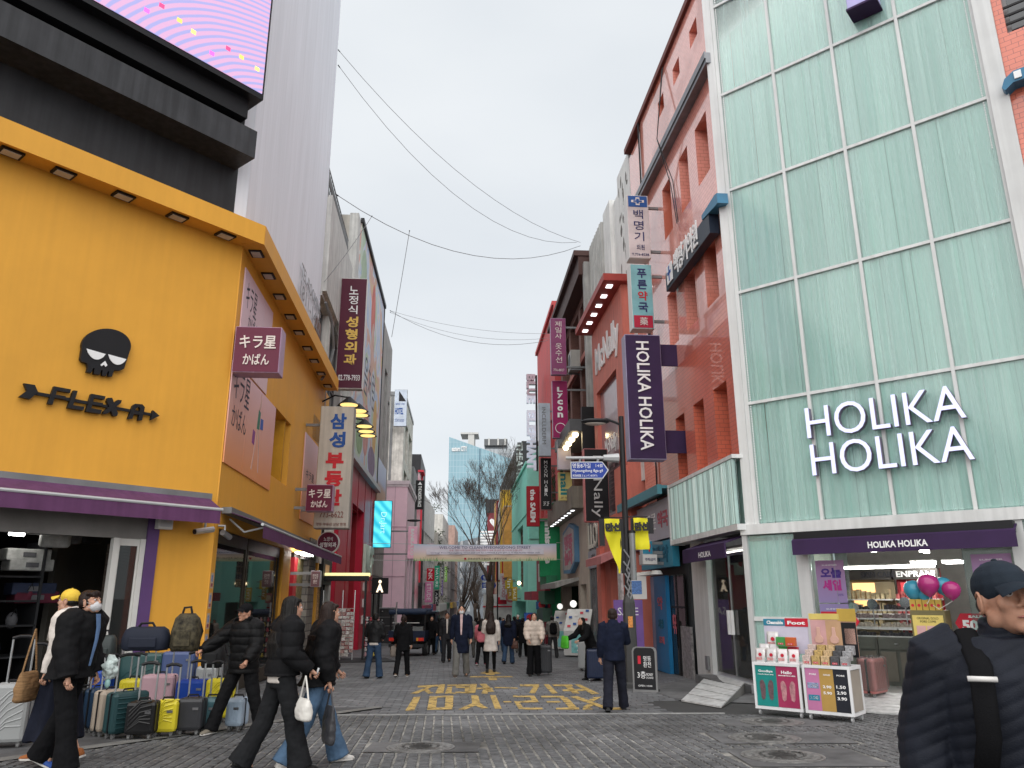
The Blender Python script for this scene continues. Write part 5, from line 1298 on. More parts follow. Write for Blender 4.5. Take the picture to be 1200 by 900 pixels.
# the tiled building along the street
TB = building('tiled_building', 'salmon and red tiled building with deep narrow windows beside the green glass', RS.P(-3, 0, 0))
wins = [((850.9, 444.9), (841.8, 540)), ((824, 466), (817.3, 551.1)), ((801.8, 484), (796, 561.8)),
		((837.1, 272.2), (829.3, 361.6)), ((812.9, 305.6), (805.6, 387.8)), ((791.8, 334.9), (785.6, 408.9)),
		((826.7, 128), (818.7, 216)), ((804.8, 170.7), (799.5, 252)), ((784.8, 208), (779.5, 283)),
		((815.2, 15.5), (808.8, 56.5)), ((795.2, 65.9), (789.3, 101.3)), ((777.3, 110.7), (772, 140))]
hs = []
for k, (tr, bl) in enumerate(wins):
	a, b = RS.at(*tr), RS.at(*bl)
	hs.append((b[0], a[0], b[1], a[1]))
for r0 in (0, 3, 6, 9):         # one storey's windows share sill and lintel
	z0, z1 = sum(h[2] for h in hs[r0:r0 + 3])/3, sum(h[3] for h in hs[r0:r0 + 3])/3
	for k in range(3): hs[r0 + k] = (hs[r0 + k][0], hs[r0 + k][1], z0, z1)
zsplit = hs[0][3] + 1.35
ob('lower_wall', wall(RS, -6.9, .0, 4.0, zsplit, -.95, .0, hs[:3]), redtile, TB)
ob('upper_wall', wall(RS, -6.9, .0, zsplit, 16.55, -.95, .0, hs[3:]), pinktile, TB)
mb = MB(RS); mb.bx(-8.5, -6.902, -.95, -.06, 4, 16.35); ob('side_bay', mb, pinktile, TB)
mb = MB(RS); mb.bx(-8.55, -.0, -1, .1, 16.55, 16.74); ob('roof_edge', mb, mat('rust_flashing', (.16, .05, .04), .6), TB)
mb = MB(RS); mb.bx(-8.5, -.15, -8, -.96, 3.2, 16.4); ob('building_mass', mb, void, TB)
mb = MB(RS); mb.bx(-8.5, -4.72, -.6, -.1, -1, 4.0); ob('ground_wall', mb, mat('dark_shop_back', (.05, .055, .06), .6), TB)
for k, h in enumerate(hs):
	f = ob('window', wall(RS, h[0] + .002, h[1] - .002, h[2] + .002, h[3] - .002, -.9, -.84, [(h[0] + .06, h[1] - .06, h[2] + .06, h[3] - .06)]), mat('rust_frame', (.1, .03, .02), .5) if k < 9 else black, TB)
	mb = MB(RS); mb.bx(h[0] + .06, h[1] - .06, -.88, -.87, h[2] + .06, h[3] - .06); ob('pane', mb, winglass if k >= 9 else mat('red_dark_pane', (.16, .03, .02), .25, coat=.3), f)
zl = RS.at(800, 142)[1]
mb = MB(RS); mb.bx(-6.9, .0, .0, .22, zl - .14, zl + .14); mb.bx(-6.9, .0, .22, .25, zl - .02, zl + .17); ob('ledge', mb, mat('zinc_ledge', (.2, .205, .22), .4, metal=.5, var=.25), TB)
wires = MB(RS)
for k in range(5): wires.tube([(-6.85 + .05*k, .03 + .01*k, 16.6), (-6.8 + .07*sin(k), .05, 13), (-6.88 + .04*k, .04, 9.5), (-6.8, .05, 4)], .02, 5)
for k in range(2): wires.tube([(-3.9 + .1*k, .04, 16.5), (-3.7, .38, 14), (-3.75 + .2*k, .05, 12.6), (-3.4 + .1*k, .06, 11.2)], .014, 5)
ob('hanging_cable', wires, black, TB, kind='stuff')
a, b = RS.at(777, 322, .35), RS.at(836, 246, .35)
zA, zB = 9.35, 10.05
o = thing('clinic_letters', 'dark channel sign with raised white Korean letters across the salmon tiles', 'sign', RS.P((a[0] + b[0])/2, .2, zA))
sb = mat('steel_blue_paint', (.05, .18, .3), .4)
zA = (a[1] + b[1])/2 - .4; zB = zA + .62
mb = MB(RS); mb.bx(a[0], b[0] - .5, .05, .28, zA, zB - .1); ob('channel', mb, mat('navy_channel', (.02, .03, .05), .4), o)
mb = MB(RS); mb.poly([(b[0] - .9, zB - .1), (b[0] - .1, zB - .2), (b[0] + .15, zB - .22), (b[0] + .15, zB + .02), (b[0] + .0, zB + .06), (b[0] - .9, zB + .02)], .05, .3); ob('end_frame', mb, sb, o)
tx('백명기의원', RS, a[0] + .85, b[0] - 1.3, zA + .08, zB + .12, .285, txwhite, o, bold=.01, depth=.03, split='row')
mb = MB(RS); mb.bx(a[0] + .2, a[0] + .65, .285, .31, zA + .1, zB); em = ob('emblem', mb, txwhite, o)
tx('十', RS, a[0] + .28, a[0] + .57, zA + .15, zB - .05, .312, txblue, o, bold=.05, depth=.01)

# ------------------------------------------------------------------ right side of the street
def two(fr, x0, y0, x1, y1, n=0.0):
	return R(fr, x0, y0, x1, y1, n)
# pharmacy under the tiled wall
PH = thing('pharmacy', 'pharmacy shop front with teal panels and a blue poster door under the salmon tiles', 'shop front', RS.P(-6.8, 0, 0))
gph = gz(21.5)
tealp = mat('teal_sign', (.03, .2, .3), .4)
mb = MB(RS); mb.bx(-9.6, -4.75, .5, .62, 4.05, 4.3); mb.bx(-9.6, -4.75, .0, .5, 4.2, 4.28); ob('canopy_edge', mb, mat('teal_steel', (.08, .25, .3), .4), PH)
greyb = mat('pale_lilac_board', (.36, .35, .4), .35, var=.1)
mb = MB(RS); mb.bx(-8.3, -4.8, .12, .3, 2.95, 4.0); ob('name_board', mb, greyb, PH)
mb = MB(RS); mb.bx(-7.9, -7.5, .3, .306, 3.2, 3.75); ob('red_seal', mb, mat('faded_red', (.4, .1, .13), .5), PH)
tx('푸른', RS, -7.2, -6.2, 3.25, 3.7, .305, txwhite, PH, split='row'); tx('약국', RS, -6.0, -5.0, 3.25, 3.7, .305, MATS['faded_red'], PH, bold=.03, split='row')
mb = MB(RS); mb.bx(-9.4, -8.35, .12, .3, 2.8, 3.9); ob('mauve_board', mb, mat('dim_mauve', (.2, .14, .2), .4), PH)
mb = MB(RS); mb.bx(-8.1, -4.85, .1, .28, 2.2, 2.9); ob('teal_board', mb, tealp, PH)
tx('처방 약', RS, -7.2, -5.2, 2.32, 2.78, .285, mat('deep_teal_letters', (.015, .1, .16), .5), PH, bold=.04, split='row')
bluem = mat('blue_panel', (.015, .15, .33), .4, var=.1)
mb = MB(RS); mb.bx(-7.3, -6.1, .05, .16, gph, 2.0); ob('blue_panel', mb, bluem, PH)
for k, (z, h) in enumerate(((1.1, .35), (.6, .25), (.2, .2))): tx(['약', '처방', '조제'][k], RS, -6.95, -6.45, z, z + h, .165, [MATS['faded_red'], MATS['deep_teal_letters'], MATS['faded_red']][k], PH, bold=.02)
mb = MB(RS); mb.bx(-7.8, -7.33, .0, .12, gph, 2.0); ob('lilac_post', mb, mat('blue_lilac_paint', (.25, .27, .4), .5, streak=.3), PH)
mb = MB(RS); mb.bx(-6.08, -4.85, .0, .04, gph, 2.0); ob('glass_door', mb, darkglass, PH)
mb = MB(RS); mb.bx(-5.5, -5.46, .0, .06, gph, 2.0); mb.bx(-6.08, -4.85, .0, .06, 1.15, 1.2); ob('door_frame', mb, black, PH)
tx('약국', RS, -5.9, -5.6, .5, 1.0, .06, MATS['faded_red'], PH, bold=.02, rot=0)
mb = MB(RS); mb.bx(-5.0, -4.2, .08, .14, gph, gph + 1.25); ob('notice_cabinet', mb, mat('notice_prints', (.2, .19, .19), .4, var=.6, sc_=12), PH)
for k in range(5): mb = MB(RS); t = -7.9 + k*.55; mb.lathe([(0, .1), (.12, .1), (.17, 0), (0, -.02)], (t, .5, 2.02), 10); ob('spot_lamp', mb, offwhite, PH)
blade(RS, 'R', (751, 634, 763, 650), 'pharmacy_sign', 'small teal square sign with one red Korean letter beside the yellow banners', tealp, [('약', (.2, .8, .2, .8), txred, dict(bold=.04))], n=.6, depth=.3)
blade(RS, 'R', (751, 650, 768, 662), 'pharmacy_sign', 'dirty white sign box under the small teal pharmacy sign', signwhite, [('주차금지', (.15, .85, .35, .65), txnavy, dict(split='row'))], n=.5, depth=.4)

# signs on the tiled building
o, F, (t0, t1, zb, zt_) = blade(RS, 'R', (734, 233, 759, 306), 'clinic_sign', 'pale clinic sign with a blue top and cross, highest on the right side', mat('pale_rose_sign', (.6, .52, .52), .35), [
   ('백명기', (.28, .72, .25, .78), txnavy, dict(col=1, fill=.8)), ('의원', (.36, .72, .13, .21), txnavy, dict(split='row')), ('T.776-8238', (.12, .9, .04, .075), txnavy)], case=signwhite, n=.35, depth=.4)
mb = MB(F); mb.bx(t0 + .04, t1 - .04, .209, .216, zt_ - .19*(zt_ - zb), zt_ - .03); ob('blue_header', mb, mat('royal_blue_sign', (.03, .1, .32), .4), o)
c = (t0 + t1)/2; zc = zt_ - .1*(zt_ - zb)
mb = MB(F); mb.poly([(c + a*.3*(t1 - t0), zc + b*.062*(zt_ - zb)) for a, b in ((-.3, 1), (.3, 1), (.3, .3), (1, .3), (1, -.3), (.3, -.3), (.3, -1), (-.3, -1), (-.3, -.3), (-1, -.3), (-1, .3), (-.3, .3))], .216, .222); ob('cross', mb, signpale, o)
mb = MB(F); mb.poly([(c + a*.2*(t1 - t0), zc + b*.04*(zt_ - zb)) for a, b in ((-.3, 1), (.3, 1), (.3, .3), (1, .3), (1, -.3), (.3, -.3), (.3, -1), (-.3, -1), (-.3, -.3), (-1, -.3), (-1, .3), (-.3, .3))], .222, .226); ob('cross_inlay', mb, MATS['royal_blue_sign'], o)
o, F, (t0, t1, zb, zt_) = blade(RS, 'R', (738, 313, 763, 388), 'pharmacy_sign', 'pale teal pharmacy sign with navy and red Korean letters and a red foot', mat('pale_teal_sign', (.2, .42, .45), .35), [
   ('푸른약국', (.3, .74, .24, .94), [txnavy, txnavy, txred, txnavy], dict(col=1, bold=.02, fill=.82)), ('', (0, 1, 0, 1), txnavy)], case=signwhite, n=.35, depth=.4) if False else blade(RS, 'R', (738, 313, 763, 388), 'pharmacy_sign', 'pale teal pharmacy sign with navy and red Korean letters and a red foot', mat('pale_teal_sign', (.2, .42, .45), .35), [
   ('푸른약국', (.3, .74, .24, .94), [txnavy, txnavy, txred, txnavy], dict(col=1, bold=.02, fill=.82))], case=signwhite, n=.35, depth=.4)
mb = MB(F); mb.bx(t0 + .04, t1 - .04, .209, .214, zb + .03, zb + .2*(zt_ - zb)); ob('red_foot', mb, mat('carmine_sign', (.42, .02, .05), .4), o)
tx('藥', F, t0 + .33*(t1 - t0), t0 + .7*(t1 - t0), zb + .05*(zt_ - zb), zb + .17*(zt_ - zb), .216, signpale, o)
blade(RS, 'R', (733, 395, 775, 540), 'shop_sign', 'tall dark purple blade sign with sideways white HOLIKA HOLIKA letters', dpurple, [('HOLIKA HOLIKA', (.3, .66, .07, .94), txwhite, dict(rot=-90, bold=.012, depth=.03, split='col'))], case=mat('lilac_case_edge', (.3, .27, .4), .4), n=.5, depth=.4, bracket=dpurple, bh=.3)

# white blocks and the coral shop beyond the tiled building
flake = mat('flaking_white_paint', (.78, .78, .76), .8, var=.08, streak=.15, bump=.5, bs=12)
W1 = building('flaking_white_building', 'white painted building with flaking paint between the salmon tiles and the brown brick block', RS.P(-11, -1, 0))
for k, (a, b, z, n) in enumerate(((-10.4, -8.56, 16.7, -.05), (-12.0, -10.42, 16.5, -.25), (-13.3, -12.02, 16.7, -.1))):
	mb = MB(RS); mb.bx(a, b, -8, n, 5, z); ob('wall_bay', mb, flake, W1)
stain = mat('bare_patches', (.16, .15, .14), .9)
for k in range(34):
	t, z = rnd.uniform(-10.3, -8.7), rnd.uniform(11.8, 16.4)
	if k % 3 == 0: t = -9.5 + rnd.uniform(-.1, .1)
	mb = MB(RS); w_, h_ = rnd.uniform(.03, .12), rnd.uniform(.04, .25)
	mb.poly([(t + w_*cos(a)*rnd.uniform(.6, 1.3), z + h_*sin(a)*rnd.uniform(.6, 1.3)) for a in [2*pi*i/9 for i in range(9)]], -.05, -.046); ob('bare_patch', mb, stain, W1)
mb = MB(RS); mb.bx(-15.9, -13.32, -8, -.0, 13.2, 16.4); ob('metal_cladding', mb, mat('grey_cladding', (.5, .5, .48), .5, streak=.2), W1)
mb = MB(RS); mb.bx(-15.9, -13.32, -8, -.3, -1, 13.2); ob('lower_wall', mb, flake, W1)
for k in range(7): mb = MB(RS); mb.bx(-15.6 + k*.34, -15.57 + k*.34, .0, .03, 13.2, 16.4); ob('cladding_rib', mb, MATS['grey_cladding'], W1)
window(RS, W1, (-15.6, -14.2, 8.2, 11.4), -.25, txwhite, winglass, 3, 4)
mb = MB(RS); mb.bx(-16.3, -15.92, -3, .25, 5, 15.8); ob('pilaster', mb, concrete, W1)
coral = mat('coral_render', (.66, .2, .15), .55, var=.1, streak=.15)
M = building('coral_shop', 'coral red shop with white McNally letters and a lit eave', RS.P(-11.5, 0, 0))
holes_ = [(-13.6, -10.1, 4.2, 9.1), (-12.2, -10.0, -2, 2.6)]
ob('wall', wall(RS, -14.2, -8.9, -1.2, 11.6, -.5, .35, holes_), coral, M)
mb = MB(RS); mb.bx(-14.3, -8.6, -.5, 1.0, 11.75, 12.0); ob('eave', mb, mat('red_eave', (.36, .06, .05), .5), M)
mb = MB(RS); mb.bx(-14.2, -8.9, -.5, .34, 11.6, 11.75); ob('upper_band', mb, coral, M)
for k in range(6): mb = MB(RS); t = -13.7 + k*.92; mb.bx(t - .13, t + .13, .6, .8, 11.72, 11.748); ob('eave_light', mb, lamp('cool_light', (.95, .97, 1), 1.1), M)
a, b = RS.at(709, 425, .4), RS.at(733, 380, .4)
tx('McNally', RS, -13.4, -9.4, 9.45, 10.85, .36, txwhite, M, bold=.01, depth=.05, split='row')
mb = MB(RS); mb.bx(-13.6, -10.1, .0, .2, 4.2, 9.1); ob('display_panel', mb, mat('dusky_panel', (.32, .2, .22), .2, var=.12, coat=.3), M)
tx('McNally', RS, -13.0, -11.0, 6.4, 7.1, .21, txwhite, M, depth=.01)
mb = MB(RS); mb.bx(-13.5, -10.2, .2, .23, 4.4, 6.1); ob('dark_poster', mb, mat('dark_maroon_poster', (.06, .035, .04), .4), M)
tx('EDITION', RS, -12.4, -10.6, 4.6, 6.0, .235, mat('dim_rose_letters', (.2, .12, .13), .5), M, rot=-90, depth=.01)
mb = MB(RS); mb.bx(-9.9, -8.95, .35, .6, -1.2, 5.5); mb.bx(-13.9, -13.2, .35, .5, -1.2, 3.2); ob('pillar', mb, coral, M)
mb = MB(RS); mb.bx(-12.1, -10.1, -.3, -.2, -1, 2.6); ob('green_door', mb, mat('bottle_green', (.03, .06, .05), .4), M)
for t in (-11.6, -10.9): mb = MB(RS); mb.bx(t, t + .07, -.2, -.1, -1, 2.5); ob('door_post', mb, mat('bamboo_pole', (.3, .25, .16), .6), M)
mb = MB(RS); mb.add([(-13.4, .35, 3.0), (-10.6, .35, 3.0), (-10.6, 1.0, 2.75), (-13.4, 1.0, 2.75), (-13.4, .35, 2.8), (-10.6, .35, 2.8), (-10.6, 1.0, 2.5), (-13.4, 1.0, 2.5)], [(0, 1, 2, 3), (7, 6, 5, 4), (0, 4, 5, 1), (1, 5, 6, 2), (2, 6, 7, 3), (3, 7, 4, 0)]); ob('pink_canopy', mb, mat('salmon_canvas', (.5, .2, .2), .7), M)
mb = MB(RS); mb.bx(-9.55, -9.1, .62, .7, -.9, 2.6); ob('conduit', mb, mat('white_marbled_pipe', (.5, .48, .48), .5, var=.4, sc_=8), M)
blade(RS, 'R', (684, 527, 712, 612), 'shop_sign', 'black blade sign with coral edges and sideways white McNally letters', black, [('McNally', (.26, .72, .06, .9), mat('silver_letters', (.5, .5, .5), .4), dict(rot=-90, depth=.02))], case=mat('coral_case', (.6, .2, .2), .5), n=.35, depth=.4)
# black steel canopy with round lamps
o = thing('lamp_canopy', 'dark steel canopy with a row of round lamps over the street beside the coral shop', 'canopy', RC.P(-4, .7, 9))
z = RC.at(690, 490, .8)[1]
mb = MB(RC); mb.bx(-7.2, -2.3, .0, 1.2, z, z + .5); ob('canopy_slab', mb, mat('gunmetal', (.09, .095, .1), .45), o)
for k in range(5): mb = MB(RC); mb.ball((-6.6 + k*.95, .9, z - .05), .13, 12, 8); ob('round_lamp', mb, lampwarm, o)
mb = MB(RC); mb.bx(-2.5, -2.2, .0, .7, z - .8, z + 1.0); ob('hanger', mb, black, o)
# brown brick building
brick = tiles('brown_brick', (.2, .09, .07), (.16, .07, .055), (.1, .06, .05), .22, .07, r=.8, gap=.1, bump=.5, var=.2)
BR = building('brown_brick_building', 'brown brick building with deep window bays beyond the coral shop', RC.P(-8, 0, 0))
hz = [(-13 + 3.3*i, -10.3 + 3.3*i, z0, z0 + 2.7) for i in range(3) for z0 in (5.9, 9.2, 12.2)]
ob('wall', wall(RC, -13.65, -3.2, 5.2, 15.3, -1.2, -.05, hz), brick, BR)
mb = MB(RC); mb.bx(-13.7, -3.2, -1.2, .5, 15.3, 16.2); mb.bx(-13.75, -3.15, -1.2, .7, 16.2, 16.45); ob('cornice', mb, mat('dark_brown_cornice', (.07, .035, .03), .6), BR)
mb = MB(RC); mb.bx(-13.65, -3.2, -8, -1.21, -1, 15.3); ob('building_mass', mb, void, BR)
for k in range(2): mb = MB(RC); mb.bx(-13.7, -3.2, -.05, .1, 8.75 + 3.2*k, 9.0 + 3.2*k); ob('floor_band', mb, mat('rose_brick_band', (.36, .14, .12), .8), BR)
for h in hz: window(RC, BR, h, -.75, mat('brown_frame', (.1, .05, .04), .5), winglass, 2, 1)
for k, (x, y) in enumerate(((671, 425), (688, 530))):
	t, z = RC.at(x, y, .4)
	o = thing('air_conditioner', ['grey air conditioner unit high on the brown brick wall', 'grey air conditioner unit lower on the brown brick wall'][k], 'air conditioner', RC.P(t, .3, z - .4))
	mb = MB(RC); mb.bx(t - .45, t + .45, .1, .55, z - .4, z + .5); ob('casing', mb, mat('aged_plastic', (.4, .39, .36), .5), o, bevel=.02)
	mb = MB(RC); mb.disc(t - .05, z + .05, .34, .551, .56, 18); ob('fan_grille', mb, dark, o)
	for s_ in (-.4, .35): mb = MB(RC); mb.bx(t + s_, t + s_ + .05, .0, .6, z - .48, z - .41); ob('bracket', mb, grey, o)
# LLOYD front, beige front with diamond frame
LL = thing('lloyd_shop_front', 'grey glass shop front with white LLOYD letters between the coral shop and beige wall', 'shop front', RC.P(-2.5, 0, 0))
mb = MB(RC); mb.bx(-5.2, -.3, -.2, .05, -1.2, 5.2); ob('grey_front', mb, mat('slate_glass', (.1, .105, .11), .25, var=.2), LL)
for k in range(4): mb = MB(RC); mb.bx(-5.0 + k*1.2, -4.94 + k*1.2, .05, .09, -1.1, 5.1); ob('mullion', mb, grey, LL)
tx('LLOYD', RC, -4.9, -1.2, 3.4, 4.4, .1, mat('ivory_letters', (.7, .66, .58), .5), LL, bold=.01, depth=.04, split='row')
mb = MB(RC); mb.bx(-5.0, -1.2, .1, .14, 2.6, 3.3); ob('pale_notice', mb, mat('pale_notice', (.3, .31, .36), .4), LL)
tx('환 영', RC, -4.2, -2.0, 2.75, 3.15, .145, txblack, LL)
BG = building('beige_shop', 'beige panelled shop with a blue framed diamond sign and lit cornice', RC.P(-10, 0, 0))
beige = mat('beige_panels', (.55, .48, .4), .7, var=.1, streak=.15)
ob('wall', wall(RC, -14.4, -5.3, -1.4, 5.2, -.4, .1, [(-13.8, -8.2, -1.5, 2.0), (-7.6, -5.9, -1.5, 2.0)]), beige, BG)
mb = MB(RC); mb.bx(-14.5, -5.2, .1, .75, 5.2, 6.15); ob('cornice', mb, mat('grey_beige_cornice', (.3, .27, .23), .7, streak=.3), BG)
for k in range(8): mb = MB(RC); mb.bx(-14.1 + k*1.1, -13.85 + k*1.1, .5, .65, 5.17, 5.198); ob('cornice_light', mb, MATS['cool_light'], BG)
mb = MB(RC); mb.bx(-13.8, -5.9, -1.6, -1.5, -1.3, 2.0); ob('shop_back', mb, mat('dim_shop_goods', (.12, .11, .1), .6, var=.7, sc_=5), BG)
mb = MB(RC); mb.add([(-14.3, .1, 2.35), (-8, .1, 2.35), (-8, 1.2, 2.1), (-14.3, 1.2, 2.1), (-14.3, .1, 2.2), (-8, .1, 2.2), (-8, 1.2, 1.85), (-14.3, 1.2, 1.85)], [(0, 1, 2, 3), (7, 6, 5, 4), (0, 4, 5, 1), (1, 5, 6, 2), (2, 6, 7, 3), (3, 7, 4, 0)]); ob('shop_awning', mb, mat('grey_white_canvas', (.4, .39, .37), .7, streak=.3), BG)
o = thing('diamond_sign', 'blue framed hexagonal sign with pink and white Korean letters on the beige wall', 'sign', RC.P(-9, .2, 3))
hx = [(-11.6, 2.6), (-9.2, 2.55), (-7.6, 3.0), (-7.6, 4.6), (-9.2, 4.9), (-11.6, 4.6)]
mb = MB(RC); mb.poly(hx, .1, .32); ob('frame', mb, mat('denim_blue_frame', (.1, .22, .36), .5), o)
mb = MB(RC); mb.poly([(-9.6 + (t + 9.6)*.88, 3.72 + (z - 3.72)*.86) for t, z in hx], .32, .326); ob('face', mb, mat('stone_face', (.45, .43, .42), .5), o)
tx('명동\n놀자', RC, -11.0, -8.2, 2.95, 4.4, .33, mat('rose_letters', (.5, .12, .2), .5), o, bold=.05, split=None)
# yellow nail sign and its neighbours
blade(RC, 'R', (645, 374, 663, 440), 'alteration_sign', 'mauve rounded sign with pale Korean letters for a clothes repair shop', mat('mauve_pink_sign', (.24, .05, .14), .4), [('제일사', (.3, .72, .62, .95), signpale, dict(col=1)), ('옷수선', (.3, .72, .2, .56), signpale, dict(col=1)), ('776-8827', (.15, .85, .06, .1), signpale)], case=lilacside, n=.9)
o, F, (t0, t1, zb, zt_) = blade(RC, 'R', (647, 447, 665, 514), 'waxing_sign', 'bright magenta rounded sign with white Lycon letters one below the other', mat('magenta_sign', (.3, .01, .1), .4), [('Lycon', (.32, .68, .34, .9), txwhite, dict(col=1, bold=.04, fill=.75))], case=lilacside, n=.8)
mb = MB(F)
ringp = [(cos(a), sin(a)) for a in [2*pi*k/24 for k in range(25)]]
c = ((t0 + t1)/2, zb + .17*(zt_ - zb)); r = .34*(t1 - t0)
for p_, q_ in zip(ringp[:-1], ringp[1:]): mb.add([(c[0] + r*p_[0], .145, c[1] + r*p_[1]), (c[0] + r*q_[0], .145, c[1] + r*q_[1]), (c[0] + .88*r*q_[0], .145, c[1] + .88*r*q_[1]), (c[0] + .88*r*p_[0], .145, c[1] + .88*r*p_[1])], [(0, 1, 2, 3)])
ob('ring', mb, txwhite, o)
blade(RC, 'R', (631, 473, 645, 535), 'cosmetics_sign', 'pale blue grey vertical sign with thin sideways INCELLDERM letters', mat('ice_sign', (.5, .56, .64), .35), [('INCELLDERM', (.28, .6, .22, .92), grey, dict(rot=-90))], case=lgrey, n=.9)
blade(RC, 'R', (633, 537, 646, 598), 'hair_salon_sign', 'black sign with white MOON HAIR letters above the green blade sign', black, [('MOON', (.36, .64, .62, .95), txwhite, dict(col=1)), ('HAIR', (.36, .64, .26, .57), txwhite, dict(col=1)), ('3F 2F', (.25, .75, .08, .16), txwhite)], case=mat('coral_case', (.6, .2, .2), .5), n=.8)
blade(RC, 'R', (653, 517, 669, 551), 'blank_sign', 'blank pale lilac sign board above the yellow nail sign', mat('pale_lilac_sign', (.45, .42, .52), .4), n=.6)
blade(RC, 'R', (654, 554, 670, 587), 'nail_sign', 'yellow sign with sideways teal nail letters', mat('butter_sign', (.62, .52, .2), .4), [('nail', (.14, .7, .2, .95), mat('teal_letters', (.02, .2, .22), .5), dict(rot=-90, bold=.03)), ('2F 네일', (.15, .85, .06, .14), txblack)], case=mat('butter_case', (.55, .47, .22), .5), n=.5)
# green planted wall and green fronts
GW = building('green_planted_shop', 'green shop front with a wall of dark leaves and a sideways green blade sign', RC.P(-16.5, 0, 0))
greenp = mat('emerald_paint', (.02, .3, .12), .5)
mb = MB(RC); mb.bx(-18.4, -14.5, -2, .0, -1.5, 9.0); ob('green_wall', mb, mat('dark_green_wall', (.02, .04, .02), .8), GW)
lv = MB(RC)
for k in range(2600):
	t, z, n = rnd.uniform(-18.2, -15.2), rnd.uniform(1.9, 8.8), rnd.uniform(.02, .25); a = rnd.uniform(0, 6.3); s_ = rnd.uniform(.05, .12); d_ = rnd.uniform(-.6, .6)
	lv.add([(t + s_*cos(a), n, z + s_*sin(a)), (t - s_*.5*sin(a), n + s_*d_, z + s_*.5*cos(a)), (t - s_*cos(a), n, z - s_*sin(a)), (t + s_*.5*sin(a), n + s_*d_, z - s_*.5*cos(a))], [(0, 1, 2, 3)])
ob('leaf_cover', lv, mat('dark_leaves', (.055, .07, .03), .6, var=.6, sc_=5), GW, kind='stuff')
mb = MB(RC); mb.bx(-15.1, -14.5, .0, .6, -1.5, 6.5); ob('green_pillar', mb, greenp, GW)
for k in range(3): mb = MB(RC); mb.bx(-17.5, -14.3, .3 + .15*k, .9 + .1*k, [1.9, 1.1, .2][k], [2.6, 1.8, .9][k]); ob('green_box_sign', mb, mat('emerald_tint_%d' % k, (.03 + .02*k, .2 - .03*k, .1), .5), GW)
o, F, (t0, t1, zb, zt_) = blade(RC, 'R', (632, 608, 651, 676), 'skincare_sign', 'green blade sign with large sideways white innisfree letters partly behind the street banner', greenp, [('innisfree', (.32, .72, .22, .95), txwhite, dict(rot=-90, bold=.05, depth=.02))], case=greenp, n=.3, depth=.4)
# red building and letters column
RB = building('red_building', 'scarlet rendered block with tall white sign letters running down its edge', RC.P(-20, 0, 0))
redb = mat('scarlet_render', (.55, .08, .08), .6, var=.12, streak=.15)
hz = [(-23.4 + 3*i, -21.6 + 3*i, z0, z0 + 1.8) for i in range(3) for z0 in (3, 6.5, 10)]
ob('wall', wall(RC, -24.6, -14.6, -1.6, 18.3, -4, .15, hz), redb, RB)
mb = MB(RC); mb.bx(-24.65, -14.5, -4, .3, 18.3, 18.55); mb.bx(-14.6, -14.5, -.3, .2, 9, 18.3); ob('roof_edge', mb, redb, RB)
for h in hz: window(RC, RB, h, -.1, black, winglass, 2, 1)
o = thing('letter_column', 'column of white and pink block letters BLUE ELEPHANT standing out from the red block', 'sign', RC.P(-24, .6, 9))
F = sframe(RC, 'R', 631, 500, .5)
a, b = F.at(617, 500), F.at(630, 500)
zt_, zb = F.at(623, 440)[1], F.at(623, 552)[1]
body = 'BLUE ELEPHANT'; h = (zt_ - zb)/13
for k, ch in enumerate(body):
	if ch == ' ': continue
	m = mat('block_letter_rose', (.5, .42, .48), .4) if k < 3 else mat('block_letter_white', (.62, .68, .78), .4, emit=.12)
	tx(ch, F, a[0], b[0] - .15, zt_ - (k + .98)*h, zt_ - k*h, .0, m, o, rot=-90, bold=.06, depth=.35, name='letter')
mb = MB(F); mb.bx(b[0] - .12, b[0], -.1, .1, zb, zt_); ob('mast', mb, black, o)
# mint building
MN = building('mint_building', 'bright mint green shop with a tall brown lattice window and square doorway', RC.P(-32, 0, 0))
mint = mat('mint_render', (.30, .80, .66), .55, var=.06)
nM = .95
ob('wall', wall(RC, -40.2, -24.7, -2, 10.6, -4, nM, [(-33.5, -28.5, 2.2, 6.6), (-36.5, -26.5, -2.1, 1.2)]), mint, MN)
mb = MB(RC); mb.add([(-40.2, -4, 10.6), (-24.7, -4, 10.6), (-24.7, nM, 10.6), (-40.2, nM, 10.6), (-40.2, -4, 11.7), (-24.7, -4, 11.7), (-24.7, nM - .8, 11.7), (-40.2, nM - .8, 11.7)], [(7, 6, 5, 4), (0, 4, 5, 1), (1, 5, 6, 2), (2, 6, 7, 3), (3, 7, 4, 0)]); ob('sloped_top', mb, mint, MN)
mb = MB(RC); mb.bx(-40.3, -24.6, nM, nM + .12, 10.4, 10.6); mb.bx(-40.2, -24.65, nM, nM + .06, 7.0, 7.1); ob('moulding', mb, mint, MN)
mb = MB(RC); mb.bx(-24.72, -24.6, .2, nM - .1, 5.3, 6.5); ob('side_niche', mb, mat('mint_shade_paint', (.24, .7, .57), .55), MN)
f = window(RC, MN, (-33.5, -28.5, 2.2, 6.6), nM - .25, mat('brown_lattice', (.14, .1, .08), .6), winglass, 6, 9, bar=.12)
mb = MB(RC); mb.bx(-36.5, -26.5, nM - 1.6, nM - 1.5, -2, 1.2); ob('doorway_back', mb, mat('dim_doorway', (.12, .09, .08), .6, var=.6, sc_=4), MN)
mb = MB(RC); mb.ball((-31, nM + .1, 2.5), .14, 10, 6); ob('wall_lamp', mb, lampwarm, MN)
blade(RC, 'R', (617, 570, 632, 617), 'cosmetics_sign', 'red blade sign with sideways white the SAEM letters on the mint building', mat('crimson_sign', (.4, .01, .02), .4), [('the SAEM', (.28, .68, .1, .92), txwhite, dict(rot=-90, bold=.04))], case=mat('crimson_case', (.35, .012, .02), .4), n=1.2)
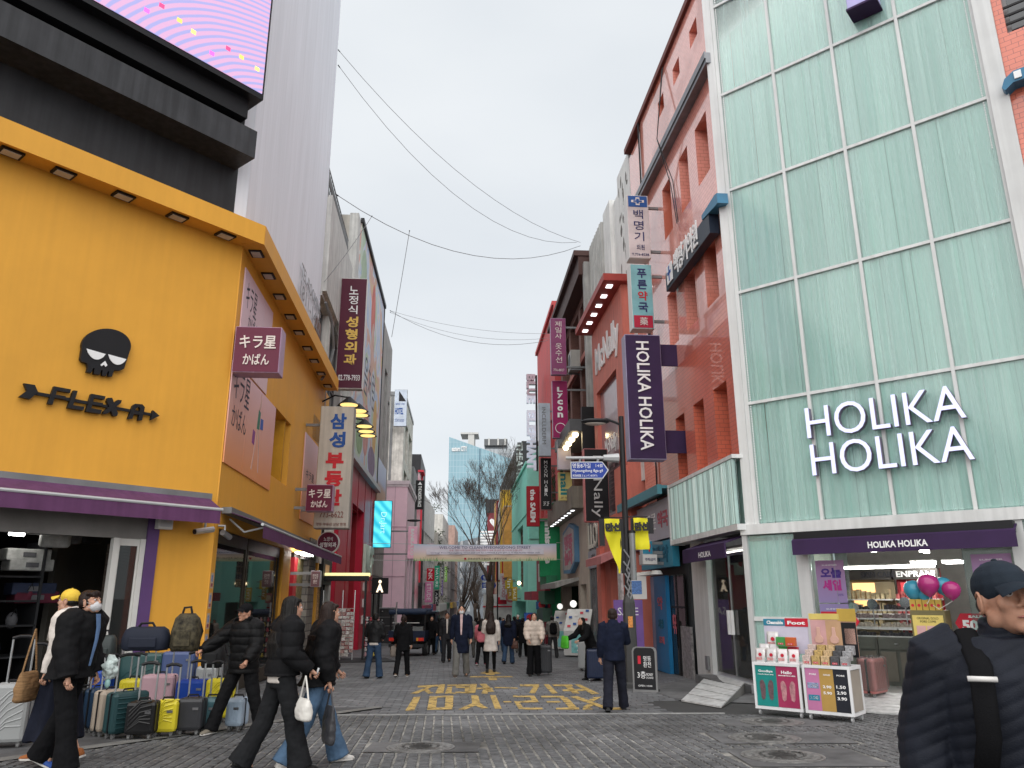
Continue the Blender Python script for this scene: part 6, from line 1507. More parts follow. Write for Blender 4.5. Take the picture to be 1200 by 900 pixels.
# small red kiosk front between mint and green shops
o = thing('red_kiosk', 'dark red cosmetic kiosk front with a small canopy beside the green shop', 'kiosk', RC.P(-19.8, .5, 0))
mb = MB(RC); mb.bx(-23.4, -18.6, .15, .5, -1.6, 4.6); ob('front', mb, mat('garnet_panel', (.28, .04, .06), .5), o)
mb = MB(RC); mb.bx(-23.6, -18.5, .5, 1.3, 1.3, 1.8); ob('canopy', mb, mat('garnet_canopy', (.35, .06, .08), .6), o)
mb = MB(RC); mb.bx(-21.8, -20.2, .5, .56, 2.4, 3.5); ob('picture', mb, signwhite, o)
mb = MB(RC); mb.bx(-22.8, -19.2, .5, .54, -1.6, 1.2); ob('glass_front', mb, winglass, o)
# dark louvred building, coloured fins
LV = building('louvred_building', 'dark grey louvred block with white roof letters far down the right side', RC.P(-55, 0, 0))
mb = MB(RC); mb.bx(-73, -40.4, -6, .0, -2.5, 15.2); ob('wall', mb, dark, LV)
for k in range(26): mb = MB(RC); mb.bx(-72.6 + k*1.25, -72.3 + k*1.25, .0, .35, 6, 15.2); ob('louvre', mb, mat('grey_louvre', (.1, .105, .11), .5), LV)
F = sframe(RC, 'R', 614, 540, .3); a, b = F.at(605, 540), F.at(612.5, 540)
tx('THEATRE', F, a[0], b[0], F.at(609, 566)[1], F.at(609, 519)[1], .1, mat('pale_louvre_letters', (.5, .52, .52), .5), LV, rot=-90, bold=.03, depth=.05)
for k, (c, z0, z1) in enumerate((((.8, .45, .12), 3.2, 12.0), ((.45, .03, .04), 3.2, 11.6), ((.65, .65, .65), 3.2, 11.0), ((.8, .5, .05), 1.0, 11.6), ((.75, .38, .1), 3.2, 9.5))):
	t = -62 + 4.2*k
	o = thing('coloured_fin', ['orange fin farthest along the facade beyond the mint building', 'dark red fin on the facade beyond the mint building', 'grey white fin on the facade beyond the mint building', 'tall yellow fin next to the mint building', 'short orange fin closest to the mint building'][k], 'facade panel', RC.P(t, 1, z0))
	mb = MB(RC); mb.bx(t, t + 2.6, .0, 1.5, z0, z1); ob('panel', mb, mat('fin_paint_%d' % k, c, .5), o); mb = MB(RC); mb.bx(t + .02, t + 2.58, .02, 1.48, z1, z1 + .1); ob('cap', mb, lgrey, o)

# ------------------------------------------------------------------ the far street
_p = LC.P(64, 0, 0); LD = Frame(_p.x, _p.y, -.03, 1)
_p = RC.P(-73, 0, 0); RD = Frame(_p.x, _p.y, .03, -1)
pal = [(.55, .54, .52), (.45, .42, .38), (.62, .6, .56), (.3, .29, .29), (.48, .32, .27), (.56, .56, .58)]
def far_block(fr, t0, t1, h, k, label, n):
	o = building('street_building', label, fr.P((t0 + t1)/2, 0, 0))
	nc = max(2, int(abs(t1 - t0)/3)); w_ = (t1 - t0)/nc
	hz = [(t0 + w_*i + .4, t0 + w_*(i + 1) - .4, z, z + 1.8) for i in range(nc) for z in [1.5 + 3.1*j for j in range(int((h - 3)/3.1))]]
	ob('wall', wall(fr, t0, t1, -6, h, -6, n, hz), mat('far_wall_%d' % (k % 6), pal[k % 6], .8, streak=.3), o)
	for h_ in hz: window(fr, o, h_, n - .2, grey, winglass, 1, 1)
	mb = MB(fr); mb.bx(t0, t1, n, n + .5, -.5, .6); ob('shop_band', mb, mat('shop_band_%d' % (k % 5), [(.3, .05, .1), (.5, .5, .48), (.05, .2, .12), (.5, .33, .06), (.08, .12, .3)][k % 5], .5), o)
names = ['first', 'second', 'third', 'fourth', 'fifth']
for k in range(5):
	far_block(LD, 2 + 22*k, 22 + 22*k, [14, 11, 16, 12, 18][k], k, names[k] + ' distant building on the left beyond the charcoal block', [.2, .6, 0, .5, .2][k])
	far_block(RD, -22 - 22*k, -2 - 22*k, [10, 13, 11, 16, 14][k], k + 2, names[k] + ' distant building on the right beyond the louvred block', [.3, .0, .6, .2, .4][k])
sgn = [((500, 666, 509, 681), (.5, .01, .03), 'NK', 'red'), ((498, 682, 507, 706), (.62, .22, .4), 'ETUDE', 'pink'), ((509, 663, 515, 691), (.02, .28, .16), 'NATURE', 'green'), ((509, 692, 514, 710), (.02, .02, .025), 'ABC', 'black'),
	   ((516, 660, 520, 678), (.08, .09, .1), 'CAFE', 'slate'), ((520, 664, 524, 682), (.22, .5, .06), 'FOOD', 'lime green'), ((516, 680, 519, 698), (.16, .1, .3), 'SHOE', 'violet'), ((503, 708, 507, 722), (.04, .12, .28), 'BANK', 'navy blue')]
for (x0, y0, x1, y1), c, tx_, nm in sgn:
	blade(LD, 'L', (x0, y0, x1, y1), 'street_sign', 'small %s vertical sign far down the left side of the street' % nm, mat('far_sign_' + nm.replace(' ', '_'), c, .5), [(tx_, (.25, .75, .1, .9), txwhite, dict(rot=-90))], n=.4, case=mat('far_sign_' + nm.replace(' ', '_'), c, .5))
blade(LC, 'L', (500, 637, 509, 643), 'street_sign', 'small pink and navy sign board just left of the street banner', mat('pinkish_board', (.6, .45, .48), .5), n=.8, case=txnavy)
sgn = [((592, 680, 601, 690), (.5, .33, .02), 'in', 'mustard'), ((588, 656, 593, 676), (.4, .01, .02), 'M', 'dark red'), ((586, 672, 594, 703), (.55, .53, .56), 'SKIN FOOD', 'white'), ((595, 676, 600, 702), (.5, .26, .05), 'BEER', 'brown orange'), ((600, 688, 606, 704), (.5, .32, .03), 'SALE', 'ochre')]
for (x0, y0, x1, y1), c, tx_, nm in sgn:
	blade(RC, 'R', (x0, y0, x1, y1), 'street_sign', 'small %s vertical sign beyond the mint building' % nm, mat('far_sign_' + nm.replace(' ', '_'), c, .5), [(tx_, (.25, .75, .1, .9), txred if nm == 'white' else txwhite, dict(rot=-90))], n=1.2, case=mat('far_sign_' + nm.replace(' ', '_'), c, .5))
p_ = A(590, 662, 66); F = Frame(p_.x, p_.y, 1, 0)
blade(RC, 'R', (592, 646, 604, 657), 'street_sign', 'mustard yellow square sign above its twin beyond the mint building', mat('far_sign_mustard', (.5, .33, .02), .5), [('ON', (.3, .7, .3, .7), txwhite)], n=1.4, case=MATS['far_sign_mustard'])
F = sframe(RC, 'R', 600, 700, 1.0); c = F.at(598, 700)
o = thing('round_mascot_sign', 'round reddish shop sign with a pale centre under the ochre signs', 'sign', F.P(c[0], 0, c[1]))
mb = MB(F); mb.disc(c[0], c[1], .42, -.1, .1, 20); ob('disc', mb, mat('brick_pink_disc', (.4, .12, .12), .5), o); mb = MB(F); mb.disc(c[0], c[1], .24, .1, .12, 16); ob('centre', mb, mat('biscuit', (.55, .4, .28), .6), o)
o = thing('white_kiosk', 'low white kiosk with a red sticker across the right side of the far street', 'kiosk', A(582, 710, 72))
F = Frame(A(582, 710, 72).x, 72, 1, 0); mb = MB(F); mb.bx(-1.2, 2.1, -2, 0, gz(72), 1.75); ob('body', mb, mat('kiosk_white', (.6, .58, .57), .5), o)
mb = MB(F); mb.bx(.1, .9, .0, .03, .9, 1.5); ob('red_sticker', mb, MATS['signal_red'], o); mb = MB(F); mb.bx(-1.25, 2.15, .0, .05, .62, .74); ob('red_line', mb, MATS['signal_red'], o)

# towers beyond
def tower(name, label, x0, x1, ytl, ytr, Y, m, dpt):
	a, b = A(x0, ytl, Y), A(x1, ytr, Y)
	o = building(name, label, (a.x, Y, 0))
	mb = MB(); mb.add([(a.x, -Y, -10), (b.x, -Y, -10), (b.x, -Y, b.z), (a.x, -Y, a.z), (a.x, -Y - dpt, -10), (b.x, -Y - dpt, -10), (b.x, -Y - dpt, b.z), (a.x, -Y - dpt, a.z)], [(0, 1, 2, 3), (5, 4, 7, 6), (4, 0, 3, 7), (1, 5, 6, 2), (3, 2, 6, 7)])
	ob('glass_wall' if 'glass' in name else 'wall', mb, m, o)
	return o, a, b
bluet = tiles('blue_curtain_wall', (.20, .36, .43), (.23, .39, .46), (.3, .44, .5), 1.8, 3.4, r=.25, gap=.05, bump=.2, bond=0, var=.12, vscale=.02)
o, a, b = tower('blue_glass_tower', 'tall blue glass tower with a slanted roof at the end of the street', 526.5, 600, 512, 538, 420, bluet, 60)
F = Frame(a.x, 420, 1, 0)
tx('eastern CITY', F, 1.5, 10, A(530, 529, 420).z, A(530, 523, 420).z, .2, txwhite, o, bold=.03, depth=.3)
mb = MB(F); mb.bx(A(562, 530, 420).x - a.x, A(562.8, 530, 420).x - a.x, .0, .4, -10, A(562, 526, 420).z); ob('glass_seam', mb, mat('dark_blue_seam', (.05, .13, .2), .4), o)
o, a, b = tower('white_office_tower', 'pale office tower with a flat cross shaped roof structure behind the blue tower', 548, 600, 526, 526, 560, tiles('pale_tower_wall', (.42, .45, .47), (.4, .43, .45), (.3, .33, .36), 3, 4, r=.6, gap=.1, var=.08), 40)
F = Frame(0, 560, 1, 0); g = lambda x, y: A(x, y, 560)
mb = MB(F); mb.bx(g(555, 0).x, g(561, 0).x, -20, 0, g(0, 530).z, g(0, 510).z); mb.bx(g(547.5, 0).x, g(565, 0).x, -20, .5, g(0, 510.5).z, g(0, 508.5).z); ob('roof_mast', mb, cwhite, o)
mb = MB(F); mb.bx(g(571, 0).x, g(594, 0).x, -20, 1, g(0, 524).z, g(0, 516.5).z); ob('penthouse', mb, winglass, o)
for x in (575, 584, 591): mb = MB(F); mb.bx(g(x, 0).x, g(x + 1.5, 0).x, 0, 2, g(0, 524).z, g(0, 516).z); ob('penthouse_column', mb, cwhite, o)
o, a, b = tower('dark_red_block', 'dark red block with a white heart sign and grey roof left of the louvred building', 571, 588, 601, 601, 150, mat('oxblood_wall', (.2, .04, .05), .7), 20)
F = Frame(a.x, 150, 1, 0); mb = MB(F); mb.bx(-.3, b.x - a.x + .2, -20, .1, a.z, a.z + 2.6); ob('grey_roof', mb, dark, o)
q = A(579, 612, 150); mb = MB(F); mb.poly([(q.x - a.x + .9*x, q.z + .9*y) for x, y in ((0, -1), (.8, -.1), (1, .4), (.6, .75), (.2, .65), (0, .4), (-.2, .65), (-.6, .75), (-1, .4), (-.8, -.1))], .0, .1); ob('heart', mb, txwhite, o)
for k in range(12): mb = MB(F); z = A(0, 624, 150).z - k*.55; mb.bx(-1.3, b.x - a.x, .02, .25, z - .36, z); ob('white_slat', mb, txwhite, o)
o, a, b = tower('end_block', 'grey stepped office block seen through the trees at the end of the street', 516, 575, 640, 626, 240, tiles('end_block_wall', (.38, .39, .4), (.36, .37, .38), (.16, .18, .2), 2.4, 3.2, r=.7, gap=.3, bond=0), 20)

# ------------------------------------------------------------------ bare trees
bark = mat('grey_bark', (.085, .064, .052), .9, var=.4, sc_=6, bump=.6, bs=30)
def bare_tree(x, y, h, label, seed, levels=6, lean=0.0, group=None, wid=1.0):
	r = random.Random(seed)
	o = thing('bare_tree', label, 'tree', (x, y, gz(y)), group=group)
	tr, br = MB(), MB()
	def grow(p, d, L, rad, lv):
		rad = max(rad, .0085); pts, rs = [p], [rad]; n = 3
		for i in range(n):
			d = (d + Vector((r.uniform(-.16, .16), r.uniform(-.16, .16), r.uniform(-.05, .12)))).normalized()
			p = p + d*L/n; pts.append(p); rs.append(rad*(1 - .38*(i + 1)/n))
		(tr if lv < 2 else br).tube(pts, rs, 8 if lv < 2 else (5 if lv < 4 else 3), cap=lv < 2)
		if lv >= levels: return
		for k in range(3 if (lv < 4 or r.random() < .6) else 2):
			az = r.uniform(0, 2*pi); sp = r.uniform(.22, .55)*wid
			q = pts[-1] if k < 2 else pts[-2]
			nd = (d + Vector((cos(az)*sp, sin(az)*sp, .1))).normalized()
			grow(q, nd, L*r.uniform(.62, .8), rs[-1]*r.uniform(.6, .8), lv + 1)
	grow(Vector((0, 0, 0)), Vector((lean, 0, 1)).normalized(), h*.25, h*.023, 0)
	ob('trunk', tr, bark, o, smooth=True, local=True, uv=False); ob('branches', br, bark, o, local=True, uv=False)
tp = A(574, 700, 60)
bare_tree(tp.x, 60, 1.18*(A(574, 530, 60).z - gz(60)), 'large bare street tree with forked limbs in front of the blue tower', 5, 8, -.1, wid=1.1)
o = thing('cabinet_trunk_guard', 'x', 'x') if False else None
r_ = random.Random(3)
for k in range(9):
	Y = 100 + 17*k; side = k % 2
	x = A(538 if side == 0 else 560, 700, Y).x + r_.uniform(-.6, .6)
	bare_tree(x, Y, r_.uniform(12, 16), 'bare roadside tree of the far avenue, %s of the %s row' % (['nearest', 'second', 'third', 'fourth', 'farthest'][k//2], 'left' if side == 0 else 'right'), 20 + k, 6, group='bare trees down the far avenue')
def leafy(x, y, h, rad, label, seed):
	r = random.Random(seed); o = thing('evergreen_tree', label, 'tree', (x, y, gz(y)))
	mb = MB(); mb.tube([(0, 0, 0), (.1, 0, h*.4), (0, .1, h*.8)], [.25, .2, .08], 8); ob('trunk', mb, bark, o, local=True)
	lv = MB()
	for c_ in range(26):
		c = Vector((r.gauss(0, rad*.45), r.gauss(0, rad*.45), h*.62 + r.gauss(0, h*.17))); s0 = r.uniform(.5, 1.0)
		for k in range(46):
			p = c + Vector((r.gauss(0, s0*.5), r.gauss(0, s0*.5), r.gauss(0, s0*.4))); a = Vector((r.uniform(-1, 1), r.uniform(-1, 1), r.uniform(-1, 1))).normalized()*.16; b = Vector((r.uniform(-1, 1), r.uniform(-1, 1), r.uniform(-1, 1))).normalized()*.1
			lv.add([p - a, p + b, p + a, p - b], [(0, 1, 2, 3)])
	ob('crown', lv, mat('evergreen_leaves', (.06, .075, .045), .7, var=.5, sc_=3), o, local=True, uv=False)
p_ = A(511, 640, 120); leafy(p_.x, 120, 17, 2.6, 'small evergreen tree rising behind the charcoal building on the left', 4)

# ------------------------------------------------------------------ street furniture, cables, banner
bk = mat('black_pole', (.018, .018, .02), .45, bump=.1)
b0 = G(741, 806)
F = Frame(b0.x, b0.y, 1, 0); zg = gz(b0.y)
o = thing('street_lamp', 'tall black street lamp with a stout octagonal base right of the walking man', 'street lamp', b0)
zz = lambda y: A(740, y, b0.y).z
mb = MB(F); mb.lathe([(.2, 0), (.2, .08), (.15, .12), (.135, zz(706) - zg), (.1, zz(700) - zg), (.08, zz(696) - zg)], (0, 0, zg), 8); ob('base', mb, mat('grey_black_pole', (.05, .05, .05), .5), o)
top = F.at(728, 493); 
mb = MB(F); mb.tube([(0, 0, zz(700)), (top[0]*.0, 0, top[1] + .1)], [.075, .06], 10); ob('pole', mb, bk, o)
hd = F.at(690, 497)
mb = MB(F); mb.tube([(0, 0, top[1] - .1), (hd[0]*.45, 0, hd[1] + .12), (hd[0]*.6, 0, hd[1] + .1)], .03, 8); ob('arm', mb, bk, o)
mb = MB(F); mb.ball((hd[0]*.8, 0, hd[1] + .06), (.34, .2, .07), 16, 8); hdo = ob('lamp_head', mb, bk, o)
mb = MB(F); mb.ball((hd[0]*.8, 0, hd[1] + .02), (.26, .15, .05), 16, 6); ob('diffuser', mb, mat('lamp_glass_unlit', (.55, .5, .45), .25), hdo)
mb = MB(F); mb.bx(-.05, .05, .13, .15, zz(735), zz(722)); ob('orange_sticker', mb, mat('sticker_orange', (.5, .2, .05), .5, var=.6, sc_=40), o)
for k in range(5):
	mb = MB(F); z = zz(700 - 14*k); mb.tube([(-.07 - .02*(k % 2), .05, z), (.06, .08, z - .2), (-.03, .09, z - .45), (.05, .07, z - .6)], .02, 5); ob('cable_tie', mb, mat('grey_cables', (.2, .2, .21), .6), o)
yb = mat('yellow_banner_cloth', (.66, .60, .025), .7, var=.06)
def pennant(rect, label, tail, flip):
	x0, y0, x1, y1 = rect
	a, b = F.at(x0, y0, .06), F.at(x1, y0, .06); zb = F.at(x0, y1, .06)[1]; H = a[1] - zb; W = b[0] - a[0]
	o = thing('pole_banner', label, 'banner', F.P((a[0] + b[0])/2, .06, zb))
	mb = MB(F); n = 14
	prof = (lambda v: (0, 1)) if not tail else (lambda v: (min(max(0, v - .3)*1.25, .75), 1 - max(0, v - .55)*.35))
	for i in range(n + 1):
		v = i/n; l, r2 = prof(v)
		for j in range(7):
			u = l + (r2 - l)*j/6
			mb.v.append((a[0] + W*u, .06 + .05*sin(u*5 + v*3) + .03*sin(v*9), a[1] - H*v))
	for i in range(n):
		for j in range(6): k = i*7 + j; mb.q(k, k + 7, k + 8, k + 1)
	ob('cloth', mb, yb, o, smooth=True)
	mb = MB(F); mb.bx(a[0] - .12 if not flip else b[0], a[0] if not flip else b[0] + .12, .04, .06, a[1] - H*.5, a[1]); mb.bx(b[0] - .02, b[0] + .06, .02, .04, zb, a[1]) if not flip else mb.bx(a[0] - .06, a[0] + .02, .02, .04, zb, a[1]); ob('black_edge', mb, black, o)
	tx('만선', F, a[0] + .02*W, b[0] - .02*W, a[1] - H*.42 if not tail else a[1] - H*.24, a[1] - H*.14 if not tail else a[1] - H*.08, .15, txblack, o, bold=.07, depth=.01)
	mb = MB(F); mb.tube([(0, 0, a[1] + .03), (a[0] if not flip else b[0], .06, a[1] + .03)], .015, 6); ob('rod', mb, bk, o)
pennant((708, 608, 727, 672), 'left yellow pole banner twisted to a long tail with black Korean letters', True, False)
pennant((742, 607, 759, 644), 'right yellow pole banner hanging square with black Korean letters', False, True)
mb = MB(F); mb.tube([(.12, .1, zz(680)), (.12, .1, zz(625))], .07, 10); o = thing('pole_speaker', 'grey tubular loudspeaker strapped to the black lamp post', 'speaker', F.P(.12, .1, zz(680))); ob('body', mb, grey, o); mb = MB(F); mb.tube([(.12, .1, zz(625)), (.12, .1, zz(622))], .08, 10); ob('cap', mb, black, o)
# direction sign
s0, s1 = F.at(669, 561, .1), F.at(713, 541, .1)
o = thing('direction_sign', 'blue arrow shaped street name sign hanging from a grey bar on the lamp post', 'street sign', F.P((s0[0] + s1[0])/2, .1, s0[1]))
zm = (s0[1] + s1[1])/2
mb = MB(F); mb.poly([(s0[0], s0[1]), (s1[0] - .14, s0[1]), (s1[0], zm), (s1[0] - .14, s1[1]), (s0[0], s1[1])], .08, .11); ob('border', mb, lgrey, o)
mb = MB(F); mb.poly([(s0[0] + .02, s0[1] + .02), (s1[0] - .15, s0[1] + .02), (s1[0] - .03, zm), (s1[0] - .15, s1[1] - .02), (s0[0] + .02, s1[1] - .02)], .11, .114); ob('face', mb, mat('sign_blue', (.015, .045, .27), .4), o)
W_ = s1[0] - s0[0]; H_ = s1[1] - s0[1]
tx('명동8가길', F, s0[0] + .05*W_, s0[0] + .52*W_, s0[1] + .62*H_, s0[1] + .9*H_, .116, txwhite, o, depth=.003); tx('1→30', F, s0[0] + .66*W_, s0[0] + .84*W_, s0[1] + .66*H_, s0[1] + .86*H_, .116, txwhite, o, depth=.003)
tx('Myeongdong 8ga-gil', F, s0[0] + .05*W_, s0[0] + .84*W_, s0[1] + .34*H_, s0[1] + .55*H_, .116, txwhite, o, depth=.003); tx('明洞8街路 ミョンドン8ガギル', F, s0[0] + .05*W_, s0[0] + .7*W_, s0[1] + .1*H_, s0[1] + .25*H_, .116, txwhite, o, depth=.003)
mb = MB(F); z = F.at(690, 537)[1]; mb.tube([(s0[0] - .1, .05, z), (-.35, .05, z), (-.12, 0, z)], .035, 8); mb.tube([(-.45, .05, z), (-.1, .02, z)], [.07, .11], 8); ob('support_bar', mb, lgrey, o)
for k in (.25, .72): mb = MB(F); mb.bx(s0[0] + W_*k - .02, s0[0] + W_*k + .02, .04, .09, s1[1], z); ob('clip', mb, grey, o)
# left lamp
b0 = G(468, 752); F = Frame(b0.x, b0.y, 1, 0)
o = thing('street_lamp', 'slim black street lamp on the left in front of the pink building', 'street lamp', b0)
t_ = F.at(469, 611); mb = MB(F); mb.lathe([(.2, 0), (.16, .1), (.14, 1.6), (.09, 1.7)], (0, 0, gz(b0.y)), 8); ob('base', mb, bk, o)
mb = MB(F); mb.tube([(0, 0, gz(b0.y) + 1.7), (t_[0], 0, t_[1])], [.085, .065], 8); ob('pole', mb, bk, o)
a_ = F.at(491, 610); mb = MB(F); mb.tube([(t_[0], 0, t_[1] - .15), (a_[0] - .7, 0, a_[1] + .05)], .035, 6); ob('arm', mb, bk, o); mb = MB(F); mb.ball((a_[0] - .35, 0, a_[1]), (.5, .22, .09), 14, 6); ob('lamp_head', mb, bk, o)
p0, p1, p2, p3_ = A(485, 637.5, 41), A(652, 637, 41), A(652, 657.5, 41), A(485, 657, 41)
F = Frame(p0.x, 41, 1, 0); W_ = p1.x - p0.x; z1, z0 = p0.z, p3_.z
o = thing('street_banner', 'pastel street banner reading WELCOME TO CLEAN MYEONGDONG STREET stretched between the two sides', 'banner', F.P(W_/2, 0, z0))
mb = MB(F); n = 40
for i in range(n + 1): mb.v += [(W_*i/n, .03*sin(i*.9), z0 - .06*sin(pi*i/n)), (W_*i/n, .03*sin(i*.9), z1 - .06*sin(pi*i/n))]
for i in range(n): mb.q(2*i, 2*i + 2, 2*i + 3, 2*i + 1)
ob('cloth', mb, gradient('banner_print', [(0, (.55, .65, .4)), (.14, (.85, .7, .5)), (.3, (.88, .74, .62)), (.55, (.86, .74, .78)), (.85, (.74, .74, .85)), (1, (.52, .7, .82))], z0, z1, .7), o, smooth=True)
mb = MB(F); mb.bx(W_*.09, W_*.91, .035, .05, z0 + .36*(z1 - z0), z0 + .68*(z1 - z0)); ob('text_panel', mb, mat('lilac_white_panel', (.84, .82, .9), .6), o)
H_ = z1 - z0 - .0
tx('WELCOME TO CLEAN MYEONGDONG STREET', F, W_*.18, W_*.82, z0 + .74*H_ - .04, z0 + .9*H_ - .04, .045, mat('banner_navy', (.08, .1, .24), .6), o, depth=.004)
tx('명동 거리가게 쓰레기는 회원 거리가게에 주시면 수거하여 드립니다', F, W_*.25, W_*.76, z0 + .55*H_, z0 + .65*H_, .054, mat('banner_rose', (.5, .1, .2), .6), o, depth=.004)
tx('Garbage from Myeongdong street stall will be collected if you give it to the nearby street stall', F, W_*.12, W_*.88, z0 + .4*H_, z0 + .5*H_, .054, MATS['banner_navy'], o, depth=.004)
tx('명동관광특구협의회 / 명동상인회', F, W_*.38, W_*.65, z0 + .1*H_ - .05, z0 + .22*H_ - .05, .045, txblack, o, depth=.004); mb = MB(F); mb.bx(W_*.355, W_*.37, .045, .055, z0 + .1*H_ - .05, z0 + .22*H_ - .05); ob('red_mark', mb, MATS['signal_red'], o)
for k in range(30): mb = MB(F); u = (k*37 % 100)/100; u = u*.2 if k % 2 else .68 + u*.3; mb.poly([(W_*u, z0 - .03), (W_*u + .03, z0 - .03), (W_*u + .1*sin(k), z0 + .12 + .1*abs(sin(k*2)))], .036, .04); ob('painted_grass', mb, mat('painted_green', (.1, .35, .12), .7), o)
for zq in (z0, z1):
	for a_, b_ in ((-3, 0), (W_, W_ + 1)): mb = MB(F); mb.tube([(a_, 0, zq + .05), (b_, 0, zq)], .012, 4); ob('rope', mb, lgrey, o)
def cable(pts, label, r=.009, sag=0):
	P = [A(x, y, Y) for x, y, Y in pts]
	o = thing('overhead_cable', label, 'cable', P[0])
	q = []
	for a, b in zip(P[:-1], P[1:]):
		for i in range(13):
			v = i/12; p = a.lerp(b, v); q.append((p.x, -p.y, p.z - sag*4*v*(1 - v)))
	mb = MB(); mb.tube(q, r, 5); ob('wire', mb, mat('cable_grey', (.2, .2, .21), .6), o); mb = MB(); mb.tube([q[0], Vector(q[0]).lerp(Vector(q[1]), .08)], r*2, 6); ob('end_clamp', mb, black, o)
cable([(396, 58, 22.5), (680, 284, 32)], 'uppermost overhead cable crossing from the sheeted building to the brown cornice', sag=1.2)
cable([(396, 76, 22.6), (676, 284, 32)], 'second overhead cable just under the uppermost one', sag=1.9)
cable([(394, 228, 24), (680, 288, 32)], 'lowest sagging cable of the three that reach the brown cornice', .012, sag=1.4)
cable([(457, 364, 44), (642, 399, 43)], 'heavier sagging cable from the mural to the mauve sign', .012, sag=1.0)
cable([(457, 364, 44), (644, 391, 43)], 'upper thin cable from the mural to the mauve sign', .009, sag=.4)
cable([(457, 366, 44), (644, 396, 43)], 'middle thin cable from the mural to the mauve sign', .009, sag=.7)
cable([(480, 270, 26), (459, 395, 30)], 'thin hanging string below the lowest sagging cable near the mural', .010, sag=.05)
cable([(436, 253, 25.5), (380, 330, 24)], 'thin slanting cable from the lowest sagging cable to the white parapet', .010, sag=.1)

# signposts further down
b0 = G(583, 745); F = Frame(b0.x, b0.y, 1, 0)
o = thing('sign_post', 'thin black post with blue street name signs in front of the large bare tree', 'street sign', b0)
mb = MB(F); mb.tube([(0, 0, gz(b0.y)), (0, 0, F.at(583, 655)[1])], .06, 8); ob('pole', mb, bk, o)
for k, y in enumerate((677, 686)):
	a, b = F.at(565, y + 3.2), F.at(580, y - 3.2); mb = MB(F); mb.poly([(a[0], a[1]), (b[0], a[1]), (b[0] + (.12 if k else 0), (a[1] + b[1])/2), (b[0], b[1]), (a[0], b[1]), (a[0] - (0 if k else .12), (a[1] + b[1])/2)], .05, .09); s_ = ob('name_plate', mb, MATS['sign_blue'], o)
	tx(['명동길', '명동8길'][k], F, a[0] + .1, b[0] - .1, a[1] + .08, b[1] - .08, .091, txwhite, o, depth=.003)

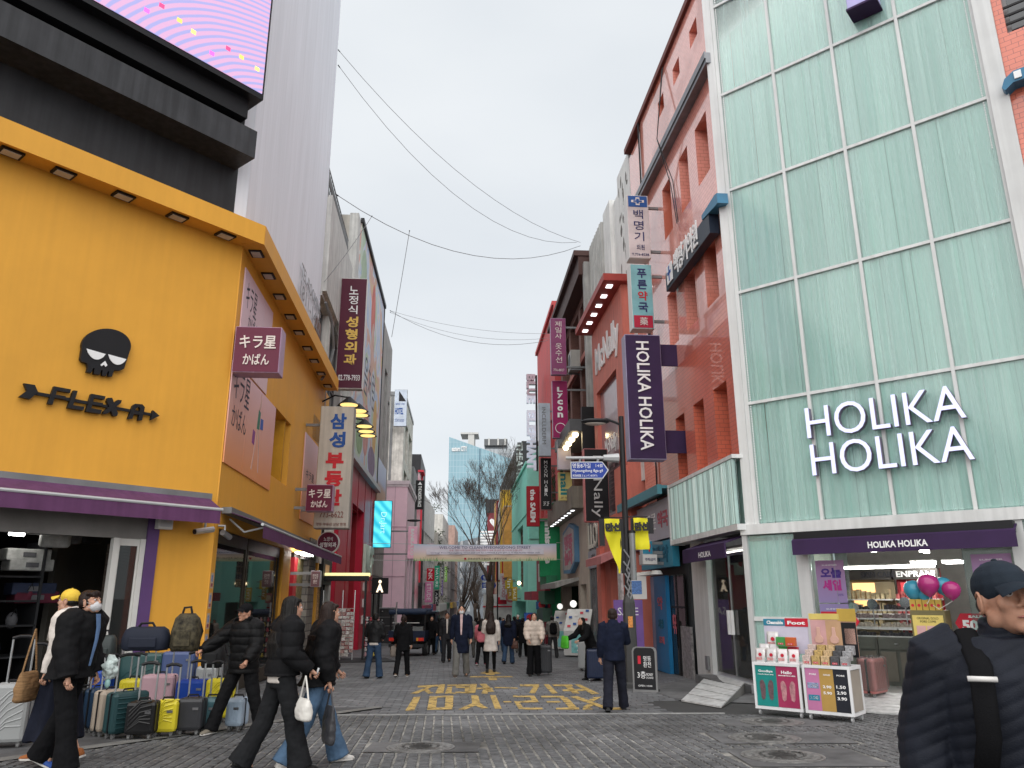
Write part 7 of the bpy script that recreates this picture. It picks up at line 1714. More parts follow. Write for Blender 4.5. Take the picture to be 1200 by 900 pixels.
# ------------------------------------------------------------------ suitcases and bags in front of the yellow shop
casem = lambda n, c, r=.35: mat('case_' + n, c, r, var=.06, coat=.2, bump=.05, bs=200)
ccol = {'black': (.012, .012, .013), 'yellow': (.62, .52, .03), 'dark_teal': (.02, .055, .06), 'slate_teal': (.06, .13, .15), 'ice_blue': (.36, .45, .55), 'pink': (.5, .32, .36), 'blue': (.01, .05, .3), 'green_teal': (.035, .085, .085), 'slate_blue': (.07, .10, .22), 'silver': (.3, .31, .31), 'champagne': (.36, .3, .24), 'navy': (.015, .035, .07), 'mint': (.25, .42, .38), 'graphite': (.13, .14, .145), 'rose': (.42, .15, .14), 'charcoal': (.035, .036, .04), 'dark_navy': (.012, .02, .05)}
def suitcase(x, y, rot, w_, h_, cname, label, pull=.45, d=.26, style='v', z=None, wrap=False, cat='suitcase', group=None):
	o = thing('suitcase', label, cat, (x, y, gz(y) if z is None else z), rot, group)
	m = casem(cname, ccol[cname])
	mb = MB(); mb.bx(-w_/2, w_/2, -d/2, -.008, .06, h_); mb.bx(-w_/2, w_/2, .008, d/2, .06, h_)
	ob('shell', mb, m, o, bevel=.045, local=True)
	mb = MB(); mb.bx(-w_/2 + .012, w_/2 - .012, -.012, .012, .07, h_ - .01); ob('zip_band', mb, black, o, local=True)
	n = 7
	for k in range(n):
		mb = MB()
		if style == 'v': t = -w_/2 + .06 + (w_ - .12)*k/(n - 1); mb.tube([(t, d/2 - .004, .12), (t, d/2 - .004, h_ - .06)], .011, 6)
		elif style == 'h': t = .13 + (h_ - .2)*k/(n - 1); mb.tube([(-w_/2 + .05, d/2 - .004, t), (w_/2 - .05, d/2 - .004, t)], .012, 6)
		elif style == 'd': t = -.3 + .9*k/(n - 1); z0, z1 = .12 + max(0, t)*h_*.8, .12 + min(1, t + .55)*h_*.8; mb.tube([(-w_/2 + .05, d/2 - .004, z0), (0, d/2 - .004, (z0 + z1)/2 + .05), (w_/2 - .05, d/2 - .004, z1 - .02)], .012, 6)
		else: continue
		ob('rib', mb, m, o, local=True)
	for sx in (-1, 1):
		for sy in (-1, 1):
			mb = MB(); mb.tube([(sx*(w_/2 - .06) - .014, sy*(d/2 - .06), .028), (sx*(w_/2 - .06) + .014, sy*(d/2 - .06), .028)], .028, 10); mb.bx(sx*(w_/2 - .06) - .02, sx*(w_/2 - .06) + .02, sy*(d/2 - .06) - .02, sy*(d/2 - .06) + .02, .035, .065)
			ob('wheel', mb, mat('wheel_grey', (.16, .16, .16), .5), o, local=True)
	mb = MB(); mb.tube([(-.07, 0, h_), (-.06, 0, h_ + .03), (.06, 0, h_ + .03), (.07, 0, h_)], .011, 6); ob('carry_handle', mb, black, o, local=True)
	if pull:
		a = w_*.28
		for sx in (-1, 1): mb = MB(); mb.tube([(sx*a, -d/2 + .05, h_ - .02), (sx*a, -d/2 + .05, h_ + pull)], .012, 8); ob('handle_tube', mb, steel, o, local=True)
		mb = MB(); mb.tube([(-a - .01, -d/2 + .05, h_ + pull), (-a*.4, -d/2 + .05, h_ + pull + .022), (a*.4, -d/2 + .05, h_ + pull + .022), (a + .01, -d/2 + .05, h_ + pull)], .02, 8); ob('handle_grip', mb, black, o, local=True)
	mb = MB(); mb.bx(w_/2 - .12, w_/2 - .05, d/2, d/2 + .012, h_ - .14, h_ - .11); ob('badge', mb, mat('badge_metal', (.25, .25, .26), .3, metal=.7), o, local=True)
	if wrap:
		mb = MB(); mb.bx(-w_/2 - .02, w_/2 + .02, -d/2 - .02, d/2 + .03, .1, h_ + .03)
		ob('plastic_wrap', mb, glass('wrap_film', (.9, .88, .88), 1.45, .12, .12), o, local=True, bevel=.05)
	return o
def case_px(x0, x1, ytop, ybase, rot, c, label, back=0.0, **kw):
	g = G((x0 + x1)/2, ybase)
	x, y = g.x, g.y + back
	if back: x = A((x0 + x1)/2, ytop, y).x
	h_ = A((x0 + x1)/2, ytop, y).z - gz(y)
	w_ = (A(x1, ytop, y).x - A(x0, ytop, y).x)/max(.75, cos(rot))
	return suitcase(x, y, rot, w_, max(.3, h_), c, label, **kw)
case_px(148, 181, 821, 866, .12, 'black', 'black ribbed suitcase at the front of the row next to the yellow one', pull=.42, style='d')
case_px(179, 207, 820, 863, .1, 'yellow', 'bright yellow suitcase at the front between two black ones', pull=.4, style='d')
case_px(208, 237, 817, 861, .08, 'charcoal', 'black suitcase at the front between the yellow and the blue grey ones', pull=.42, style='n')
case_px(236, 256, 817, 858, .06, 'slate_teal', 'small blue grey suitcase at the front beside the shop worker leg', pull=.42)
case_px(266, 287, 817, 856, -.1, 'ice_blue', 'pale ice blue ribbed suitcase standing behind the shop worker legs', pull=.4)
case_px(170, 207, 790, 850, .08, 'pink', 'pale pink suitcase in the second row behind the yellow one', back=.35, pull=.35, style='n')
case_px(210, 244, 796, 850, .05, 'blue', 'royal blue suitcase in the second row', back=.35, pull=.35, style='n')
case_px(245, 275, 795, 850, .0, 'yellow', 'yellow suitcase in the second row behind the shop worker', back=.4, pull=.3, style='d')
case_px(144, 172, 795, 852, .1, 'yellow', 'yellow suitcase in the second row left of the pink one', back=.5, pull=.32)
case_px(146, 193, 765, 845, .08, 'green_teal', 'large teal ribbed suitcase in the third row under the navy duffel bag', back=.9, pull=0, style='d')
case_px(194, 231, 763, 845, .05, 'slate_blue', 'large slate blue suitcase in the third row under the camouflage backpack', back=.95, pull=0, style='n')
case_px(233, 258, 780, 845, .0, 'silver', 'silver grey ribbed suitcase at the back beside the yellow pillar', back=.9, pull=.1)
case_px(112, 136, 808, 862, 1.0, 'champagne', 'champagne suitcase seen edge on at the left of the row', pull=.4, style='h', d=.24)
case_px(128, 160, 810, 864, .95, 'dark_teal', 'dark green suitcase seen edge on beside the champagne one', pull=.42, style='h', d=.25)
case_px(100, 118, 806, 858, 1.05, 'navy', 'dark navy suitcase edge on behind the masked man', pull=.4, style='h', d=.22)
case_px(84, 102, 806, 857, 1.05, 'black', 'black suitcase edge on nearest the dark doorway', pull=.42, style='h', d=.22)
case_px(116, 134, 757, 840, .2, 'mint', 'small mint vanity case standing high behind the tall handles', back=.9, pull=0, style='n')
case_px(112, 133, 785, 846, .2, 'blue', 'blue suitcase half hidden behind the row of tall handles', back=.55, pull=.3, style='n')
case_px(-14, 26, 800, 876, .25, 'silver', 'large silver patterned suitcase at the far left edge', pull=.5, style='d')
case_px(26, 52, 806, 872, .3, 'graphite', 'graphite suitcase behind the person in the yellow cap', back=.3, pull=.5, style='h')
case_px(383, 389, 760, 798, .2, 'yellow', 'yellow suitcase standing alone by the goods rack', pull=.05, style='n', d=.5)
def softbag(x, y, z, rot, w_, d, h_, m, label, name, cat, kind):
	o = thing(name, label, cat, (x, y, z), rot)
	mb = MB(); rings = []
	for zz, k in ((0, .9), (.1, 1), (.5, 1.02), (.85, .9 if kind == 'duffel' else .82), (.97, .7 if kind == 'duffel' else .5)):
		rings.append([(w_/2*k*(1 if abs(cos(a)) > .5 else .97)*copysign(abs(cos(a))**.55, cos(a)), d/2*k*copysign(abs(sin(a))**.55, sin(a)), h_*zz + .004*sin(5*a + 9*zz)) for a in [2*pi*i/20 for i in range(20)]])
	mb.loft(rings); ob('bag_body', mb, m, o, smooth=True, local=True)
	mb = MB(); mb.bx(-w_*.3, w_*.3, d*.46, d*.58, h_*.12, h_*.55); ob('front_pocket', mb, m, o, bevel=.02, local=True)
	mb = MB(); mb.tube([(-w_*.2, d*.1, h_*.9), (-w_*.12, d*.12, h_*1.12), (w_*.12, d*.12, h_*1.14), (w_*.2, d*.1, h_*.9)], .018, 6); ob('handle', mb, black, o, local=True)
	for s_ in (-1, 1): mb = MB(); mb.tube([(s_*w_*.3, -d*.4, h_*.85), (s_*w_*.42, -d*.62, h_*.5), (s_*w_*.34, -d*.45, h_*.12)], .02, 6); ob('strap', mb, black, o, local=True)
	return o
p_ = A(170, 762, 11.3); softbag(p_.x, 11.3, p_.z, .1, .62, .3, .32, mat('navy_canvas', (.014, .018, .032), .7, bump=.2), 'navy duffel bag lying on the large teal suitcase', 'duffel_bag', 'bag', 'duffel')
camo = mat('camouflage', (.05, .042, .025), .7, var=.95, sc_=14)
p_ = A(216, 763, 11.35); softbag(p_.x, 11.35, p_.z, 0, .38, .26, .52, camo, 'camouflage backpack standing on the slate blue suitcase by the yellow pillar', 'backpack', 'backpack', 'pack')
p_ = A(249, 782, 11.5); softbag(p_.x, 11.5, p_.z, 0, .3, .24, .36, mat('black_canvas', (.012, .012, .013), .7), 'black backpack on the silver suitcase behind the shop worker', 'backpack', 'backpack', 'pack')
p_ = A(124, 752, 11.6); softbag(p_.x, 11.6, p_.z - .3, 0, .3, .2, .4, mat('dark_translucent', (.04, .05, .05), .4), 'dark tote bag standing in front of the sliding glass door', 'tote_bag', 'bag', 'duffel')
g = RG.P(1.95, .35, 0)
suitcase(g.x - .0, g.y, .75, .52, .62, 'rose', 'rose pink suitcase wrapped in clear plastic at the cosmetics shop entrance', pull=0, style='v', z=zf - .02, wrap=True)
g = G(635, 791); suitcase(g.x, g.y, .1, .52, .74, 'charcoal', 'dark grey suitcase pushed by the woman in the beige padded jacket', pull=0, style='v', d=.3)
g = G(699, 798); suitcase(g.x, g.y, -.1, .44, .72, 'dark_navy', 'dark navy suitcase standing in front of the woman with a green bag', pull=0, style='v')
g = G(686, 786); suitcase(g.x, g.y, -.4, .36, .8, 'silver', 'silver suitcase beside the white game booths', pull=0, style='v')

# ------------------------------------------------------------------ sample trolleys in front of the glass shop
T = RG.shift(0, 2.95)
zt0 = T.gz(1.6) ; ztop = RG.at(888, 776, 2.95)[1]
def trolley(t0, t1, panels, label):
	o = thing('sample_trolley', label, 'trolley', T.P((t0 + t1)/2, -.25, zt0))
	mb = wall(T, t0, t1, zt0 + .09, ztop, -.03, .0, [(t0 + .035, t1 - .035, zt0 + .13, ztop - .04)]); mb.bx(t0, t1, -.5, -.03, ztop - .05, ztop); mb.bx(t0, t1, -.5, -.031, zt0 + .09, zt0 + .13)
	for t in (t0, t1 - .03):
		for n in (-.5, ): mb.bx(t, t + .03, n, n + .03, zt0 + .13, ztop - .05)
	ob('frame', mb, white, o)
	for s_ in (t0 + .012, t1 - .018): mb = MB(T); mb.bx(s_, s_ + .006, -.46, -.04, zt0 + .14, ztop - .06); ob('side_panel', mb, mat('taupe_side', (.3, .27, .23), .5), o)
	W_ = (t1 - t0 - .08)/len(panels)
	for k, (m, body, shapes) in enumerate(panels):
		a = t0 + .04 + k*W_
		mb = MB(T); mb.bx(a, a + W_, -.02, -.012, zt0 + .135, ztop - .045); pn = ob('poster_panel', mb, m, o)
		H_ = ztop - zt0 - .2; b = zt0 + .14
		for bd, r, mm in body: tx(bd, T, a + r[0]*W_, a + r[1]*W_, b + r[2]*H_, b + r[3]*H_, -.011, mm, o, bold=.03, depth=.003)
		for pts, mm in shapes: mb = MB(T); mb.poly([(a + x*W_, b + y*H_) for x, y in pts], -.011, -.008); ob('print', mb, mm, o)
	for t in (t0 + .05, t1 - .05):
		for n in (-.06, -.45): mb = MB(T); mb.tube([(t - .012, n, zt0 + .04), (t + .012, n, zt0 + .04)], .038, 10); mb.bx(t - .018, t + .018, n - .018, n + .018, zt0 + .045, zt0 + .095); ob('castor', mb, lgrey, o)
	return o
foot = lambda cx, s_: [(cx + s_*x, y) for x, y in ((-.09, .18), (.02, .14), (.09, .2), (.1, .34), (.13, .5), (.12, .6), (.05, .66), (-.02, .66), (-.08, .62), (-.14, .52), (-.13, .35))]
sole = mat('sole_print', (.13, .08, .09), .6, var=.3, sc_=20); sole2 = mat('sole_print_pale', (.42, .2, .22), .6, var=.35, sc_=18)
tA = (T.at(883, 800)[0], T.at(938, 800)[0]); tB = (T.at(941, 800)[0], T.at(997, 800)[0])
trolley(*tA, [(mat('sea_green_print', (.015, .22, .2), .4), [('Goodbye', (.15, .85, .84, .92), txwhite), ('rough foot skin', (.12, .88, .78, .82), txwhite)], [(foot(.3, -1), sole), (foot(.7, 1), sole)]),
   (mat('raspberry_print', (.34, .035, .1), .4), [('Hello', (.25, .75, .84, .92), txwhite), ('smooth foot skin', (.1, .9, .78, .82), txwhite)], [(foot(.3, -1), sole2), (foot(.72, 1), sole2)])], 'left white sample trolley with green and red foot posters')
pb = lambda z: [(.1, z), (.9, z), (.9, z + .14), (.1, z + .14)]
trolley(*tB, [(mat('orchid_print', (.46, .17, .32), .4), [('1.50', (.2, .8, .56, .64), txwhite), ('3.90', (.2, .8, .26, .34), txwhite), ('PORE', (.3, .8, .86, .9), txwhite)], [(pb(.53), MATS['sticker_blue']), (pb(.23), tealp)]),
   (mat('ochre_gold_print', (.4, .25, .07), .4), [('2.90', (.2, .8, .55, .62), txwhite), ('5.90', (.2, .8, .4, .47), txwhite), ('GOLD', (.3, .8, .86, .9), txwhite)], []),
   (mat('ink_print', (.02, .022, .03), .4), [('1.50', (.15, .8, .56, .64), txwhite), ('2.90', (.15, .8, .42, .5), txwhite), ('3.90', (.15, .8, .28, .36), txwhite), ('PORE', (.25, .8, .86, .9), txwhite)], [])], 'right white sample trolley with pink, gold and black price posters')
pouch = mat('silver_pouch', (.55, .54, .53), .3, var=.1, metal=.3, bump=.2, bs=30)
pouch2 = mat('white_pouch', (.66, .62, .62), .35, var=.06)
def goods(t, n, z, w_, h_, d, m, label, seal=None, name='pouch', cat='pouch', soft=True, group=None, band=None):
	o = thing(name, label, cat, T.P(t, n, z), group=group)
	mb = MB(T)
	if soft: mb.loft([[(t + w_/2*k2*cx, n + d/2*k*cy - zz*.03, z + h_*zz) for cx, cy in ((-1, 0), (-.6, -1), (.6, -1), (1, 0), (.6, 1), (-.6, 1))] for zz, k, k2 in ((0, 1, .95), (.3, 1.1, 1), (.75, .7, 1), (.93, .2, 1), (1, .15, 1))])
	else: mb.bx(t - w_/2, t + w_/2, n - d/2, n + d/2, z, z + h_)
	ob('pack', mb, m, o, bevel=0 if soft else .005)
	if seal:
		mb = MB(T); mb.disc(t + w_*.12, z + h_*.55, w_*.16, n + d*.5, n + d*.62, 12); ob('red_seal', mb, MATS['signal_red'], o)
	mb = MB(T); mb.bx(t - w_*.3, t + w_*.3, n + d*.52, n + d*.56, z + h_*.15, z + h_*.35); ob('print', mb, band or mat('rosy_print', (.5, .25, .25), .5, var=.4, sc_=40), o)
	if band: tx('1+1', T, t - w_*.2, t + w_*.2, z + h_*.17, z + h_*.33, n + d*.57, txwhite, o, depth=.003)
wA = tA[1] - tA[0]; wB = tB[1] - tB[0]
for k in range(4): goods(tA[0] + wA*(.12 + .24*k), -.12, ztop, .16, .2, .07, pouch if k < 2 else pouch2, ['leftmost silver pouch', 'second silver pouch', 'white pouch right of the silver ones', 'rightmost white pouch'][k] + ' in the front row on the left trolley', True)
for k in range(2): goods(tA[0] + wA*(.14 + .22*k), -.24, ztop + .06, .16, .2, .07, pouch, ['left', 'right'][k] + ' silver pouch in the middle row on the left trolley', True)
goods(tA[0] + wA*.28, -.36, ztop + .2, .19, .24, .07, pouch, 'silver pouch standing highest at the back of the left trolley', True)
for k, (c, nm) in enumerate((((.05, .3, .06), 'green'), ((.35, .02, .04), 'red'), ((.06, .28, .08), 'second green'), ((.45, .1, .03), 'orange'))): goods(tA[0] + wA*(.55 + .22*(k % 2)), -.3 + .03*k, ztop + .1 + .14*(k//2), .15, .13, .08, mat('carton_%d' % k, c, .4), nm + ' carton on the left trolley beside the silver pouches', name='carton', cat='carton', soft=False, band=MATS['signal_red'])
for r_ in range(3):
	for k in range(5):
		c, nm = [((.5, .4, .36), 'pale'), ((.42, .3, .12), 'gold'), ((.5, .36, .2), 'sand'), ((.08, .08, .085), 'black'), ((.3, .3, .31), 'grey')][k]
		goods(tB[0] + wB*(.1 + .2*k), -.08 - .13*r_, ztop + .07*r_, .12, .13, .09, mat('mask_box_' + nm, c, .4, var=.5, sc_=40), '%s mask box in the %s row on the right trolley' % (nm, ['front', 'middle', 'back'][r_]), name='mask_box', cat='box', soft=False, band=MATS['signal_red'] if r_ == 0 else None)
def header(t0, t1, z0, z1, m, label, extra):
	o = thing('header_board', label, 'display board', T.P((t0 + t1)/2, -.44, z0))
	mb = MB(T); mb.bx(t0, t1, -.46, -.445, z0, z1); ob('board', mb, m, o)
	for kind, r, mm, body in extra:
		a = (t0 + r[0]*(t1 - t0), t0 + r[1]*(t1 - t0), z0 + r[2]*(z1 - z0), z0 + r[3]*(z1 - z0))
		if kind == 'b': mb = MB(T); mb.bx(*a[:2], -.445, -.438, *a[2:]); ob('printed_panel', mb, mm, o, bevel=.002)
		elif kind == 'n':
			cx = (a[0] + a[1])/2; mb = MB(T); mb.poly([(cx + (a[1] - a[0])*x, a[2] + (a[3] - a[2])*y) for x, y in ((-.12, 1), (.12, 1), (.16, .5), (.34, .3), (.3, .08), (.1, .0), (-.1, .0), (-.3, .08), (-.34, .3), (-.16, .5))], -.437, -.425); ob('printed_nose', mb, mm, o, bevel=.006)
		else: tx(body, T, *a, -.436, mm, o, bold=.04, depth=.003)
header(tA[0] + .05, tA[1] + .02, ztop + .12, ztop + .62, mat('pale_violet_board', (.5, .48, .58), .5), 'pale header board with teal and red titles behind the left trolley', [('b', (0, .5, .82, 1.02), tealp, ''), ('b', (.5, 1.02, .8, 1.05), MATS['signal_red'], ''), ('t', (.08, .46, .86, .97), txwhite, 'Cleanable'), ('t', (.56, .96, .86, .97), txwhite, 'Foot')])
header(tB[0] + .03, tB[1] + .02, ztop + .1, ztop + .72, mat('peach_board', (.52, .32, .24), .5), 'peach header board with three printed noses behind the right trolley', [('b', (0, .34, .1, .84), mat('rose_photo', (.52, .3, .3), .5), ''), ('b', (.34, .68, .1, .84), mat('tan_photo', (.46, .29, .17), .5), ''), ('b', (.68, 1, .0, .8), black, ''), ('b', (-.02, .66, .86, 1.0), MATS['pale_gold'], ''), ('b', (.62, 1.02, .82, 1.12), gold, ''), ('n', (.02, .32, .3, .68), mat('nose_print', (.55, .34, .28), .5), ''), ('n', (.36, .66, .3, .68), MATS['nose_print'], ''), ('b', (.74, .97, .3, .66), MATS['nose_print'], '')])

# ------------------------------------------------------------------ goods rack, game booths, A-board, banner stand, truck
g = G(398, 775); F = Frame(g.x, g.y, .985, .17); z0 = gz(g.y)
o = thing('goods_stall', 'black framed stall with a pale yellow lit roof beside the red shop', 'stall', g)
zr = A(398, 675, g.y).z
for t in (-.75, .78):
	for n in (-.9, .25): mb = MB(F); mb.bx(t - .035, t + .035, n - .035, n + .035, z0, zr); ob('post', mb, black, o)
mb = MB(F); mb.bx(-.9, .92, -1, .35, zr, zr + .1); ob('roof_panel', mb, lamp('pale_yellow_roof', (.9, .8, .38), .45), o); mb = MB(F); mb.bx(-.86, .88, -.96, .3, zr - .16, zr - .002); ob('roof_beam', mb, black, o)
mb = MB(F); mb.slab([(-1.0, -.6), (1.6, -.6), (1.9, .9), (-.6, 1.2)], z0 - .06, z0 + .06); ob('ramp_mat', mb, mat('dark_rubber', (.03, .03, .032), .7), o)
o = thing('sock_rack', 'tall wire rack packed with pale sock packets under the yellow lit stall roof', 'rack', g)
for t in (-.68, .0, .42): mb = MB(F); mb.tube([(t, .1, z0), (t, .1, zr - .5)], .02, 6); ob('rack_post', mb, steel, o)
pk_ = [mat('sock_packet_%d' % k, c, .5, var=.6, sc_=25) for k, c in enumerate(((.42, .40, .37), (.32, .28, .25), (.5, .47, .45), (.35, .22, .2)))]
for r_ in range(13):
	mb = MB(F); zz = z0 + .28 + r_*.125; mb.tube([(-.7, .3, zz), (.45, .3, zz)], .008, 4); ob('rack_rail', mb, steel, o)
	for k in range(8):
		if r_ in (0, 12) and k in (0, 7): continue
		mb = MB(F); t = -.68 + k*.14 + rnd.uniform(-.015, .015); a = rnd.uniform(-.012, .012); mb.bx(t, t + .125, .22 + a, .33 + a, zz - .1 + a, zz + .0 + a); ob('sock_packet', mb, rnd.choice(pk_), o)
mb = MB(F); mb.bx(-.98, -.75, .0, .2, z0 + .3, zr - .2); ob('card_column', mb, mat('orange_cards', (.42, .25, .12), .5, var=.6, sc_=14), o)
o = thing('plush_stand', 'stand of small colourful plush toys to the right of the sock rack', 'display stand', F.P(1.05, .2, z0))
mb = MB(F); mb.bx(.85, 1.3, -.1, .05, z0, z0 + 1.5); ob('stand_back', mb, dark, o)
for r_ in range(8):
	for k in range(4):
		c = F.P(.88 + k*.13, .12 + .02*(k % 2), z0 + .2 + r_*.17); lab = 'small plush toy pinned to the stand beside the sock rack'
		q_ = thing('plush_toy', lab, 'plush toy', c, group='plush toys on the stand'); mm = mat('plush_%d' % ((r_*3 + k) % 6), [(.5, .3, .33), (.42, .36, .3), (.5, .4, .08), (.5, .47, .46), (.35, .06, .08), (.2, .18, .17)][(r_*3 + k) % 6], .9)
		mb = MB(F); t = .88 + k*.13; n = .12 + .02*(k % 2); z = z0 + .2 + r_*.17; mb.ball((t, n, z), (.055, .05, .05), 8, 6); ob('plush_body', mb, mm, q_, smooth=True); mb = MB(F); mb.ball((t, n + .02, z + .065), .036, 8, 6); ob('head', mb, mm, q_, smooth=True)
def booth(px, py, label, k):
	g = G(px, py); F = Frame(g.x, g.y, .97, -.25); z0 = gz(g.y)
	o = thing('game_booth', label, 'game booth', g)
	mb = MB(F); mb.bx(-.5, .5, -1.1, .0, z0 + .05, z0 + .95); ob('cabinet_body', mb, mat('booth_white', (.55, .55, .53), .5), o, bevel=.02)
	mb = MB(F); v = [(-.5, 0, z0 + .95), (.5, 0, z0 + .95), (.5, -1.0, z0 + 1.75), (-.5, -1.0, z0 + 1.75), (-.5, -1.1, z0 + .95), (.5, -1.1, z0 + .95)]
	mb.add(v, [(0, 1, 2, 3), (0, 3, 4), (1, 5, 2), (3, 2, 5, 4)]); ob('sloped_top', mb, MATS['booth_white'], o)
	mb = MB(F); mb.bx(-.2, .46, .004, .015, z0 + .15, z0 + .85); ob('front_poster', mb, mat('aqua_print', (.2, .5, .5), .5, var=.3, sc_=6), o); tx('70', F, .0, .4, z0 + .2, z0 + .45, .016, txwhite, o, bold=.05, depth=.004)
	for i in range(8):
		u = .15 + .1*i; mb = MB(F); t = -.38 + .11*(i % 4)*1.9 + .0; zz = z0 + .95 + .8*u; n = -1.0*u
		mb.add([(t, n + .02, zz + .02), (t + .13, n + .02, zz + .02), (t + .13, n - .05, zz + .1), (t, n - .05, zz + .1)], [(0, 1, 2, 3)]); ob('flag_tile', mb, [MATS['signal_red'], txblue, signwhite][i % 3], o)
	mb = MB(F); mb.ball((-.25, -.9, z0 + 1.95), .14, 12, 8); ob('globe_lamp', mb, lamp('soft_globe', (.9, .88, .84), .5), o)
booth(676, 770, 'white game booth with a sloped top and aqua front nearest the women with suitcases', 0)
booth(659, 762, 'second white game booth just beyond the first', 1)
g = G(757, 811); F = Frame(g.x, g.y, .93, -.36); z0 = gz(g.y); zT = A(757, 758, g.y).z
o = thing('a_board', 'black pavement board with rounded frame and chalk white lettering by the lamp post', 'sign board', g)
H_ = zT - z0; rr = [(x, z) for x, z in ((-.25, .0), (-.25, H_ - .08), (-.22, H_ - .02), (-.17, H_), (.17, H_), (.22, H_ - .02), (.25, H_ - .08), (.25, .0))]
mb = MB(F); mb.poly([(x, z0 + z) for x, z in rr], -.03, .03); ob('frame', mb, mat('grey_board_frame', (.2, .2, .2), .4), o); mb = MB(F); mb.poly([(x*.86, z0 + .05 + z*.92) for x, z in rr], .03, .036); ob('board_face', mb, black, o)
for k, (bd, a, b, c, d_) in enumerate((('명동\n환전', -.02, .14, .55, .8), ('3층', -.15, .02, .3, .46), ('MONEY', .03, .17, .36, .42), ('EXCHANGE', .03, .17, .3, .34), ('OPEN 10:00', -.14, .14, .12, .16))): tx(bd, F, a, b, z0 + c*H_, z0 + d_*H_, .037, txwhite, o, depth=.003)
mb = MB(F); mb.bx(-.13, -.07, .036, .04, z0 + .62*H_, z0 + .8*H_); ob('red_mark', mb, MATS['signal_red'], o); mb = MB(F); mb.bx(-.24, .24, -.2, .0, z0, z0 + .04); ob('foot', mb, black, o)
g = G(738, 790); F = Frame(g.x, g.y, .98, -.15)
o = thing('banner_stand', 'tall purple banner stand behind the lamp post', 'banner stand', g); za = A(738, 703, g.y).z
mb = MB(F); mb.bx(-.36, .42, -.02, .02, gz(g.y) + .1, za); ob('banner_cloth', mb, mat('violet_banner', (.17, .09, .3), .6), o); mb = MB(F); mb.bx(-.4, .46, -.15, .15, gz(g.y), gz(g.y) + .1); ob('base', mb, grey, o)
tx('SALE', F, -.25, .3, za - .4, za - .2, .022, txwhite, o, depth=.004)
o = thing('white_notice_board', 'white notice board with blue writing above the purple banner stand', 'sign board', F.P(.25, 0, za)); mb = MB(F); mb.bx(.05, .55, -.03, .0, za + .02, za + .62); ob('board', mb, signwhite, o); mb = MB(F); mb.bx(.15, .42, .0, .01, za + .15, za + .5); ob('blue_print', mb, mat('blue_print_lines', (.1, .2, .45), .5, var=.5, sc_=30), o)
def sideboard(px, y0, y1, Y, c, label):
	a = A(px, y0, Y); b = A(px, y1, Y); F = Frame(a.x, Y, 1, 0); o = thing('standing_sign', label, 'sign', (a.x, Y, b.z)); mb = MB(F); mb.bx(-.33, .33, -.04, .04, b.z, a.z); ob('board', mb, mat('board_' + label.split()[1], c, .5), o); mb = MB(F); mb.disc(0, (a.z*.6 + b.z*.4), .2, .04, .06, 14); ob('emblem', mb, [txred, txwhite][len(label) % 2], o); mb = MB(F); mb.tube([(0, 0, gz(Y)), (0, 0, b.z)], .03, 6); ob('pole', mb, grey, o)
sideboard(635, 705, 714, 45, (.03, .12, .3), 'square blue board with a round emblem in front of the mint doorway')
sideboard(621, 718, 733, 45, (.04, .14, .5), 'upright azure board below the mint doorway')
# mini truck
g = G(486, 767); R_ = thing('mini_truck', 'dark navy mini truck parked on the left with a low tarpaulin frame', 'truck', g, pi - .09)
navym = mat('truck_navy', (.015, .022, .045), .35, coat=.4, bump=.02)
add = lambda nm, m, f, par=R_, **k: ob(nm, (lambda mb: (f(mb), mb)[1])(MB()), m, par, local=True, **k)
# local front (+n) points along the street, away from the viewer
add('cab', navym, lambda m: m.poly([(0, 0)]*0 or [(-.76, .45), (.76, .45), (.76, 1.2), (.66, 1.72), (-.66, 1.72), (-.76, 1.2)], .75, 1.75), bevel=.05)
add('rear_window', winglass, lambda m: m.bx(-.55, .55, .73, .748, 1.15, 1.6)); add('windscreen', winglass, lambda m: m.bx(-.6, .6, 1.752, 1.77, 1.15, 1.62))
for s_ in (-1, 1): add('side_window', winglass, lambda m: m.bx(s_*.765, s_*.75, .95, 1.5, 1.15, 1.55))
add('load_bed', navym, lambda m: m.bx(-.72, .72, -1.6, .72, .62, .7)); add('tailgate', navym, lambda m: m.bx(-.74, .74, -1.66, -1.6, .6, 1.0), bevel=.01)
for s_ in (-1, 1): add('bed_side', navym, lambda m: m.bx(s_*.74, s_*.69, -1.59, .72, .7, 1.0), bevel=.01)
for s_ in (-1, 1):
	for n in (-1.5, .6): add('frame_post', black, lambda m: m.bx(s_*.7 - .03, s_*.7 + .03, n - .03, n + .03, 1.0, 1.62))
add('tarpaulin_roll', mat('navy_tarpaulin', (.018, .03, .06), .6, bump=.4, bs=12), lambda m: (m.bx(-.76, .76, -1.58, .68, 1.62, 1.72), m.tube([(-.76, -1.55, 1.72), (.76, -1.55, 1.72)], .1, 10), m.tube([(-.76, -.5, 1.76), (.76, -.5, 1.76)], .09, 10)), bevel=.02)
add('cargo_box', mat('cargo_grey', (.2, .21, .21), .6), lambda m: m.bx(-.6, .1, -1.4, -.4, .7, 1.15)); add('cargo_box', mat('cargo_green', (.08, .13, .12), .6), lambda m: m.bx(.15, .6, -1.45, -.6, .7, 1.05))
add('ladder_rack', steel, lambda m: (m.tube([(.45, -1.62, 1.0), (.45, -1.62, 2.1)], .03, 6), m.tube([(-.5, -1.62, 1.3), (.6, -1.62, 1.3)], .025, 6)))
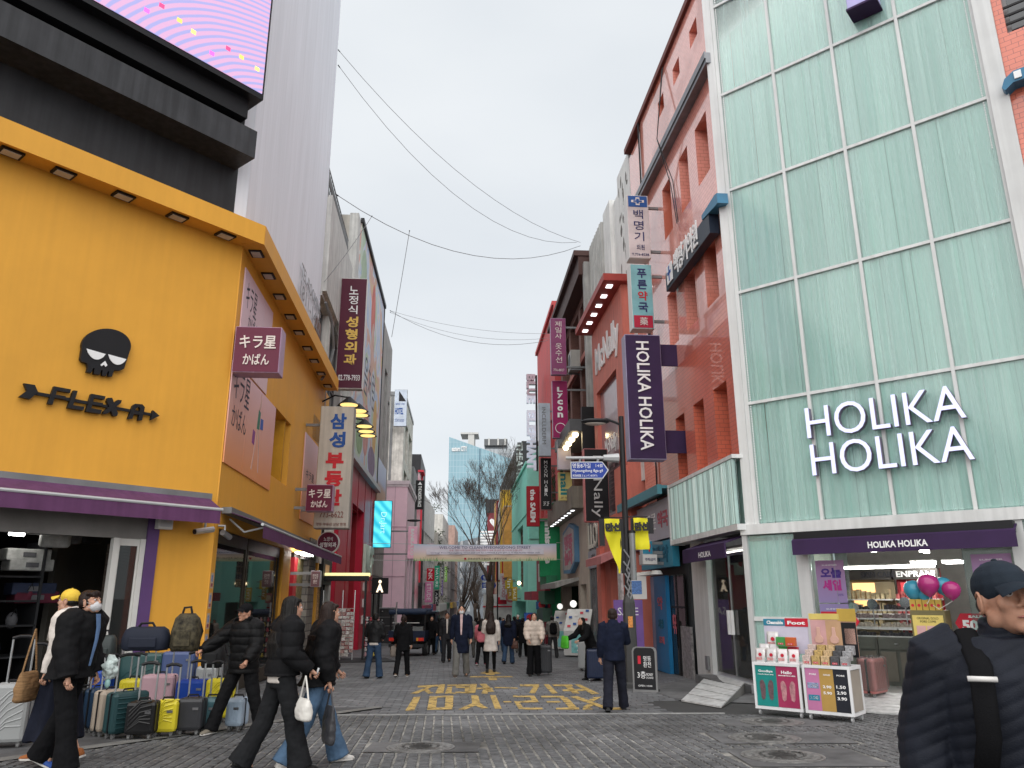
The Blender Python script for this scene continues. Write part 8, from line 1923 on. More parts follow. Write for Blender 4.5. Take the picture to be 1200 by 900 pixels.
for s_ in (-1, 1):
	tl_ = add('tail_light', mat('tail_red', (.5, .03, .02), .3, emit=.06), lambda m: m.bx(s_*.7, s_*.48, -1.69, -1.655, .62, .74)); add('indicator', mat('amber_lens', (.6, .25, .03), .3), lambda m: m.bx(s_*.48, s_*.4, -1.69, -1.655, .62, .74), tl_)
	for n in (-1.0, 1.15):
		ty = add('wheel', mat('tyre_rubber', (.02, .02, .021), .8), lambda m: m.tube([(s_*.74, n, .28), (s_*.56, n, .28)], .28, 18)); add('rim', steel, lambda m: m.tube([(s_*.745, n, .28), (s_*.7, n, .28)], .16, 14), ty)
add('bumper', dark, lambda m: m.bx(-.7, .7, -1.72, -1.62, .38, .5)); add('chassis', black, lambda m: m.bx(-.45, .45, -1.5, 1.6, .3, .6)); add('number_plate', signwhite, lambda m: m.bx(-.2, .2, -1.735, -1.72, .42, .56))
for s_ in (-1, 1): add('mirror', black, lambda m: m.bx(s_*.92, s_*.78, 1.6, 1.65, 1.2, 1.42))

# ------------------------------------------------------------------ people
def remeshed(mb, voxel, it=4):
	me = bpy.data.meshes.new('rough'); me.from_pydata([(p[0], -p[1], p[2]) for p in mb.v], [], mb.f)
	o = bpy.data.objects.new('rough', me); _tmp.collection.objects.link(o)
	m = o.modifiers.new('r', 'REMESH'); m.mode = 'VOXEL'; m.voxel_size = voxel
	m = o.modifiers.new('s', 'SMOOTH'); m.iterations = it; m.factor = .5
	_tmp.view_layers[0].update(); dg = _tmp.view_layers[0].depsgraph
	if dg is None:
		with bpy.context.temp_override(scene=_tmp, view_layer=_tmp.view_layers[0]): dg = bpy.context.evaluated_depsgraph_get()
	r = bpy.data.meshes.new_from_object(o.evaluated_get(dg))
	bpy.data.objects.remove(o); bpy.data.meshes.remove(me)
	return r
def cloth(name, mb, m, parent, voxel, disp=None, it=4, extra=None, **kw):
	me = remeshed(mb, voxel, it); me.name = name
	if disp:
		n = len(me.vertices); co = np.empty(n*3); no = np.empty(n*3)
		me.vertices.foreach_get('co', co); me.vertices.foreach_get('normal', no)
		co, no = co.reshape(-1, 3), no.reshape(-1, 3)
		d = np.array([disp(p[0], -p[1], p[2]) for p in co])
		me.vertices.foreach_set('co', (co + no*d[:, None]).ravel())
	if extra:
		bm = bmesh.new(); bm.from_mesh(me); t2 = bpy.data.meshes.new('x'); t2.from_pydata([(p[0], -p[1], p[2]) for p in extra.v], [], extra.f); bm.from_mesh(t2); bm.to_mesh(me); bm.free(); bpy.data.meshes.remove(t2)
	me.polygons.foreach_set('use_smooth', [True]*len(me.polygons))
	me.materials.append(m); me.update()
	return link(name, me, parent, **kw)
nz3 = lambda x, y, z: noise.noise(Vector((x, y, z)))
def wrinkle(a, f=9, sd=0):
	return lambda x, y, z: a*nz3(x*f + sd, y*f, z*f*1.3) + a*.5*nz3(x*f*2.3, y*f*2.3 + sd, z*f*2.8)
def puffer(a, pitch, sd=0, slope=0.0):
	return lambda x, y, z: a*(abs(sin(pi*(z + slope*abs(x) + .008*nz3(x*6 + sd, y*6, z*6))/pitch))**.55 - .6) + a*.5*nz3(x*16 + sd, y*16, z*16)
def ell(c, rx, ry, k=20, pw=.9):
	return [(c[0] + rx*copysign(abs(cos(a))**pw, cos(a)), c[1] + ry*copysign(abs(sin(a))**pw, sin(a)), c[2]) for a in [2*pi*i/k for i in range(k)]]
hairm = {'black': mat('hair_black', (.006, .005, .0045), .42, spec=.2, var=.4, stretch=(30, 30, 2), sc_=3, bump=.3, bs=40), 'brown': mat('hair_brown', (.017, .009, .007), .42, spec=.2, var=.4, stretch=(30, 30, 2), sc_=3, bump=.3, bs=40)}
skin2 = mat('skin_tan', (.40, .21, .14), .5, var=.12, sc_=30, sub=.12, bump=.12, bs=260)
eyew, iris, lipm = mat('eye_white', (.6, .58, .56), .2), mat('iris_dark', (.012, .008, .006), .15), mat('lip_rose', (.34, .13, .11), .45)
maskm = mat('face_mask_cloth', (.5, .5, .51), .8, var=.05, bump=.1, bs=300)
cl = lambda n, c, r=.9, **k: mat('cloth_' + n, c, r, var=.25, sc_=6, bump=.25, bs=260, spec=.12, **k)
blackc, jet = cl('black', (.006, .006, .007)), cl('soft_black', (.007, .007, .008), .75)
navyc, deniml, denim, greyc, whitec, beigec, jeansk = cl('navy', (.008, .011, .024)), cl('light_denim', (.075, .13, .21)), cl('denim', (.03, .055, .1)), cl('grey', (.14, .135, .125)), cl('cream_white', (.55, .5, .46)), cl('beige', (.5, .42, .36), .6), cl('black_denim', (.013, .0135, .015))
shoeb, shoew = mat('shoe_black', (.015, .015, .015), .5), mat('shoe_white', (.55, .53, .5), .6)
def person(label, loc, face, H, legs=((20, 5, 3), (-14, 18, 3)), arms=((-15, 8, 15), (18, 8, 20)), lean=2, yaw=0, pitch=0, hair='short', hc='black', top=('coat', blackc, .5), bottom=('trousers', blackc, .07), shoes=shoeb, lod=1, skin_=None, vox=0, mask=False, build=1.0, group=None, cuff=.05):
	sk = skin_ or skin
	vx = vox or (.0075, .014, .024)[lod]
	o = thing('person', label, 'person', loc, face, group)
	s = H/1.7; S = lambda v: v*s
	hip = Vector((0, 0, .91*s))
	L = radians(lean)
	def T(x, f, z):             # upper body leans about the hips
		d = Vector((x, f, z))*s - hip
		return Vector((d.x, d.y*cos(L) + d.z*sin(L), d.z*cos(L) - d.y*sin(L))) + hip
	J = {}
	low = 9
	for k, sx in ((0, -1), (1, 1)):
		a, b, out = [radians(v) for v in legs[k]]
		h = hip + Vector((sx*.09*s, 0, 0)); kn = h + Vector((sx*sin(out)*.43, sin(a)*.43, -cos(a)*cos(out)*.43))*s
		an = kn + Vector((sx*sin(out)*.41, sin(a - b)*.41, -cos(a - b)*cos(out)*.41))*s
		J['leg%d' % k] = (h, kn, an); low = min(low, an.z - .075*s)
	dz = Vector((0, 0, -low)); hip += dz
	for k in (0, 1): J['leg%d' % k] = tuple(p + dz for p in J['leg%d' % k])
	T0 = T
	T = lambda x, f, z: T0(x, f, z) + dz if False else (lambda d: Vector((d.x, d.y*cos(L) + d.z*sin(L), d.z*cos(L) - d.y*sin(L))) + hip)(Vector((x, f, z - .91))*s)
	for k, sx in ((0, -1), (1, 1)):
		a, out, b = [radians(v) for v in arms[k][:3]]
		sh = T(sx*.175*build, -.01, 1.40)
		el = sh + Vector((sx*sin(out)*.27, sin(a)*cos(out)*.27, -cos(a)*cos(out)*.27))*s
		inn = radians(arms[k][3]) if len(arms[k]) > 3 else 0
		wr = el + Vector((sx*(sin(out*.4) - sin(inn))*.25, sin(a + b)*.25, -cos(a + b)*.25))*s
		J['arm%d' % k] = (sh, el, wr, (wr - el).normalized())
	# head space
	yw, pt = radians(yaw), radians(pitch)
	hc_ = T(0, .02, 1.585); hs = s*1.0
	Rh = Matrix.Rotation(yw, 3, 'Z') @ Matrix.Rotation(-pt, 3, 'X')
	Hd = lambda x, f, z: hc_ + (Rh @ Vector((x, f, z)))*hs
	bl = lambda mb, c, r, sg=12: mb.ball(Hd(*c), tuple(v*hs for v in r), sg, 8, Rh)
	mb = MB()
	bl(mb, (0, -.012, .025), (.074, .094, .092), 16); bl(mb, (0, .03, -.045), (.058, .058, .066)); bl(mb, (0, .066, -.09), (.03, .024, .022)); bl(mb, (0, .07, .03), (.056, .022, .016))
	mb.tube([Hd(0, .084, .022), Hd(0, .104, -.018), Hd(0, .1, -.03)], [.008*hs, .0125*hs, .012*hs], 8)
	for sx in (-1, 1): bl(mb, (sx*.016, .09, -.028), (.01, .011, .008)); bl(mb, (sx*.036, .06, -.018), (.028, .024, .028)); bl(mb, (sx*.078, -.008, -.008), (.011, .02, .034)); bl(mb, (sx*.052, .0, -.06), (.02, .035, .03))
	bl(mb, (0, .084, -.057), (.024, .012, .009)); bl(mb, (0, .08, -.07), (.02, .012, .008))
	mb.tube([Hd(0, -.02, -.05), T(0, -.015, 1.47), T(0, -.02, 1.38)], [.053*s, .055*s, .08*s], 12)
	mb.loft([[Vector((p[0], p[1], 0)) + T(0, 0, z) for p in ell((0, 0, 0), rx*s, ry*s)] for z, rx, ry in ((.82, .12, .09), (.95, .14, .1), (1.1, .125, .09), (1.3, .16, .1), (1.42, .12, .07))])
	ex = MB()
	for k in (0, 1):
		h, kn, an = J['leg%d' % k]; mb.tube([h, kn, an, an + Vector((0, .02*s, -.03*s))], [.075*s, .05*s, .036*s, .034*s], 10); mb.tube([an + Vector((0, -.02, -.04))*s, an + Vector((0, .12, -.055))*s], [.03*s, .022*s], 8)
		sh, el, wr, d = J['arm%d' % k]; mb.tube([sh, el, wr], [.044*s, .035*s, .024*s], 10)
		side = Vector((1 if k == 0 else -1, 0, 0)); side = (side - d*side.dot(d)).normalized(); up = d.cross(side).normalized()*(1 if k == 0 else -1)
		pc = wr + d*.05*s; mb.tube([wr, wr + d*.03*s, wr + d*.085*s], [(.022*s, .02*s), (.028*s, .022*s), (.034*s, .016*s)], 10)
		acr = d.cross(Vector((1, 0, 0))).normalized()   # the knuckles lie fore and aft when the arm hangs
		for i, ln in enumerate((.062, .072, .067, .052)):
			b0 = wr + (d*.078 + acr*(.026 - .0175*i))*s; c1 = Vector((1 if k == 0 else -1, 0, 0))
			p1 = b0 + (d*.9 + c1*.28)*ln*.5*s; p2 = p1 + (d*.55 + c1*.75)*ln*.35*s; p3 = p2 + (d*.1 + c1*.9)*ln*.22*s
			ex.tube([b0, p1, p2, p3], [.0088*s, .0085*s, .0078*s, .0062*s], 7)
		c1 = Vector((1 if k == 0 else -1, 0, 0)); b0 = wr + (d*.03 + acr*.022)*s
		ex.tube([b0, b0 + (d*.5 + acr*.75 + c1*.2)*.034*s, b0 + (d*.9 + acr*.6 + c1*.5)*.058*s], [.011*s, .0095*s, .0075*s], 7)
		J['hand%d' % k] = wr + d*.09*s
	if lod == 0:
		for sx in (-1, 1): ex.tube([Hd(sx*(.084 + .004*sin(a)), -.008 + .021*sin(a), -.006 + .034*cos(a)) for a in [-.9 + 4.6*i/10 for i in range(11)]], .0048*s, 6)
	cloth('body', mb, sk, o, vx, it=3 if vx > .007 else 9, extra=ex)
	if lod < 2:
		for sx in (-1, 1):
			e = MB(); bl(e, (sx*.031, .077, .012), (.0135, .0125, .0095)); eo = ob('eye', e, eyew, o, smooth=True, local=True); e = MB(); bl(e, (sx*.031, .087, .012), (.0058, .004, .0062)); ob('iris', e, iris, eo, smooth=True, local=True)
			e = MB(); e.tube([Hd(sx*.014, .094, .031), Hd(sx*.032, .092, .036), Hd(sx*.05, .078, .032)], [.003*s, .004*s, .002*s], 5); ob('eyebrow', e, hairm[hc], o, local=True)
			e = MB(); e.tube([Hd(sx*.017, .0915, .017), Hd(sx*.031, .0925, .021), Hd(sx*.045, .083, .016)], [.002*s, .0027*s, .0016*s], 5); ob('eyelid', e, sk, o, local=True)
		if not mask: e = MB(); e.tube([Hd(-.024, .085, -.0625), Hd(-.01, .095, -.061), Hd(.01, .095, -.061), Hd(.024, .085, -.0625)], [.0015*s, .0042*s, .0042*s, .0015*s], 6); ob('lips', e, lipm, o, smooth=True, local=True)
	if mask:
		e = MB(); bl(e, (0, .056, -.05), (.064, .056, .056)); mo = cloth('face_mask', e, maskm, o, vx*.8, wrinkle(.003, 30), it=2)
		for sx in (-1, 1): e = MB(); e.tube([Hd(sx*.055, .06, -.03), Hd(sx*.08, .0, .005), Hd(sx*.082, -.015, -.02), Hd(sx*.055, .055, -.075)], .0018*s, 4); ob('ear_loop', e, maskm, mo, local=True)
	# hair
	strands = lambda a: (lambda x, y, z: a*nz3(x*60, y*60, z*4) + a*.6*nz3(x*18, y*18, z*3))
	if hair == 'under': h = MB(); bl(h, (0, -.035, -.005), (.079, .075, .05)); cloth('hair', h, hairm[hc], o, vx*.9, strands(.004), it=2)
	elif hair:
		h = MB(); bl(h, (0, -.026, .042), (.085, .092, .087), 16)
		for sx in (-1, 1): bl(h, (sx*.062, -.03, .0), (.026, .055, .05)); bl(h, (sx*.042, .028, .078), (.042, .04, .022))
		bl(h, (0, -.07, -.01), (.065, .045, .07))
		if hair in ('long', 'mid'):
			dn = .52 if hair == 'long' else .34
			h.loft([[Hd(cx*w_, cy*d_ - off, -zz) for cx, cy in [(cos(a), sin(a)) for a in [2*pi*i/14 for i in range(14)]]] for zz, w_, d_, off in ((-.06, .08, .06, .05), (.06, .1, .07, .055), (.16, .125, .07, .085), (.24, .15, .075, .13), (dn*.65, .155, .07, .16), (dn*.9, .14, .05, .17), (dn, .09, .03, .165))])
			for sx in (-1, 1): h.tube([Hd(sx*.066, .0, .07), Hd(sx*.08, -.012, -.03), Hd(sx*.088, -.03, -.14), Hd(sx*.1, -.03, -dn*.7)], [.02*s, .017*s, .022*s, .01*s], 8)
		if hair == 'ponytail': h.tube([Hd(0, -.1, .04), Hd(0, -.15, .02), Hd(0, -.155, -.08), Hd(0, -.13, -.2)], [.022*s, .032*s, .03*s, .01*s], 8)
		if hair == 'fringe': bl(h, (0, .05, .07), (.07, .045, .04)); bl(h, (0, .075, .055), (.062, .018, .026))
		cloth('hair', h, hairm[hc], o, vx*.9, strands(.006 if hair != 'long' else .009), it=3)
	# upper clothes: (kind, cloth, hem height, pattern)
	kind, mt, hem = top[:3]; opt = top[3] if len(top) > 3 else {}
	fat = opt.get('fat', .02); fl = opt.get('flare', 0.0)
	h = MB(); bk_ = build
	rings = [(hem, .165 + fl, .125 + fl)] + [r for r in ((.7, .165 + fl*.6, .125 + fl*.6), (.92, .16, .118), (1.08, .152, .112), (1.24, .168, .118), (1.35, .172, .112), (1.43, .125, .085), (1.47, .078, .07)) if r[0] > hem + .04]
	h.loft([[Vector((p[0], p[1], 0)) + T(0, 0, z) for p in ell((0, 0, 0), (rx + fat)*s*bk_, (ry + fat)*s*bk_, 24)] for z, rx, ry in rings])
	for k in (0, 1):
		sh, el, wr, d = J['arm%d' % k]; h.tube([sh + Vector(((1 if k == 0 else -1)*.05, 0, .01))*s, sh, (sh + el)/2, el, (el + wr)/2, wr + d*.01*s], [(.07 + fat)*s, (.066 + fat)*s, (.058 + fat)*s, (.052 + fat)*s, (.048 + fat*.9)*s, (cuff - .012 + fat*.5)*s], 14)
	if opt.get('collar', 1): h.tube([T(0, -.02, 1.42), T(0, -.005, 1.49 + .03*opt.get('collar', 1))], [.098*s, .083*s], 14)
	if opt.get('hood'): h.ball(T(0, -.1, 1.44), (.13*s, .08*s, .075*s), 14, 8)
	jk = cloth('jacket' if kind == 'jacket' else kind, h, mt, o, vx*1.15, opt.get('disp') or wrinkle(.010, 8, len(label)), it=4)
	if opt.get('shirt'):
		e = MB(); zz = [(1.0, .112), (1.12, .114), (1.24, .118), (1.36, .108), (1.44, .085), (1.49, .07)]
		for z, ry in zz:
			for i in range(5): x = (i - 2)*(.008 + (z - 1)*.02); e.v.append(T(x, (ry + fat)*bk_ + .012 - x*x*5, z))
		for r_ in range(5):
			for i in range(4): j = r_*5 + i; e.q(j, j + 1, j + 6, j + 5)
		ob('shirt_front', e, opt['shirt'], o, local=True, smooth=True)
	if opt.get('under'):        # a pale hem showing below a short jacket
		e = MB(); e.loft([[Vector((p[0], p[1], 0)) + T(0, 0, z) for p in ell((0, 0, 0), .172*s, .132*s, 24)] for z in (hem - opt.get('und', .07), hem + .05)]); cloth('shirt_hem', e, opt['under'], o, vx*1.3, wrinkle(.004, 14))
	# lower clothes
	kind, mt, w_ = bottom[:3]
	h = MB()
	if kind == 'skirt':
		h.loft([[Vector((p[0], p[1], 0)) + Vector((0, .0, z)) for p in ell((0, 0, 0), rx*s, ry*s, 28)] for z, rx, ry in ((w_*s, .25, .27), (.5*s, .22, .22), (.75*s, .19, .17), (hip.z + .06*s, .16, .13))])
		cloth('skirt', h, mt, o, vx*1.2, lambda x, y, z: .014*sin(atan2(y, x)*9 + z*3) + .006*nz3(x*9, y*9, z*3))
	elif kind in ('trousers', 'boots'):
		if kind == 'trousers':
			h.loft([[Vector((p[0], p[1], z)) for p in ell((0, 0, 0), rx*s, ry*s)] for z, rx, ry in ((hip.z - .1*s, .15, .11), (hip.z, .168, .122), (hip.z + .1*s, .155, .112))])
			for k in (0, 1):
				a, b, c = J['leg%d' % k]; h.tube([a + Vector((0, 0, .02)), a.lerp(b, .4), b, b.lerp(c, .5), c + (c - b).normalized()*.035*s], [.104*s, .098*s, (.068 + w_*.25)*s, (.05 + w_*.45)*s, (.02 + w_)*s], 14)
			cloth('trousers', h, mt, o, vx*1.2, wrinkle(.007, 11, len(label)))
		else:
			for k in (0, 1):
				a, b, c = J['leg%d' % k]; h = MB(); h.tube([b + (a - b).normalized()*.1*s, b, b.lerp(c, .5), c], [.068*s, .062*s, .055*s, .045*s], 12); cloth('boot_shaft', h, mt, o, vx, wrinkle(.003, 14))
	for k in (0, 1):
		a, b, c = J['leg%d' % k]; pd = radians(max(-30, min(35, (legs[k][1] - legs[k][0])*.7)))
		Rs = Matrix.Rotation(-pd if legs[k][0] < 0 else 0, 3, 'X'); bz = c + Vector((0, 0, -.03))*s
		sp = lambda x, f, z: bz + Rs @ Vector((x, f, z))*s
		e = MB(); e.loft([[sp(p[0], f, p[1]) for p in [(rx*cos(q_), zc + rz*sin(q_)) for q_ in [2*pi*i/12 for i in range(12)]]] for f, rx, rz, zc in ((-.075, .02, .02, -.012), (-.065, .036, .042, .0), (-.01, .042, .055, .008), (.07, .046, .036, -.01), (.13, .047, .026, -.02), (.175, .034, .018, -.026), (.19, .012, .008, -.03))]); so = ob('shoe', e, shoes, o, smooth=True, local=True)
		e = MB(); q_ = [sp(x, f, z) for z in (-.046, -.028) for x, f in ((-.036, -.075), (-.046, .08), (-.042, .16), (0, .195), (.042, .16), (.046, .08), (.036, -.075))]; n = 7
		e.add(q_, [tuple(range(n)), tuple(range(2*n - 1, n - 1, -1))] + [(i, (i + 1) % n, (i + 1) % n + n, i + n) for i in range(n)]); ob('sole', e, shoew if shoes is not shoeb else black, so, local=True)
	W = PM[o.name]
	return o, J, T, Hd, bl, s, W, vx
toW = lambda W, p: W @ Vector((p[0], -p[1], p[2]))
def P_(px, py, top_, face, label, **kw):
	g = G(px, py); H = A(px, top_, g.y).z - gz(g.y)
	return person(label, g, radians(face), min(1.9, max(1.45, H*kw.pop('hk', 1.0))), **kw)
def cap(P, m, brim=.085, dz=0):
	o, J, T, Hd, bl, s, W, vx = P
	e = MB(); bl(e, (0, -.014, .048), (.086, .103, .088), 16); c = cloth('cap', e, m, o, vx, it=2)
	e = MB(); n = 12; rows = []
	for r_ in (0, 1):
		for i in range(n + 1):
			a = -1.15 + 2.3*i/n; rows.append(Hd(sin(a)*(.074 + .01*r_), .062 + cos(a)*.03 + r_*brim*cos(a)**.6, .062 + dz - .022*r_ - .03*sin(a)**2*(.6 + r_*.5)))
	k2 = len(rows); rows += [p - Vector((0, 0, .006)) for p in rows]
	f = [(i, i + 1, i + n + 2, i + n + 1) for i in range(n)]; f += [tuple(j + k2 for j in q) for q in f] + [(n + 1 + i, n + 2 + i, k2 + n + 2 + i, k2 + n + 1 + i) for i in range(n)]
	e.add(rows, f); ob('brim', e, m, c, local=True, smooth=True)
	e = MB(); bl(e, (0, -.014, .137), (.01, .01, .005)); ob('cap_button', e, m, c, local=True)
def bag(P, hand, w_, h_, d, m, label, name='handbag', cat='bag', drop=.2, soft=True, off=(0, 0, 0), hang=None):
	o, J, T, Hd, bl, s, W, vx = P
	p = toW(W, hang if hang else J['hand%d' % hand] + Vector(off)); rot = o.rotation_euler.z
	t = thing(name, label, cat, (p.x, p.y, p.z - drop - h_), rot)
	e = MB(); e.loft([ell((0, 0, h_*zz), w_/2*k, d/2*k2, 18, .7) for zz, k, k2 in ((0, .85, .7), (.08, 1, 1), (.5, 1.0, 1.05), (.88, .92, .6), (1, .85, .3))])
	cloth('bag_body', e, m, t, .012, wrinkle(.006, 14))
	for sx in (-1, 1): e = MB(); e.tube([(sx*w_*.38, 0, h_*.95), (sx*w_*.2, 0, h_ + drop*.5), (0, 0, h_ + drop)], .009, 6); ob('strap', e, m, t, local=True)
def rel(P, name, m, pts, r, par=None, seg=8):
	e = MB(); e.tube(pts, r, seg); return ob(name, e, m, par or P[0], smooth=True, local=True)

# the man in the dark cap, close on the right
a = A(1172, 705, 2.56)
P = person('man in a dark cap and quilted navy jacket close by at the right edge', (a.x, 2.56, gz(2.56)), radians(-16), 1.615, lod=0, vox=.0055, skin_=skin2, hair='under', top=('jacket', cl('quilted_navy', (.013, .015, .022), .55), .78, dict(fat=.04, disp=puffer(.0048, .042, 2, .5), collar=1.0)), build=1.2, lean=4, pitch=-9, yaw=-13, arms=((-6, 15, 14), (10, 12, 25)), bottom=('trousers', blackc, .07))
cap(P, cl('cap_navy', (.017, .024, .034), .75), .085, -.014)
o, J, T, Hd, bl, s, W, vx = P
for sx in (-1, 1): rel(P, 'backpack_strap', blackc, [T(sx*.125, -.2, 1.2), T(sx*.13, -.13, 1.45), T(sx*.135, .02, 1.49), T(sx*.14, .17, 1.4), T(sx*.15, .2, 1.2), T(sx*.17, .16, 1.05)], [(.032, .011)]*6)
rel(P, 'reflective_bar', signwhite, [T(-.19, .21, 1.37), T(-.11, .215, 1.37)], .008)
rel(P, 'shirt_collar', cl('grey_knit', (.16, .19, .2)), [T(-.07, .05, 1.44), T(-.02, .12, 1.38), T(.02, .12, 1.38), T(.07, .05, 1.44)], .02)
e = MB(); e.loft([ell(T(0, -.28, z), .15*k, .09*k) for z, k in ((.98, .8), (1.05, 1), (1.35, 1), (1.45, .7))]); t = thing('backpack', 'black backpack worn by the man in the dark cap', 'backpack', o.location, o.rotation_euler.z); cloth('bag_body', e, blackc, t, .014, wrinkle(.006, 12)); rel(P, 'handle', blackc, [T(-.03, -.24, 1.45), T(0, -.25, 1.49), T(.03, -.24, 1.45)], .01, t)
# pair at the left
g = Vector((A(84, 780, 8.3).x, 8.3, gz(8.3)))
P = person('dark haired person in a face mask and oversized black jacket striding right', g, radians(80), 1.74, lod=0, hair='fringe', hc='brown', mask=True, lean=8, pitch=-10, top=('jacket', jet, .86, dict(fat=.065, flare=.02, disp=wrinkle(.018, 6, 3), collar=.8, shirt=cl('blue_shirt', (.12, .2, .36)))), bottom=('trousers', blackc, .1), shoes=mat('shoe_blue', (.03, .08, .3), .6), arms=((6, 10, 12), (-10, 8, 30)), legs=((16, 6, 3), (-16, 12, 3)), cuff=.07)
o, J, T, Hd, bl, s, W, vx = P
p = toW(W, J['hand1'] + Vector((.05, .1, .12))); t = thing('plastic_bottle_bag', 'crumpled white and mint plastic bag held by the person in the face mask', 'bag', p); e = MB(); e.ball((0, 0, 0), (.07, .09, .13), 12, 8); cloth('bag_body', e, mat('mint_plastic', (.5, .58, .56), .3, var=.4, sc_=12), t, .012, wrinkle(.03, 16)); e = MB(); e.ball((0, .02, -.15), (.03, .03, .05), 8, 6); ob('bottle_end', e, mat('mint_cap', (.3, .5, .48), .4), t, local=True, smooth=True)
P = P_(58, 893, 690, -88, 'person in a yellow cap with a cream scarf and long navy skirt facing left', lod=0, hair='under', lean=2, pitch=-4, top=('jacket', whitec, .88, dict(fat=.03)), bottom=('skirt', cl('dark_navy_skirt', (.012, .014, .024)), .22), shoes=mat('shoe_rust', (.3, .1, .03), .7), legs=((14, 3, 2), (-16, 12, 2)), arms=((4, 14, 30), (-6, 10, 20)))
cap(P, cl('cap_yellow', (.68, .46, .06), .8), .09)
rel(P, 'scarf', whitec, [P[2](-.05, .12, 1.1), P[2](-.09, .1, 1.35), P[2](-.06, -.02, 1.5), P[2](.06, -.03, 1.5), P[2](.09, .1, 1.38), P[2](.05, .14, 1.2)], .035)
straw = mat('woven_straw', (.26, .15, .07), .85, var=.4, stretch=(1, 1, 12), sc_=5, bump=.6, bs=60)
bag(P, 0, .34, .3, .14, straw, 'brown woven straw shoulder bag of the person in the yellow cap', 'straw_bag', drop=.42, hang=P[2](.23, .2, 1.32))
# shop worker
P = P_(279, 860, 706, -22, 'shop worker in a black padded jacket and peaked cap standing among the suitcases', lod=0, skin_=skin2, hair='under', lean=4, yaw=6, top=('jacket', cl('shiny_black', (.006, .006, .0065), .5), .8, dict(fat=.05, disp=puffer(.013, .1, 5), collar=1.6, hood=1)), bottom=('trousers', jet, .075), shoes=mat('shoe_olive', (.16, .14, .11), .7), legs=((16, 6, 14), (-8, 6, 10)), arms=((35, 40, 25), (10, 14, 40)), hk=1.0)
cap(P, blackc, .06)
# two women walking right in the foreground
P = P_(322, 905, 697, 124, 'woman with long black hair in a black jacket and black jeans with a white handbag', lod=0, hair='long', lean=4, yaw=-8, top=('jacket', jet, .93, dict(fat=.05, disp=puffer(.012, .13, 7), collar=1.0, under=whitec)), bottom=('trousers', jeansk, .105), shoes=shoeb, legs=((16, 4, 2), (-15, 14, 2)), arms=((-6, 12, 60), (4, 12, 75)))
o, J, T, Hd, bl, s, W, vx = P
bag(P, 0, .3, .2, .12, mat('white_leather', (.62, .6, .56), .5, bump=.15), 'white slouchy handbag on the forearm of the long haired woman', drop=.2, off=(-.09, -.14, .0))
rel(P, 'phone_case', lgrey, [J['hand0'], J['hand0'] + Vector((0, .02, .06))], .012)
P = P_(366, 897, 700, 118, 'woman with dark brown hair in a loose black jacket and blue jeans walking right', lod=0, hair='mid', hc='brown', lean=7, yaw=-15, top=('jacket', jet, .84, dict(fat=.055, flare=.03, disp=wrinkle(.016, 7, 9), collar=.8)), bottom=('trousers', deniml, .1), shoes=shoew, legs=((-18, 10, 2), (22, 3, 2)), arms=((-14, 12, 30), (8, 12, 40)))
bag(P, 0, .3, .36, .1, mat('dark_film_bag', (.05, .05, .055), .3), 'dark plastic shopping bag hanging between the two walking women', 'shopping_bag', drop=.15)
# middle distance
P_(437, 795, 719, 172, 'person in a black leather jacket and blue jeans walking away near the goods rack', top=('jacket', cl('leather', (.012, .012, .013), .4), .93, dict(under=whitec, fat=.03)), bottom=('trousers', denim, .085), arms=((5, 14, 60, 20), (5, 14, 60, 20)), legs=((4, 2, 5), (-4, 6, 5)))
P = P_(471, 793, 721, 178, 'woman with a brown ponytail dressed in black walking away beside the truck', hair='ponytail', hc='brown', top=('jacket', blackc, .72, dict(fat=.02)), bottom=('trousers', blackc, .06), shoes=mat('boot_tan', (.16, .1, .06), .6), legs=((12, 4, 3), (-12, 14, 3)), arms=((-5, 10, 15), (8, 12, 25)))
bag(P, 1, .26, .26, .1, mat('taupe_bag', (.26, .22, .19), .6), 'taupe tote bag carried by the woman with the brown ponytail', 'tote_bag', drop=.02)
suit = cl('charcoal_suit', (.022, .022, .025))
P_(523, 776, 717, 8, 'man in a dark suit and white shirt walking left of the masked man', skin_=skin2, top=('jacket', suit, .78, dict(shirt=whitec, fat=.012, collar=0)), bottom=('trousers', suit, .06), legs=((18, 8, 2), (-14, 18, 2)))
P_(540, 793, 709, 2, 'man in a long navy coat and face mask walking towards the viewer', mask=True, top=('coat', navyc, .56, dict(shirt=cl('pink_shirt', (.5, .36, .36)), fat=.025, flare=.01, collar=.6)), bottom=('trousers', greyc, .07), shoes=mat('shoe_brown', (.06, .045, .035), .5), arms=((-8, 10, 8), (8, 10, 10)), legs=((10, 4, 3), (-8, 12, 3)))
P_(575, 788, 717, 182, 'woman with very long dark hair in a white coat and black boots walking away', hair='long', hc='brown', top=('coat', whitec, .6, dict(flare=.04, fat=.02)), bottom=('boots', blackc, 0), legs=((10, 3, 1), (-10, 12, 1)), arms=((-10, 10, 15), (15, 10, 70, 15)))
P_(564, 780, 724, 176, 'person in a rose pink jacket half hidden behind the woman in the white coat', lod=2, hair='mid', top=('jacket', cl('rose', (.5, .14, .17)), .85), bottom=('trousers', blackc, .06), shoes=mat('shoe_burgundy', (.15, .02, .04), .6))
P = P_(596, 778, 720, 170, 'woman in a navy coat and blue jeans walking away with a brown bag', hair='mid', top=('coat', navyc, .62, dict(fat=.04)), bottom=('trousers', denim, .075), legs=((8, 3, 2), (-12, 14, 2)))
bag(P, 0, .24, .24, .12, mat('brown_leather', (.08, .035, .025), .45), 'brown leather bag on the left arm of the woman in the navy coat', drop=.02)
P_(613, 770, 723, 178, 'person in a long black hooded padded coat walking away behind the beige jacket', hair='short', top=('coat', blackc, .62, dict(fat=.05, hood=1, disp=puffer(.012, .1, 3))), bottom=('trousers', blackc, .06))
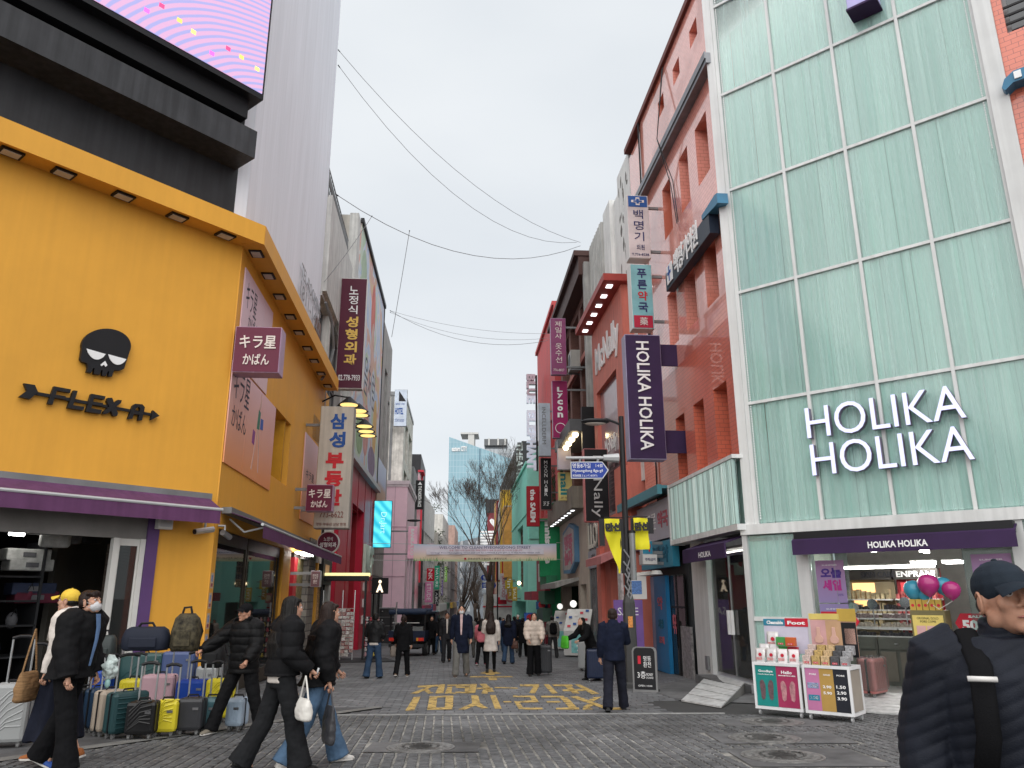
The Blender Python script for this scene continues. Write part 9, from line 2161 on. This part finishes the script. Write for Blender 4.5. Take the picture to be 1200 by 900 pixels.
P = P_(626, 792, 718, 6, 'woman in a beige padded jacket pushing the dark grey suitcase towards the viewer', hair='mid', pitch=-12, lean=6, top=('jacket', beigec, .82, dict(fat=.045, disp=puffer(.014, .11, 6), collar=1.4)), bottom=('trousers', blackc, .085), legs=((6, 3, 3), (-6, 8, 3)), arms=((14, 10, 35, 12), (22, 8, 25, 10)))
P = P_(648, 771, 722, 186, 'person in a grey jacket with a black backpack standing before the game booths', lod=1, top=('jacket', greyc, .84, dict(fat=.035)), bottom=('trousers', cl('dark_grey_trousers', (.03, .031, .033)), .065), legs=((4, 2, 6), (-3, 4, 6)))
o, J, T, Hd, bl, s, W, vx = P
t = thing('backpack', 'black backpack on the back of the person in the grey jacket', 'backpack', o.location, o.rotation_euler.z); e = MB(); e.loft([ell(T(0, -.23, z), .14*k, .09*k) for z, k in ((.95, .7), (1.02, 1), (1.3, 1), (1.42, .7))]); cloth('bag_body', e, blackc, t, .016, wrinkle(.005, 12)); rel(P, 'pocket', blackc, [T(-.07, -.32, 1.05), T(.07, -.32, 1.05)], .04, t)
P = P_(694, 797, 728, -60, 'woman with black hair bending over the suitcases with a bright green bag', lod=1, hair='mid', lean=26, pitch=-20, top=('jacket', blackc, .78, dict(fat=.03)), bottom=('trousers', blackc, .07), arms=((40, 10, 30), (30, 10, 40)), legs=((4, 2, 4), (-4, 4, 4)), hk=1.12)
bag(P, 0, .3, .3, .1, mat('lime_green_bag', (.07, .4, .03), .5), 'bright green bag held above the dark navy suitcase', 'shopping_bag', drop=-.1)
P_(722, 833, 712, 176, 'man in a navy jacket and dark trousers walking away across the yellow letters', lod=0, hair='short', hc='brown', top=('jacket', navyc, .84, dict(fat=.03, disp=wrinkle(.008, 9, 2), collar=.8)), bottom=('trousers', cl('ink_trousers', (.013, .014, .022)), .07), legs=((16, 4, 4), (-12, 14, 4)), arms=((20, 12, 70, 20), (-8, 10, 20)))
# the crowd further down, one by one
crowd = [(505, 768, 722, 10, 'dark coat left of the suited man', blackc, 'short'), (514, 766, 724, 175, 'black jacket behind the suited man', jet, 'short'), (551, 771, 722, 0, 'grey coat and pale scarf behind the masked man', greyc, 'long'), (558, 764, 723, 180, 'black padded jacket right of the grey coat', blackc, 'short'), (586, 764, 723, 178, 'blue jacket between the white and navy coats', cl('mid_blue', (.05, .09, .16)), 'short'), (603, 765, 722, 182, 'black hooded coat nearest the mustard signs', jet, 'short'), (607, 760, 721, 4, 'white knitted hat near the mint doorway', navyc, 'short'), (590, 757, 724, 0, 'beige coat far behind the navy coat', beigec, 'mid'), (536, 757, 724, 180, 'brown jacket far down the middle of the street', cl('brown', (.08, .05, .035)), 'short'), (547, 756, 724, 5, 'black coat far down the middle of the street', blackc, 'short'), (569, 755, 725, 0, 'dark grey coat far down by the bare tree', suit, 'mid'), (619, 762, 724, 178, 'navy jacket in front of the mint building', navyc, 'short')]
for k, (px, py, tp_, fc, lab, m, hr_) in enumerate(crowd):
	P = P_(px, py, tp_, fc, 'distant pedestrian in a ' + lab if 'hat' not in lab else 'distant pedestrian in a navy coat and ' + lab, lod=2, hair=hr_, top=('coat', m, [.7, .85, .6][k % 3], dict(fat=.03)), bottom=('trousers', [blackc, denim, greyc][k % 3], .06), group='distant pedestrians', legs=((14, 5, 2), (-14, 14, 2)) if k % 2 else ((6, 3, 3), (-12, 12, 3)))
	if 'hat' in lab: e = MB(); P[4](e, (0, -.012, .06), (.092, .1, .085)); ob('knitted_hat', e, whitec, P[0], smooth=True, local=True)
bpy.data.scenes.remove(_tmp)
